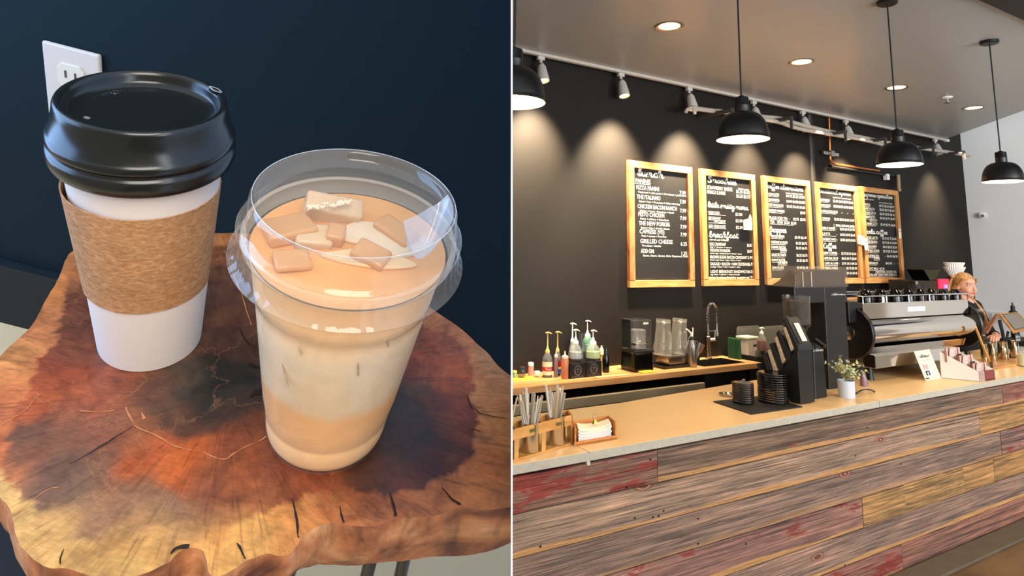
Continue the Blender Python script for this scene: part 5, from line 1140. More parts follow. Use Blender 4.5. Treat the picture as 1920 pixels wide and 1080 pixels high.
for i,px in enumerate((1046,996,947)):
    q = onZ(px,778+(1074-px)*0.248,RT)+mid; cups.append(q)
    c = thing('utensil_cup',['steel cup at the right end of the bamboo rack','steel cup in the middle of the bamboo rack','steel cup at the left edge of the bamboo rack'][i],'cup',(q.x,q.y,CT+.0085),0,'steel cups in the bamboo rack')
    b = B(); r = .040; b.lathe([(0,0),(r*.93,0),(r,.006),(r,.105),(r+.004,.110),(r-.002,.109),(r-.003,.008),(0,.006)],40); b.make('cup_body',steel,c,smooth=True)
wrapm = [mat('wrap_white',(232,228,220),0.45),mat('wrap_clear',(206,200,186),0.25),mat('wrap_tan',(206,180,140),0.5),mat('wrap_grey',(168,160,148),0.4)]
ws = None; random.seed(11); labels = ['paper wrapped straw standing in the right hand steel cup','paper wrapped straw standing in the middle steel cup','paper wrapped straw at the left edge of the view']
for ci,q in enumerate(cups):
    for k_ in range(19 if ci < 2 else 8):
        a = random.random()*2*PI; rr_ = random.uniform(0,.022); fan = (-.9+1.8*(k_/(18 if ci < 2 else 7)))*(0.30 if ci == 0 else .42); L_ = random.uniform(.19,.235)
        o = thing('wrapped_straw',labels[ci],'straw',(q.x+rr_*math.cos(a)*.6,q.y+rr_*math.sin(a)*.6,CT+.0165),0,'wrapped straws and utensils in cup %s' % ['right','middle','left'][ci])
        o.rotation_euler = (random.uniform(-.12,.12),fan*.75,0)
        b = B(); wd = random.choice([.004,.006,.009]); th_ = random.choice([.004,.0025]); n_ = 5
        b.tube([(0,0,0),(0.002*math.sin(k_),0,L_*.5),(0.004*math.cos(k_*2),0,L_)],[wd*.8,wd,wd*.9],8,flat=.45); b.make('wrapper',wrapm[k_%4],o,smooth=True)
# napkin box
NT = CT+.072
A = [onZ(1077.5,803,NT),onZ(1156.5,791,NT),onZ(1141,779,NT),onZ(1073,789.5,NT)]
t = thing('napkin_box','open bamboo tray box of napkins beside the utensil rack','box',(0,0,0))
def wallq(a,c,zt,m_,nm):
    d = (c-a).normalized(); n_ = Vector((-d.y,d.x,0)); ce = (A[0]+A[2])/2
    if n_.dot(ce-a) < 0: n_ = -n_
    b = B(); b.hexa([dn(a,CT+.001),dn(c,CT+.001),dn(c+n_*.007,CT+.001),dn(a+n_*.007,CT+.001)],[dn(a,zt),dn(c,zt),dn(c+n_*.007,zt),dn(a+n_*.007,zt)]); b.make(nm,m_,t,bev=.001)
orw = woodmat('box_wood',(212,142,74),(176,108,48),0.45,4,20,20)
wallq(A[0],A[1],CT+.016,orw,'front_lip'); wallq(A[1],A[2],NT,orw,'side_panel'); wallq(A[2],A[3],NT,orw,'back_panel'); wallq(A[3],A[0],NT,orw,'side_panel')
b = B(); b.hexa([dn(q,CT+.001) for q in A],[dn(q,CT+.008) for q in A]); b.make('base_board',orw,t)
d1 = (A[1]-A[0]); d2 = (A[3]-A[0]); L1,L2 = d1.length,d2.length
for k_ in range(9):
    z0_ = CT+.0085+k_*.0055; m0 = .10+.012*math.sin(k_*3); m1 = .88+.012*math.cos(k_*2)
    o = thing('paper_napkin','folded paper napkin stacked under the gold clip in the bamboo box' if k_ < 8 else 'topmost cream paper napkin under the gold clip','napkin',(0,0,0),0,'folded napkins in the bamboo box')
    q = [A[0]+d1*m0+d2*.14,A[0]+d1*m1+d2*.14,A[0]+d1*m1+d2*.82,A[0]+d1*m0+d2*.82]; b = B(); n_ = 12
    vs = []
    for lv_ in (0,1):
        g_ = []
        for i in range(n_+1):
            u = i/n_; sag = (.010*(2*u-1)**2)*(k_/8) ; row = []
            for j in range(3):
                s_ = j/2; pnt = (q[0].lerp(q[1],u)).lerp(q[3].lerp(q[2],u),s_); row.append(b.bm.verts.new((pnt.x,pnt.y,z0_+sag+lv_*.0046)))
            g_.append(row)
        vs.append(g_)
    for g_ in vs:
        for i in range(n_):
            for j in range(2): b._f([g_[i][j],g_[i+1][j],g_[i+1][j+1],g_[i][j+1]])
    for i in range(n_):
        for j in (0,2): b._f([vs[0][i][j],vs[0][i+1][j],vs[1][i+1][j],vs[1][i][j]])
    for i in (0,n_):
        for j in range(2): b._f([vs[0][i][j],vs[0][i][j+1],vs[1][i][j+1],vs[1][i][j]])
    b.make('sheet',mat('napkin_cream',(244,236,206),0.8) if k_ > 5 else mat('napkin_white',(236,228,222),0.8),o,smooth=True,ang=30)
q = A[0]+d1*.5+d2*.42; t = thing('binder_clip','small gold binder clip on top of the napkins','clip',(q.x,q.y,CT+.064)); b = B(); b.box((0,0,.010),(.020,.014,.018),taper=.3); b.make('clip_body',mat('clip_gold',(176,140,60),0.3,.8),t); b = B(); b.tube(catmull([(-.006,0,.016),(-.008,.002,.034),(0,.003,.042),(.008,.002,.034),(.006,0,.016)],4),.0012,6); b.make('clip_wire',steel,t,smooth=True)

# black mat with two stacks of saucers
C4 = [onZ(1337,754,CT),onZ(1409,778,CT),onZ(1505,764,CT),onZ(1434,743,CT)]
t = thing('bar_mat','thin black mat under the two stacks of black saucers','mat',(0,0,0)); b = B(); b.hexa([dn(q,CT) for q in C4],[dn(q,CT+.006) for q in C4]); b.make('mat_body',mblack,t,bev=.002)
def saucer(r): return [(0,.0),(r*.55,0),(r*.57,.0015),(r*.92,.0045),(r*.99,.0050),(r*1.0,.0065),(r*1.0,.0105),(r*.985,.0115),(r*.9,.011),(r*.6,.006),(0,.005)]
for px,py,w,n_,pt,l,lt in [(1394,757,42,9,.0118,'small glossy black saucer in the left stack on the mat','topmost small black saucer of the left stack'),(1450,755,59,13,.0120,'large glossy black saucer in the right stack on the mat','topmost large black saucer of the right stack')]:
    p = onZ(px,py,CT); r = w/2*wpp(p)
    proto = None
    for k_ in range(n_):
        if proto is None:
            proto = thing('saucer',l,'saucer',(p.x,p.y,CT+.006),0,'black saucers stacked on the mat, %s' % ('left stack' if w < 50 else 'right stack')); b = B(); b.lathe(saucer(r),48); b.make('plate',gblack,proto,smooth=True,ang=60); o = proto
        else: o = copyt(proto)
        o.location = (p.x+.0015*math.sin(k_*2.1),p.y+.0015*math.cos(k_*1.7),CT+.006+k_*pt)
        if k_ == n_-1: o['label'] = lt
    if w < 50:
        o = thing('demitasse_spoon','small spoon lying on top of the left saucer stack','spoon',(p.x,p.y,CT+.006+n_*pt+.004)); b = B(); b.tube([(-.03,0,.002),(.015,.01,.006)],.0018,6); b.ball((.024,.012,.006),(.010,.007,.003),10,6); b.make('spoon_body',steel,o,smooth=True)
p = onZ(1366,742,CT); t = thing('steel_dish','shallow round steel dish behind the small saucer stack','dish',(p.x,p.y,CT)); b = B(); b.lathe([(0,.002),(.045,.002),(.052,.012),(.055,.012),(.048,0),(0,0)],36); b.make('dish_body',steel,t,smooth=True)

# lid organiser (slanted tiers)
XO = 3.262; WO = 0.125
def yz(cx_,cy__): q = onX(1320+cx_/3.375,480+cy__/3.375,XO); return (q.y,q.z)
t = thing('lid_organizer','black slanted organizer with tiers of pale cup lids','organizer',(XO,0,0))
pl = lambda L: [yz(*q) for q in L]
b = B(); b.prism(pl([(592,578),(613,938),(548,925),(470,742),(505,700)]),0,WO,'x'); b.make('body',mat('organizer_black',(20,20,21),0.42),t,bev=.003)
for L in [[(497,402),(508,388),(597,575),(600,600),(578,602)],[(455,490),(470,470),(546,630),(540,660),(522,668)],[(412,560),(425,548),(500,690),(494,718),(476,730)],[(368,628),(384,615),(450,745),(430,760),(405,755)],[(330,685),(338,678),(372,755),(360,762)]]:
    b = B(); b.prism(pl(L),0,WO,'x'); b.make('tier',mat('tier_dark',(34,36,38),0.35),t,bev=.002)
for i,L in enumerate([[(500,455),(516,446),(566,585),(549,604)],[(446,520),(462,508),(514,660),(495,682)],[(400,600),(416,588),(466,730),(446,746)]]):
    o = thing('cup_lid_stack',['stack of pale lids in the top tier of the black organizer','stack of pale lids in the middle tier of the black organizer','stack of pale lids in the lowest tier of the black organizer'][i],'lids',(XO-.001,0,0),0,'pale lid stacks in the organizer')
    b = B(); b.prism(pl(L),0,WO*.8,'x'); b.make('lids',woodmat('lid_stack_tan',(212,190,160),(150,130,108),0.6,60,60,60),o,bev=.003)
q0,q1,q2,q3 = yz(508,388),yz(597,575),(0,0),(0,0)
b = B(); n_ = Vector((0,q1[0]-q0[0],q1[1]-q0[1])); u_ = n_.normalized(); per = Vector((0,u_.z,-u_.y)); per = per if per.z > 0 else -per
P0 = Vector((0,q0[0],q0[1])); Ln = n_.length
def PP(x,s_): return P0+Vector((x,0,0))+u_*Ln*s_+per*.0015
b.hexa([PP(WO*.42,.22),PP(WO*.78,.22),PP(WO*.78,.84),PP(WO*.42,.84)],[PP(WO*.42,.22)+per*.003,PP(WO*.78,.22)+per*.003,PP(WO*.78,.84)+per*.003,PP(WO*.42,.84)+per*.003]); b.make('window_lids',mat('lid_cream',(214,206,190),0.6),t,bev=.002)
b = B(); b.hexa([PP(WO*.1,-.02),PP(WO*.3,-.02),PP(WO*.3,.9),PP(WO*.1,.9)],[PP(WO*.1,-.02)+per*.004,PP(WO*.3,-.02)+per*.004,PP(WO*.3,.9)+per*.004,PP(WO*.1,.9)+per*.004]); b.make('divider_strip',mat('organizer_black'),t)
b = B(); T = lambda u,v: Vector((-.0015,yz(385,720)[0]+u*0-0,v))
for i in range(3): q = yz(386+8*i,735); b.box((-.001,q[0],q[1]),(.002,.004,.018),Matrix.Rotation(.3,3,'X'))
b.make('vent_slots',mat('slot_grey',(150,150,150),0.5),t)

# grinders
beans = mat('coffee_beans',(28,16,12),0.35,bump=.9,bscale=260,var=.5,vscale=220)
def simonelli(t,x,y,z,w,h=.009,two=True,col=(220,220,216)):
    b = B(); T = lambda u,v: Vector((x+u,y,z+v)); put_text(b,'SIMONELLI',T,0,0,h,w,0,.012); 
    if two: put_text(b,'NUOVA',T,0,h*1.3,h*.45,w*.4)
    stroke(b,[(-h*1.4+h*.5*math.cos(a),h*.5+h*.5*math.sin(a)) for a in [2*PI*i/10 for i in range(11)]],T,-.0018,2); b.make('logo_lettering',mat('logo_white',col,0.5),t,fix=False)
gp = onZ(1541,747,CT); t = thing('coffee_grinder','black coffee grinder with clear round bean hopper beside the lid organizer','grinder',(gp.x,gp.y+.10,CT)); kk = mpp(gp); 
b = B(); b.prism([(-.06,-.10),(.055,-.10),(.068,-.06),(.068,.09),(-.07,.09),(-.07,-.06)],0,.30,'z'); 
for v in b.bm.verts:
    v.co.x *= 1-.18*v.co.z/.3; v.co.y *= 1-.05*v.co.z/.3
b.make('body',mat('grinder_black',(15,15,16),0.45),t,bev=.008)
b = B(); b.lathe([(0,.30),(.05,.30),(.052,.33),(.036,.335),(.036,.365),(.075,.40),(.078,.405),(0,.405)],36,(-.05,0,0)); b.make('hopper_collar',black,t,smooth=True,ang=35)
b = B(); b.lathe([(.072,.405),(.074,.41),(.080,.57),(.082,.575),(.079,.575),(.076,.415)],48,(-.05,0,0)); b.make('hopper',clear('hopper_clear',(220,214,206),0.05,0.02,1.0),t,smooth=True)
b = B(); b.lathe([(0,.407),(.070,.407),(.074,.54),(.05,.552),(0,.548)],36,(-.05,0,0)); b.make('coffee_beans',beans,t,smooth=True)
b = B(); b.box((-.02,-.12,.31),(.03,.07,.02),Matrix.Rotation(.5,3,'X')); b.tube([(-.10,-.07,.33),(-.125,-.10,.39)],[.012,.016],8); b.make('lever',black,t,bev=.002)
simonelli(t,-.035,-.099,.262,.075)
gp2 = Vector((3.86,2.60,CT)); qx0,qx1 = onY(1551,600,2.50),onY(1590,600,2.50); w = qx1.x-qx0.x+.02; cxg = (qx0.x+qx1.x)/2
zt = onY(1570,537,2.50).z-CT; t = thing('coffee_grinder','tall black coffee grinder with wide clear hopper of beans','grinder',(cxg,2.60,CT))
b = B(); b.prism([(-w/2,-.10),(w/2-.03,-.10),(w/2,-.07),(w/2,.12),(-w/2,.12)],0,zt,'z'); 
for v in b.bm.verts: v.co.x *= 1.06-.02*v.co.z/zt
b.make('body',mat('grinder_black'),t,bev=.006)
hx0_,hx1_ = onY(1490,520,2.50).x-cxg, onY(1590,520,2.50).x-cxg; zh = onY(1560,500,2.50).z-CT
b = B(); b.box(((hx0_+hx1_)/2-.01,0,zt-.05),(hx1_-hx0_-.01,.194,.10)); b.make('hopper_tray',mat('grinder_black'),t,bev=.006)
b = B(); b.prism([(hx0_,zt-.005),(hx1_,zt-.005),(hx1_,zh-.005),(hx1_-.02,zh),(hx0_+.12,zh),(hx0_+.005,zh-.05)],-.10,.10,'y'); b.make('hopper',clear('hopper_smoke',(190,176,160),0.06,0.10,1.0),t,bev=.004)
b = B(); b.prism([(hx0_+.02,zt),(hx1_-.012,zt),(hx1_-.012,zh-.02),(hx0_+.26,zh-.02),(hx0_+.20,zh-.035),(hx0_+.10,zt+.03)],-.09,.09,'y'); b.make('coffee_beans',beans,t,bev=.006)
b = B(); [b.box((x_,-.103,zt+.045),(.004,.003,.09)) for x_ in (hx0_+.075,hx0_+.16)]; b.make('hopper_rib',mat('rib_pale',(206,196,180),0.3),t)
simonelli(t,-w*.15,-.102,zt-.055,w*.55,.008,True)

# potted plant
p = onZ(1594,746,CT); r = .0505*.92; p.y += .02
t = thing('potted_plant','small leafy eucalyptus plant in a smooth white pot on the counter edge','plant',(p.x,p.y,CT))
b = B(); b.lathe([(0,0),(r*.93,0),(r*.96,.004),(r,.092),(r,.095),(r*.93,.095),(r*.90,.02),(0,.02)],40); b.make('pot',mat('pot_white',(196,204,216),0.35),t,smooth=True)
b = B(); b.lathe([(0,.082),(r*.92,.082)],24); b.make('soil',mat('soil_dark',(60,44,30),0.9),t)
random.seed(4); lf = B(); lf2 = B(); st_ = B()
for s_ in range(26):
    a = random.random()*2*PI; tilt = random.uniform(.15,1.25); L_ = random.uniform(.06,.13)*(1.15 if tilt < .6 else 1)
    P = [Vector((math.cos(a)*L_*u*math.sin(tilt*u+.1),math.sin(a)*L_*u*math.sin(tilt*u+.1),.085+L_*u*math.cos(tilt*u*.9))) for u in [i/6 for i in range(7)]]
    st_.tube(P,.0012,5)
    for i in range(2,7):
        for sd in (-1,1,.2):
            c = P[i]; n_ = Vector((random.uniform(-1,1),random.uniform(-1,1),random.uniform(.1,1))).normalized(); u = n_.orthogonal().normalized(); v = n_.cross(u); sz = random.uniform(.0055,.0105); c = c+u*sz*sd
            g = lf if random.random() < .65 else lf2
            vs = [g.bm.verts.new(c+(u*math.cos(k_*PI/3)+v*.75*math.sin(k_*PI/3))*sz+n_*(.0015 if k_%3 else -.001)) for k_ in range(6)]; g._f(vs)
st_.make('stem',mat('stem_green',(120,124,84),0.7),t,smooth=True); o = lf.make('foliage',mat('leaf_pale',(178,186,158),0.6,var=.2,vscale=60),t); o2 = lf2.make('foliage',mat('leaf_yellow',(196,188,120),0.6,var=.2,vscale=60),t)

# espresso machine
YM = 2.56
zz = lambda py,px=1640,y=YM: onY(px,py,y).z
XL = onY(1620,600,YM).x; XR = onY(1818,600,YM).x; LM = XR-XL
t = thing('espresso_machine','long chrome espresso machine with black round ends facing the customers','espresso machine',(XL,0,0))
mir = mat('mirror_chrome',(214,206,196),0.07,1.0,bump=.02,bscale=3); zt_,zp,zb1,zb2 = zz(568),zz(598),zz(648),zz(664)
b = B(); b.prism([(YM,zp),(YM+.45,zp),(YM+.45,zt_),(YM,zt_)],0,LM,'x'); b.make('rear_panel',mir,t,bev=.003)
prof = []; zc_ = (zp+zb1)/2; hr = (zp-zb1)/2
for i in range(13):
    a = PI/2+PI*i/12; prof.append((YM+.03+.085*math.cos(a), zc_+hr*math.sin(a)))
b = B(); b.prism([(YM+.40,zb1),(YM+.40,zp)]+prof,0.0,LM+.02,'x'); b.make('curved_cover',mir,t,smooth=True,ang=35)
b = B(); b.prism([(YM-.03,zb1-.004),(YM+.4,zb1-.004),(YM+.4,zb2),(YM-.01,zb2)],.02,LM-.15,'x'); b.make('lower_panel',mir,t)
zl0,zl1 = zz(667,1640,YM-.07),zz(692,1640,YM-.07)
b = B(); b.prism([(YM-.07,zl0),(YM+.35,zl0),(YM+.35,zl1),(YM-.07,zl1)],-.02,LM*.72,'x'); b.make('drip_tray',mir,t,bev=.003)
b = B(); b.prism([(YM+.10,CT+.05),(YM+.42,CT+.05),(YM+.42,zp),(YM+.10,zp)],.03,LM-.03,'x'); b.make('inner_chassis',mat('chassis_dark',(40,36,32),0.5),t)
for x_ in (.0,LM-.10):
    for y_ in (YM+.02,YM+.36): b = B(); b.lathe([(0,0),(.026,0),(.022,.02),(.018,zl1-CT+.02),(0,zl1-CT+.02)],16,(x_+.06,y_,CT)); b.make('foot',black,t,smooth=True)
cyd,rd_ = YM+.10,.178; czd = zz(624)
for x_,nm in ((-.035,'side_disc'),(LM+.02,'side_disc')):
    b = B(); b.lathe([(0,0),(rd_*.97,0),(rd_,.006),(rd_,.024),(rd_*.97,.03),(0,.03)],72,(x_,cyd,czd),Matrix.Rotation(PI/2,3,'Y')); b.make(nm,mat('disc_black',(13,13,14),0.32),t,smooth=True,ang=35)
b = B(); b.lathe([(0,-.003),(.045,-.003),(.05,0),(0,0)],32,(-.036,cyd,czd),Matrix.Rotation(PI/2,3,'Y')); b.make('disc_badge',steel,t,smooth=True)
# cup rails
zr = zz(556,1620); 
b = B(); 
for y_ in (YM,YM+.20,YM+.40): b.tube([(.0,y_,zr),(LM+.01,y_,zr)],.005,8)
for x_ in [LM*i/5 for i in range(6)]: b.tube([(x_,YM,zt_),(x_,YM,zr)],.004,6)
b.tube([(.0,YM,zr),(.0,YM+.4,zr)],.005,8); b.tube([(LM+.01,YM,zr),(LM+.01,YM+.4,zr)],.005,8); b.make('cup_rail',chrome,t,smooth=True)
b = B(); b.box((-.06,YM+.10,(zt_+zp)/2-.005),(.12,.14,zt_-zp+.03)); b.make('end_housing',black,t,bev=.004)
# lit logo
b = B(); q = onY(1702,580,YM)
T = lambda u,v: Vector((q.x-XL+u,YM-.0012,q.z+v)); put_text(b,'SIMONELLI',T,0,-.014,.030,.235,0.1,.006); b.make('logo_lettering',mat('logo_glow',(255,250,244),0.5,emit=(255,248,240),es=2.2),t,fix=False)
# cups on top
cupb = mat('cup_gloss_black',(9,9,10),0.08)
cp0 = None
for i,(a,c) in enumerate([(1612,1638),(1640,1665),(1667,1693),(1693,1717),(1718,1738),(1738,1758),(1760,1780),(1782,1804)]):
    q = onY((a+c)/2,560,YM+.08); r = (c-a)/2*wpp(q)*1.2; l = ['first upturned glossy black cup at the left end of the machine top','second upturned black cup on the machine top','third upturned black cup on the machine top','fourth upturned black cup on the machine, above the lit logo','fifth upturned black cup on the machine top','sixth upturned black cup on the machine top','seventh upturned black cup, left of the black pot','last black cup on the machine, beside the barista face'][i]
    o = thing('coffee_cup',l,'cup',(q.x,YM+.09,zt_+.001),0,'upturned black cups on the espresso machine')
    hgt = (zz(545)-zt_)*(1.0 if i < 6 else .9); b = B(); b.lathe([(0,hgt-.003),(r*.46,hgt-.003),(r*.48,hgt),(r*.54,hgt),(r*.60,hgt-.008),(r*.88,hgt*.72),(r*.98,hgt*.40),(r,0),(r*.95,0),(r*.75,hgt*.65),(0,hgt*.8)],32); b.make('cup_body',cupb,o,smooth=True,ang=45)
    b = B(); b.tube(catmull([(-r*.9,0,hgt*.6),(-r*1.35,0,hgt*.55),(-r*1.3,0,hgt*.25),(-r*.95,0,hgt*.25)],4),.005,8); b.make('handle',cupb,o,smooth=True)
q = onY(1793,556,YM+.25); o = thing('milk_pot','matt black pot on the right end of the machine top','pot',(XR-.16,YM+.30,zt_+.001)); b = B(); b.lathe([(0,0),(.055,0),(.058,.01),(.05,.10),(.046,.10),(.05,.012),(0,.01)],28); b.make('pot_body',mblack,o,smooth=True)
q = onY(1655,560,YM+.02); o = thing('paper_note','small white note propped between the cups on the machine','note',(q.x,YM+.018,zt_)); b = B(); b.prism([(-.012,0),(.014,0),(.011,.050),(-.009,.052)],-.0008,.0008,'y'); b.make('sheet',paper,o)

# sign card with social icons
bl_,br2 = onZ(1736,714.5,CT),onZ(1765,709,CT); up_ = Vector((0,.085,.198)) ; 
o = thing('counter_sign','white card sign with cursive heading and two social icons leaning on the counter','sign',(bl_.x,bl_.y,CT+.001)); dx = (br2-bl_); dx.z = 0; tl = onY(1713.5,659,bl_.y+.06)-bl_; tl.z = tl.z
nn = dx.cross(tl).normalized(); nn = nn if nn.y < 0 else -nn
b = B(); z_ = Vector((0,0,0)); b.hexa([z_,dx,dx-nn*.002,z_-nn*.002],[tl,dx+tl,dx+tl-nn*.002,tl-nn*.002]); b.make('card',mat('sign_white',(206,200,186),0.6),o)
def T(u,v): return dx*u+tl*v+nn*.0008
CUR['w'] = (1.3,[[(-.05,.5),(.12,.95),(.2,.05),(.45,0),(.6,.8),(.7,.05),(.95,0),(1.15,.95),(1.35,.8)]])
b = B(); script(b,'slew',T,.22,.76,.56,.055,.022); stroke(b,[(.08,.80),(.15,.78),(.22,.80)],T,-.008); stroke(b,[(.78,.80),(.86,.83),(.94,.80)],T,-.008)
scribble(b,T,.2,.8,.66,.006,.006,24); scribble(b,T,.36,.92,.09,.003,.005,24); b.make('lettering',ink,o,fix=False)
def rr(b,u0,v0,u1,v1,TT=T): b._f([b.bm.verts.new(TT(u,v)+nn*.0003) for u,v in ((u0,v0),(u1,v0),(u1,v1),(u0,v1))])
b = B(); rr(b,.18,.37,.44,.52); g_ = b.make('photo_icon',mat('icon_pink',(206,50,90),0.5),o)
b = B(); c0 = [(.31+.065*math.cos(a),.445+.037*math.sin(a)) for a in [2*PI*i/12 for i in range(13)]]
T3 = lambda u,v: T(u,v)+nn*.0006
stroke(b,c0,T3,-.018,2); stroke(b,[(.22,.39),(.40,.39),(.40,.50),(.22,.50),(.22,.39)],T3,-.012,1); b.make('icon_mark',mat('icon_white',(250,246,240),0.5),o,fix=False)
b = B(); rr(b,.18,.16,.44,.31); b.make('f_icon',mat('icon_navy',(36,44,96),0.5),o)
b = B(); put_text(b,'f',T3,.27,.175,.085,.09,0,.03); b.make('icon_mark',mat('icon_white'),o,fix=False)
b = B(); rr(b,.04,.05,.26,.085); b.make('bar_mark',ink,o)

# striped packet display box
pA,pB,pC = onZ(1765,709,CT),onZ(1836.5,716,CT),onZ(1870,711.5,CT)
XB = (pA.x+pB.x)/2; Yb,Yf = pA.y,pB.y; Wd = pC.x-pB.x
hb = onX(1760,659,pA.x).z-CT; hf = onX(1836.5,698,pB.x).z-CT
o = thing('packet_display_box','white wedge display box holding striped cookie packets, maroon front','display box',(pB.x,0,CT+.001)); wbx = mat('carton_white',(206,200,190),0.6)
xo = pA.x-pB.x
b = B(); b.hexa([(xo,Yb,0),(xo+.004,Yb,0),(.004,Yf,0),(0,Yf,0)],[(xo,Yb,hb),(xo+.004,Yb,hb),(.004,Yf,hf),(0,Yf,hf)]); b.hexa([(xo+Wd,Yb,0),(xo+Wd-.004,Yb,0),(Wd-.004,Yf,0),(Wd,Yf,0)],[(xo+Wd,Yb,hb),(xo+Wd-.004,Yb,hb),(Wd-.004,Yf,hf),(Wd,Yf,hf)])
b.hexa([(0,Yf,0),(Wd,Yf,0),(xo+Wd,Yb,0),(xo,Yb,0)],[(0,Yf,.004),(Wd,Yf,.004),(xo+Wd,Yb,.004),(xo,Yb,.004)]); b.hexa([(xo,Yb,0),(xo+Wd,Yb,0),(xo+Wd,Yb-.004,0),(xo,Yb-.004,0)],[(xo,Yb,hb),(xo+Wd,Yb,hb),(xo+Wd,Yb-.004,hb),(xo,Yb-.004,hb)]); b.make('carton',wbx,o)
b = B(); b.box((Wd/2,Yf+.002,hf/2),(Wd,.004,hf)); fp = b.make('front_panel',mat('carton_maroon',(122,52,48),0.6),o)
b = B(); b.box((Wd*.18,Yf-.001,hf*.5),(Wd*.34,.002,hf*.98)); b.make('front_label',mat('carton_white'),fp)
b = B(); [b.box((Wd*(.03+.06*i),Yf-.0023,hf*.5),(Wd*.028,.001,hf*.9)) for i in range(6)]; b.make('label_stripes',mat('stripe_maroon',(136,70,62),0.6),fp)
b = B(); T4 = lambda u,v: Vector((Wd*.42+u*Wd,Yf-.001,v*hf)); [scribble(b,lambda u,v: Vector((Wd*.42+u*Wd,Yf-.001,v*hf)),.03,.5,v_,.035,.0022/1,18) for v_ in (.80,.66,.44,.30)]; b.make('lettering',mat('carton_white'),fp,fix=False)
# packets: striped, in three tiers of four
sm_ = mat('packet_stripes',(230,212,200),0.5); nt = sm_.node_tree; N = nt.nodes.new; Lk = nt.links.new; bs = nt.nodes['Principled BSDF']; t_ = N('ShaderNodeTexCoord'); wv = N('ShaderNodeTexWave'); wv.bands_direction = 'X'; wv.inputs['Scale'].default_value = 26
Lk(t_.outputs['Object'], wv.inputs['Vector']); r1 = ramp(wv.outputs['Fac'],[(0.45,lin((140,70,62))),(0.55,lin((234,220,206)))]); Lk(r1.outputs[0], bs.inputs['Base Color'])
pk = None
for ti in range(3):
    f = ti/2; yb_ = Yb-.035+(Yf-Yb+.075)*f; top_ = hb+(hf-hb)*(.10+.80*f)
    for k_ in range(7):
        u = k_/6; xx = xo*(1-f)+Wd*.06+(Wd*.72)*u; 
        if pk is None:
            pk = thing('cookie_packet','','packet',(0,0,0),0,'x'); b = B(); b.box((0,0,.045),(.030,.012,.09)); b.make('wrapper',sm_,pk,bev=.003); q_ = pk
        else: q_ = copyt(pk)
        q_.location = (pB.x+xx+.01,yb_+.006*(k_%2),CT+max(.006,top_-.055)); q_['label'] = ['maroon striped cookie packet in the back, highest row of the display box','maroon striped cookie packet in the middle row of the display box','maroon striped cookie packet in the front, lowest row of the display box'][ti]; q_['group'] = ['back row of striped packets','middle row of striped packets','front row of striped packets'][ti]
    xx = xo*(1-f)+Wd*(.30); q_ = thing('packet_card',['round topped striped card standing above the back row of packets','round topped striped card standing above the middle row of packets','round topped striped card above the front row of packets'][ti],'card',(pB.x+xx,yb_-.016,CT+top_-.03)); rc_ = .040
    b = B(); b.prism([(-rc_,-.01),(rc_,-.01)]+[(rc_*math.cos(a),.035+rc_*math.sin(a)) for a in [PI*i/14 for i in range(15)]],-.001,.001,'y'); b.make('card_back',sm_,q_)
    b = B(); b.prism([(rc_*.74*math.cos(a),.034+rc_*.74*math.sin(a)) for a in [2*PI*i/24 for i in range(24)]],-.0022,-.001,'y'); b.make('card_disc',mat('disc_rose',(214,184,176),0.6),q_)
    b = B(); scribble(b,lambda u,v: Vector((u,-.0030,v)),-.022,.022,.034,.002,.0012); b.make('lettering',mat('stripe_maroon'),q_,fix=False)
    q_ = thing('price_tag',['tiny dark price tag clipped to the back packet row','tiny dark price tag clipped to the middle packet row','small dark price tag at the right of the display box'][ti],'tag',(pB.x+xo*(1-f)+Wd*(.72 if ti < 2 else 1.06),yb_-.022 if ti < 2 else Yf+.02,CT+top_-(.012 if ti < 2 else -.01))); b = B(); b.box((0,0,0),(.035,.002,.014 if ti < 2 else .06)); b.make('tag_face',mat('tag_dark',(44,36,34),0.6),q_)

# register with wood framed tablets
wdf = woodmat('tablet_frame_wood',(196,140,76),(150,96,46),0.45,10,10,10)
YR = 2.62
def quadboard(name,m_,par,pts,th,nudge=0):
    n_ = (pts[1]-pts[0]).cross(pts[3]-pts[0]).normalized(); n_ = n_ if n_.dot(EYE-pts[0]) > 0 else -n_
    b = B(); b.hexa([p+n_*nudge for p in pts],[p+n_*(nudge+th) for p in pts]); return b.make(name,m_,par,bev=.002)
o = thing('register_stand','wood framed tablet register on a black stand at the counter end','register',(0,0,0))
a0,a1,a2,a3 = onY(1871,589,YR+.12),onY(1905,587,YR+.16),onY(1940,616,YR+.02),onY(1899,626,YR-.04)
quadboard('tablet_frame',wdf,o,[a0,a1,a2,a3],.012)
def bil(u,v): return (a0.lerp(a1,u)).lerp(a3.lerp(a2,u),v)
quadboard('tablet_screen',mat('screen_grey',(112,106,112),0.2),o,[bil(.14,.10),bil(.88,.10),bil(.88,.86),bil(.14,.86)],.002,.0125)
quadboard('screen_bezel',gblack,o,[bil(.10,.06),bil(.92,.06),bil(.92,.90),bil(.10,.90)],.001,.012)
c0_,c1_,c2_,c3_ = onY(1868,592,YR+.16),onY(1874,590,YR+.10),onY(1852,627,YR-.02),onY(1838,628,YR+.06)
quadboard('customer_tablet',woodmat('tablet_back_wood',(150,88,50),(104,56,30),0.4,8,8,8),o,[c0_,c1_,c2_,c3_],.014)
b = B(); b.tube([onY(1874,600,YR+.06),onY(1880,625,YR+.05),onY(1884,650,YR+.05)],.014,8); b.tube([onY(1890,622,YR+.05),onY(1885,650,YR+.05)],.010,8); q = onY(1884,655,YR+.05); b.box((q.x,YR+.05,CT+.012),(.18,.16,.02)); b.tube([(q.x,YR+.05,CT+.02),q],.014,8); b.make('stand',mblack,o,smooth=False)
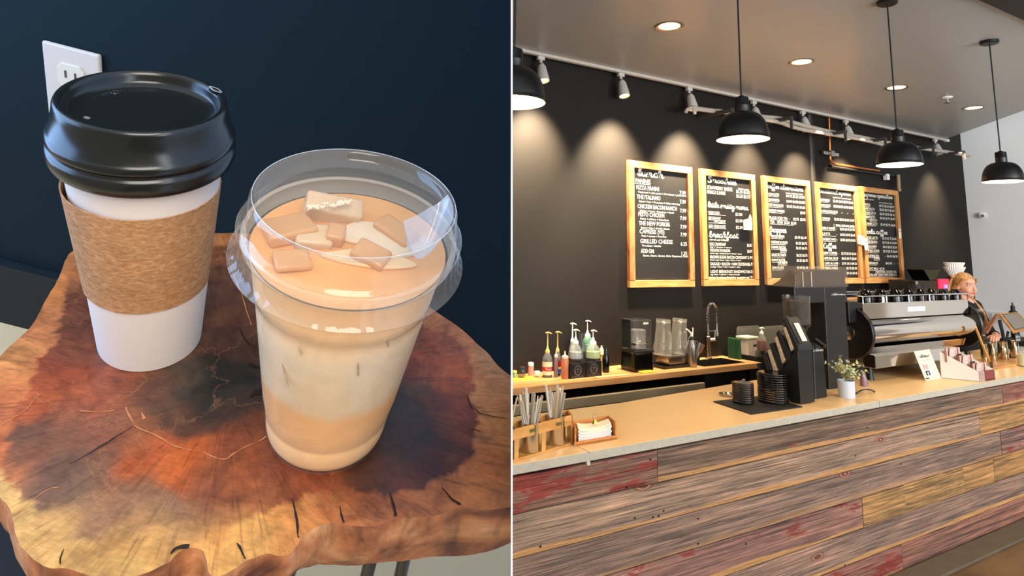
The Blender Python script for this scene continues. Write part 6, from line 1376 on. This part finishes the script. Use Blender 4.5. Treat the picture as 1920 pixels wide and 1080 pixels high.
t = thing('cash_drawer','low black cash drawer under the tablet register','drawer',(onY(1884,660,YR+.22).x+.40,2.80,CT+.0)); b = B(); b.box((0,0,.045),(.40,.34,.09)); b.make('drawer_body',mblack,t,bev=.004); b = B(); b.box((0,-.172,.045),(.36,.006,.06)); b.make('drawer_front',black,t)
p = onY(1829,613,2.46); q = onZ(1857,683,CT+.012)
o = thing('wooden_prop','thin tan wooden rod leaning in front of the barista','rod',(0,0,0)); b = B(); b.tube([q,p],.009,6); b.make('rod',bamboo,o)
# steel milk pitchers on a wooden board
q = onZ(1895,694,CT); o = thing('serving_board','wooden board under the steel milk pitchers','board',(q.x+.22,q.y+.20,CT)); b = B(); b.box((0,0,.008),(.75,.26,.016)); b.make('board_body',pine,o,bev=.003); bx_ = q.x+.22; by_ = q.y+.20
gs = mat('gold_lit_steel',(206,190,160),0.18,1.0)  # steel colour with the gold light on the pitchers put in
for i,(a,c,l) in enumerate([(1839,1853,'steel milk pitcher at the left end of the row by the register'),(1854,1870,'second steel milk pitcher of the row by the register'),(1871,1893,'third, larger steel milk pitcher of the row by the register'),(1895,1913,'last steel milk pitcher of the row at the right edge')]):
    y_ = by_+.03; q = onY((a+c)/2,670,y_); r = (c-a)/2*wpp(q); hh = .135
    o = thing('milk_pitcher',l,'pitcher',(q.x,y_,CT+.016),0,'steel milk pitchers beside the register'); b = B(); b.lathe([(0,0),(r*.97,0),(r,.006),(r*.96,hh*.6),(r*.86,hh),(r*.90,hh+.004),(r*.82,hh),(r*.92,hh*.55),(r*.93,.01),(0,.008)],32); b.make('pitcher_body',gs,o,smooth=True)
    b = B(); b.tube(catmull([(-r*.85,-.01,hh*.9),(-r*1.5,-.02,hh*.85),(-r*1.45,-.02,hh*.35),(-r*.95,-.01,hh*.28)],4),.006,8,flat=.5); b.make('handle',gs,o,smooth=True)
q = onY(1908,634,by_-.08); o = thing('tip_sign','small black chalk sign with white handwriting by the pitchers','sign',(q.x,by_-.08,q.z)); b = B(); b.box((0,0,0),(.10,.006,.055)); b.make('sign_face',gblack,o); b = B(); T5 = lambda u,v: Vector((u,-.0035,v)); put_text(b,'TIPS &',T5,-.04,.003,.016,.07,.2); put_text(b,'THANKS',T5,-.04,-.021,.016,.075,.2); b.make('lettering',chalk,o,fix=False); b = B(); b.tube([(0,.004,-.025),(0,.01,-(q.z-CT)+.016)],.004,6); b.make('sign_stem',mblack,o)
q = onY(1917,690,by_-.16); o = thing('tip_jar','pale glass jar at the right edge of the counter','jar',(q.x+.03,by_-.17,CT)); b = B(); b.lathe([(0,0),(.05,0),(.053,.006),(.053,.11),(.04,.13),(.042,.145),(.038,.145),(.036,.13),(.05,.108),(0,.01)],28); b.make('jar_body',glassy,o,smooth=True); b = B(); b.lathe([(0,.008),(.046,.008),(.046,.09),(0,.095)],20); b.make('contents',mat('bills_pale',(196,190,140),0.7,var=.3,vscale=60),o,smooth=True)
# cable and small caramel bottle behind the plant
q0_ = onZ(1607,741,CT); o = thing('power_cable','black cable looping on the counter behind the white pot','cable',(0,0,0)); b = B(); L = [onZ(1604,738,CT+.004),onZ(1618,731,CT+.02),onZ(1632,731,CT+.02),onZ(1640,735,CT+.005)]; b.tube(catmull(L,5),.004,8); b.make('cable',black,o,smooth=True)
o = thing('wire_holder','thin pale rod leaning behind the plant pot','rod',(0,0,0)); b = B(); b.tube([onZ(1643,735,CT+.002),onY(1624,710,2.42)],.0022,6); b.make('rod',mat('wrap_tan'),o,smooth=True)
q = onZ(1620,724,CT); o = thing('small_bottle','small purple and tan bottle standing behind the plant','bottle',(q.x,q.y,CT)); b = B(); b.lathe([(0,0),(.02,0),(.022,.01),(.018,.05),(.010,.075),(.009,.09),(0,.09)],18); b.make('bottle_body',mat('bottle_mauve',(130,100,120),0.3),o,smooth=True)

# ================================================================== brewer against the back wall
t = thing('rear_cabinet','dark cabinet against the back wall under the brewer','cabinet',(7.3,3.72,0)); b = B(); b.box((0,0,.46),(1.9,.58,.92)); b.make('cabinet_body',mat('cabinet_dark',(26,24,23),0.5),t,bev=.004); b = B(); b.box((-.45,-.295,.46),(.86,.012,.84)); b.box((.45,-.295,.46),(.86,.012,.84)); b.make('door',mat('cabinet_door',(32,30,28),0.45),t,bev=.003)
YBk = 3.62
q0_,q1_ = onY(1717,533,YBk),onY(1782,533,YBk); zt_b = onY(1745,526,YBk).z; zb_b = .92
t = thing('coffee_brewer','black brewer with a red and violet screen behind the espresso machine','coffee maker',((q0_.x+q1_.x)/2,YBk+.12,zb_b)); w = q1_.x-q0_.x; h = zt_b-zb_b
b = B(); b.box((0,.02,h/2),(w,.28,h)); b.make('brewer_body',mat('brewer_dark',(40,38,36),0.35,.3),t,bev=.006)
s0,s1 = onY(1761,523,YBk-.02).x-t.location.x,onY(1779,523,YBk-.02).x-t.location.x; zz0,zz1 = onY(1770,541,YBk-.02).z-zb_b,onY(1770,523,YBk-.02).z-zb_b
b = B(); b.box(((s0+s1)/2,-.13,(zz0+zz1)/2),(s1-s0,.02,zz1-zz0)); sc2 = b.make('screen',mat('screen_red',(190,30,60),0.2,emit=(210,34,66),es=.9),t,bev=.003)
b = B(); b.box((s0+(s1-s0)*.62,-.142,zz0+(zz1-zz0)*.2),((s1-s0)*.35,.004,(zz1-zz0)*.4)); b.make('screen_icon',mat('screen_violet',(110,90,255),0.2,emit=(110,90,255),es=1.6),sc2)
b = B(); xq = onY(1720,535,YBk-.02).x-t.location.x; b.box((xq+.02,-.125,(zz0+zz1)/2),(.03,.012,.055)); b.box((xq+.02,-.132,(zz0+zz1)/2+.006),(.012,.006,.02)); b.make('control_badge',mat('badge_pale',(190,188,180),0.4),t)
q = onY(1750,514,YBk); o = thing('bean_hopper','black open funnel hopper on top of the brewer','hopper',(q.x,YBk+.1,zt_b)); hh = onY(1750,506,YBk).z-zt_b; b = B(); b.prism([(-.17,hh),(.17,hh),(.08,hh*.25),(.06,0),(-.06,0),(-.08,hh*.25)],-.09,.09,'y'); b.make('hopper_body',gblack,o,bev=.004)
q0_,q1_ = onY(1789,530,YBk-.1),onY(1801,530,YBk-.1); o = thing('steel_kettle','tall brushed steel dispenser below the stack of filters','dispenser',((q0_.x+q1_.x)/2,YBk,.92)); hk = onY(1795,518,YBk-.1).z-.92; b = B(); b.lathe([(0,0),(.075,0),(.075,hk-.01),(.07,hk),(0,hk)],28); b.make('dispenser_body',steel2,o,smooth=True)
fz = .92+hk+.001; q = onY(1790,510,YBk); o.location.x = q.x
pleat = lambda a,r,z: 1+.035*math.cos(a*30)
fm_ = mat('filter_paper',(244,242,236),0.8)
for i in range(2):
    r = 21*wpp(q)*(1-.03*i); o = thing('coffee_filter_stack',['lower stack of white pleated coffee filters on the steel dispenser','upper stack of white pleated coffee filters'][i],'coffee filters',(q.x,YBk,fz+i*.050),0,'stacks of pleated filters'); b = B(); b.lathe([(0,0),(r*.55,0),(r*.98,.085),(r,.098),(r*.94,.090),(r*.5,.01),(0,.01)],240,wob=pleat); b.make('filters',fm_,o,smooth=True,ang=20)
q = onY(1899.5,584,2.93); o = thing('pepper_mill','slim black bottle standing behind the register tablet','bottle',(q.x,2.93,CT)); hh = q.z-CT; b = B(); b.lathe([(0,0),(.035,0),(.035,hh),(.018,hh+.012),(.018,hh+.05),(.008,hh+.06),(.006,hh+.085),(0,hh+.085)],20); b.make('bottle_body',black,o,smooth=True)

# ================================================================== the barista
def fuse(b, vox, name, smooth=6):
    bmesh.ops.recalc_face_normals(b.bm, faces=b.bm.faces[:])
    me = bpy.data.meshes.new(name+'_src'); b.bm.to_mesh(me); b.bm.free()
    o = bpy.data.objects.new(name+'_src', me); COL.objects.link(o)
    m = o.modifiers.new('r','REMESH'); m.mode = 'VOXEL'; m.voxel_size = vox; m.use_smooth_shade = True
    s = o.modifiers.new('s','SMOOTH'); s.factor = 0.5; s.iterations = smooth
    bpy.context.view_layer.update(); dg = bpy.context.evaluated_depsgraph_get()
    r = bpy.data.meshes.new_from_object(o.evaluated_get(dg)); r.name = name; bpy.data.objects.remove(o, do_unlink=True); bpy.data.meshes.remove(me)
    return r
def limb(b, pts, rs, n=5, seg=16):
    P = catmull(pts,n); R_ = []
    for i in range(len(rs)-1):
        for k in range(n): R_.append(rs[i]+(rs[i+1]-rs[i])*k/n)
    R_.append(rs[-1]); b.tube(P,R_,seg); b.ball(P[0],rs[0],seg,8); b.ball(P[-1],rs[-1],seg,8)
per = thing('person','person with long blonde hair in a black t-shirt standing at the register','person',(6.96,3.10,0))
V = Vector
SH = V((0,0.012,0))
def hand(b, w, d, up, sc=1.0, curl=.5, thumb=1):
    """w wrist point, d pointing direction, up = back of hand; five fingers"""
    d = d.normalized(); up = (up-d*up.dot(d)).normalized(); s = d.cross(up)*thumb
    Mx = Matrix((s,d,up)).transposed()
    b.ball(w+d*.045,(.038*sc,.048*sc,.014*sc),16,10,Mx)
    b.ball(w+d*.015,(.027*sc,.030*sc,.017*sc),14,8,Mx)
    for i,(off,L) in enumerate([(-.027,.055),(-.009,.068),(.010,.073),(.028,.066)]):
        a = w+d*.082+s*off*sc*.95; c = curl*(1+.12*i); k1 = a+(d*math.cos(c*.5)-up*math.sin(c*.5))*L*.45+s*off*.10; k2 = k1+(d*math.cos(c*1.2)-up*math.sin(c*1.2))*L*.32; k3 = k2+(d*math.cos(c*1.9)-up*math.sin(c*1.9))*L*.26
        limb(b,[a-d*.02,a,k1,k2,k3],[.0105,.0095,.0085,.0078,.0068],3,10)
    a = w+d*.025+s*.026*sc; k1 = a+(d*.6+s*.75-up*.25).normalized()*.034; k2 = k1+(d*.9+s*.25-up*.3).normalized()*.028
    limb(b,[w+d*.012+s*.010,a,k1,k2],[.014,.0125,.0105,.008],3,10)
b = B()
# head
b.ball((0,.012,1.515),(.074,.094,.094),28,20); b.ball((0,-.020,1.462),(.060,.070,.074),24,16); b.ball((0,-.050,1.410),(.030,.030,.025),16,10)
b.ball((.034,-.058,1.452),(.024,.024,.026),12,8); b.ball((-.034,-.058,1.452),(.024,.024,.026),12,8)
b.tube([(0,-.080,1.505),(0,-.094,1.480),(0,-.106,1.462),(0,-.090,1.450)],[.008,.010,.0125,.010],10); b.ball((.009,-.092,1.457),.008,8,6); b.ball((-.009,-.092,1.457),.008,8,6)
b.ball((0,-.084,1.434),(.020,.010,.0055),12,8); b.ball((0,-.083,1.424),(.018,.010,.006),12,8); b.tube([(-.045,-.068,1.518),(0,-.086,1.520),(.045,-.068,1.518)],[.008,.009,.008],8)
for s_ in (-1,1): b.ball((s_*.073,.012,1.480),(.009,.018,.030),12,8)
HR = Matrix.Rotation(-.42,3,'Z')
for v in b.bm.verts: v.co = HR @ v.co
limb(b,[V((0,.02,1.45)),V((0,.022,1.40)),V((0,.02,1.355)),V((0,.015,1.32))],[.050,.047,.052,.075])
# torso, legs
MT = Matrix.Identity(3)
b.ball((0,.02,1.22),(.150,.095,.16),24,16); b.ball((0,.015,1.04),(.125,.088,.18),24,16); b.ball((0,.02,.90),(.160,.108,.14),24,16); limb(b,[V((-.16,.02,1.305)),V((0,.02,1.325)),V((.16,.02,1.305))],[.048,.062,.048])
for s_ in (-1,1): limb(b,[V((s_*.085,.02,.88)),V((s_*.09,.01,.50)),V((s_*.09,.03,.10)),],[.088,.058,.040]); limb(b,[V((s_*.09,.03,.05)),V((s_*.095,-.10,.03))],[.040,.030])
RS,RE,RW = V((-.175,.015,1.30)),V((-.33,-.10,1.06)),V((-.485,-.235,1.085))
LS_,LE,LW = V((.175,.015,1.30)),V((.22,-.08,1.05)),V((-.06,-.245,1.06))
limb(b,[RS,(RS+RE)/2+V((-.01,.01,0)),RE,(RE+RW)/2,RW],[.052,.045,.040,.034,.024]); limb(b,[LS_,(LS_+LE)/2+V((.01,.01,0)),LE,(LE+LW)/2,LW],[.052,.045,.040,.034,.024])
hand(b,RW,V((.10,-.10,.35)),V((-.6,-.7,.3)),1.0,.75,-1); hand(b,LW,V((-1,-.25,-.06)),V((0,0,1)),1.0,.45,1)
sk = fuse(b,.0048,'body',4)
sm0 = mat('skin',(226,172,146),0.5); nt = sm0.node_tree; bs = nt.nodes['Principled BSDF']; at = nt.nodes.new('ShaderNodeAttribute'); at.attribute_name = 'tone'; nt.links.new(at.outputs['Color'],bs.inputs['Base Color']); bs.inputs['Subsurface Weight'].default_value = .1; bs.inputs['Subsurface Radius'].default_value = (.01,.004,.002)
ca = sk.color_attributes.new('tone','FLOAT_COLOR','POINT'); base = lin((222,168,142)); lips = lin((188,96,92)); brow = lin((126,84,56)); blush = lin((226,146,124)); lash = lin((70,46,36))
def mixv(a,c,k): return tuple(a[i]*(1-k)+c[i]*k for i in range(3))+(1,)
for v in sk.vertices:
    x,y,z = HR.transposed() @ v.co; c = base
    if y < -.04 and z > 1.38:
        k = max(0,1-((abs(x)-.042)/.018)**2-((z-1.460)/.02)**2)*.5; c = mixv(c,blush,k)
        if ((x/.021)**2+((z-1.429)/.0085)**2) < 1: c = lips
        zb = 1.520-.0-(abs(x)-.034)**2*9
        if .015 < abs(x) < .053 and abs(z-zb) < .0038: c = brow
        if ((abs(x)-.033)/.017)**2+((z-1.500)/.0085)**2 < 1: c = mixv(c,lash,.55)
    if z < 1.2 and ((V((x,y,z))-RW).length > .2): pass
    ca.data[v.index].color = c
sk.materials.append(sm0); sk.materials.append(mat('eye_white',(232,226,220),0.25)); sk.materials.append(mat('iris_brown',(58,44,34),0.15))
bm = bmesh.new(); bm.from_mesh(sk)
for s_ in (-1,1):
    eb = B(); eb.bm.free(); eb.bm = bm; n0 = len(bm.verts)
    eb.mi = 1; eb.ball((s_*.033,-.0735,1.499),(.0125,.0085,.0062),14,10); eb.mi = 2; eb.ball((s_*.033+.001,-.0795,1.499),(.0052,.0035,.0054),12,8)
    bm.verts.ensure_lookup_table()
    for v in bm.verts[n0:]: v.co = HR @ v.co
for f in bm.faces: f.smooth = True
bm.to_mesh(sk); bm.free()
ob = bpy.data.objects.new('body', sk); COL.objects.link(ob); ob.parent = per
# clothes
b = B()
b.ball((0,.02,1.22),(.160,.106,.165),24,16); b.ball((0,.015,1.04),(.138,.102,.19),24,16); b.ball((0,.02,.90),(.170,.118,.13),24,16); limb(b,[V((-.165,.02,1.302)),V((0,.024,1.312)),V((.165,.02,1.302))],[.056,.062,.056])
b.ball((-.062,-.055,1.20),(.06,.05,.06),16,10); b.ball((.062,-.055,1.20),(.06,.05,.06),16,10)
RC = RE.lerp(RW,.45); LC = LE.lerp(LW,.70)
limb(b,[RS,(RS+RE)/2+V((-.01,.01,0)),RE,RC],[.060,.054,.049,.044]); limb(b,[LS_,(LS_+LE)/2+V((.01,.01,0)),LE,LC],[.060,.054,.049,.040])
sh = fuse(b,.006,'t_shirt',5); sh.materials.append(mat('shirt_black',(20,19,20),0.85,bump=.3,bscale=70)); o = bpy.data.objects.new('t_shirt', sh); COL.objects.link(o); o.parent = per
b = B(); T = lambda u,v: V((u,-.118+abs(u)*.12-max(0,(v-1.23))*(-.35),v)); put_text(b,'COFFEE',T,-.07,1.262,.020,.14,0,.01); o2 = b.make('shirt_lettering',mat('print_grey',(190,188,184),0.7),o,fix=False)
b = B()
for s_ in (-1,1): limb(b,[V((s_*.087,.02,.90)),V((s_*.09,.01,.50)),V((s_*.09,.03,.10))],[.10,.070,.052])
b.ball((0,.02,.90),(.168,.116,.11),20,12)
tr = fuse(b,.008,'trousers',4); tr.materials.append(mat('trousers_black',(18,18,20),0.8)); o = bpy.data.objects.new('trousers', tr); COL.objects.link(o); o.parent = per
# hair: swept back from the forehead, long over her left shoulder, half tied behind
hm = mat('hair_blonde',(196,148,92),0.42); nt = hm.node_tree; N = nt.nodes.new; Lk = nt.links.new; bs = nt.nodes['Principled BSDF']; t_ = N('ShaderNodeTexCoord')
q1 = noi(mp2((140,140,8)),1.0,4); r1 = ramp(q1.outputs[0],[(0.3,lin((122,82,48))),(0.55,lin((196,146,90))),(0.75,lin((232,196,140)))]); Lk(r1.outputs[0],bs.inputs['Base Color'])
b = B(); hc = V((0,.018,1.522))
for v0 in range(1):
    segs,rg = 40,26; G_ = []
    for j in range(rg+1):
        ph = PI*j/rg; row = []
        for i in range(segs):
            a = 2*PI*i/segs; x = math.sin(ph)*math.cos(a)*.0815; y = math.sin(ph)*math.sin(a)*.1015; z = math.cos(ph)*.0985
            row.append((V((x,y,z))+hc))
        G_.append(row)
    def keep(p): 
        # open over the face
        return not (p.y < -.012-(p.z-1.50)*.10 and p.z < 1.572-abs(p.x)*.55) and not (p.z < 1.43 and p.y < .02)
    vv = [[b.bm.verts.new(p*1.0+V((0,0,0))) if True else None for p in row] for row in G_]
    for j in range(rg):
        for i in range(segs):
            k_ = (i+1)%segs; q = (G_[j][i]+G_[j+1][k_])/2
            if keep(q) : b._f([vv[j][i],vv[j][k_],vv[j+1][k_],vv[j+1][i]])
bmesh.ops.delete(b.bm, geom=[v for v in b.bm.verts if not v.link_faces], context='VERTS')
for v in b.bm.verts: v.co = HR @ v.co
bmesh.ops.solidify(b.bm, geom=b.bm.faces[:], thickness=-.006)
random.seed(9)
for k_ in range(90):
    # strands from the temple and crown back over the ears
    side = 1 if k_%3 else -1; a = random.uniform(-.2,1.0)
    p0 = V((side*.070*math.cos(a*.6),-.045+.07*a,1.535+.03*random.random()-.02*a)); p1 = V((side*.084,.02+.05*a,1.47)); 
    if side == 1:
        L = [p0,p1,V((.090+.02*random.random(),-.01+.05*random.random(),1.38)),V((.105+.03*random.random(),-.075+.05*random.random(),1.27)),V((.095+.05*random.random(),-.105+.03*random.random(),1.17)),V((.090+.055*random.random(),-.11+.02*random.random(),1.08+.05*random.random()))]
    else:
        L = [p0,p1,V((-.078,.06+.03*random.random(),1.39)),V((-.06-.03*random.random(),.115,1.28)),V((-.05-.04*random.random(),.13,1.16))]
    L[0] = HR @ L[0]; L[1] = HR @ L[1]
    P = catmull(L,4); n_ = len(P); b.tube(P,[.0062*(1-.65*(i/(n_-1))) for i in range(n_)],6,flat=.6)
for k_ in range(40):
    a = random.uniform(-1,1); L = [V((a*.065,.09,1.56)),V((a*.08,.118,1.48)),V((a*.08,.125,1.36)),V((a*.09,.135,1.22)),V((a*.08,.135,1.12))]
    P = catmull(L,4); n_ = len(P); b.tube(P,[.008*(1-.5*(i/(n_-1))) for i in range(n_)],6,flat=.6)
b.ball((-.070,.075,1.575),(.020,.020,.017),12,8)
b.make('hair',hm,per,smooth=True,fix=True,ang=60)

bpy.data.objects.remove(_fo, do_unlink=True)
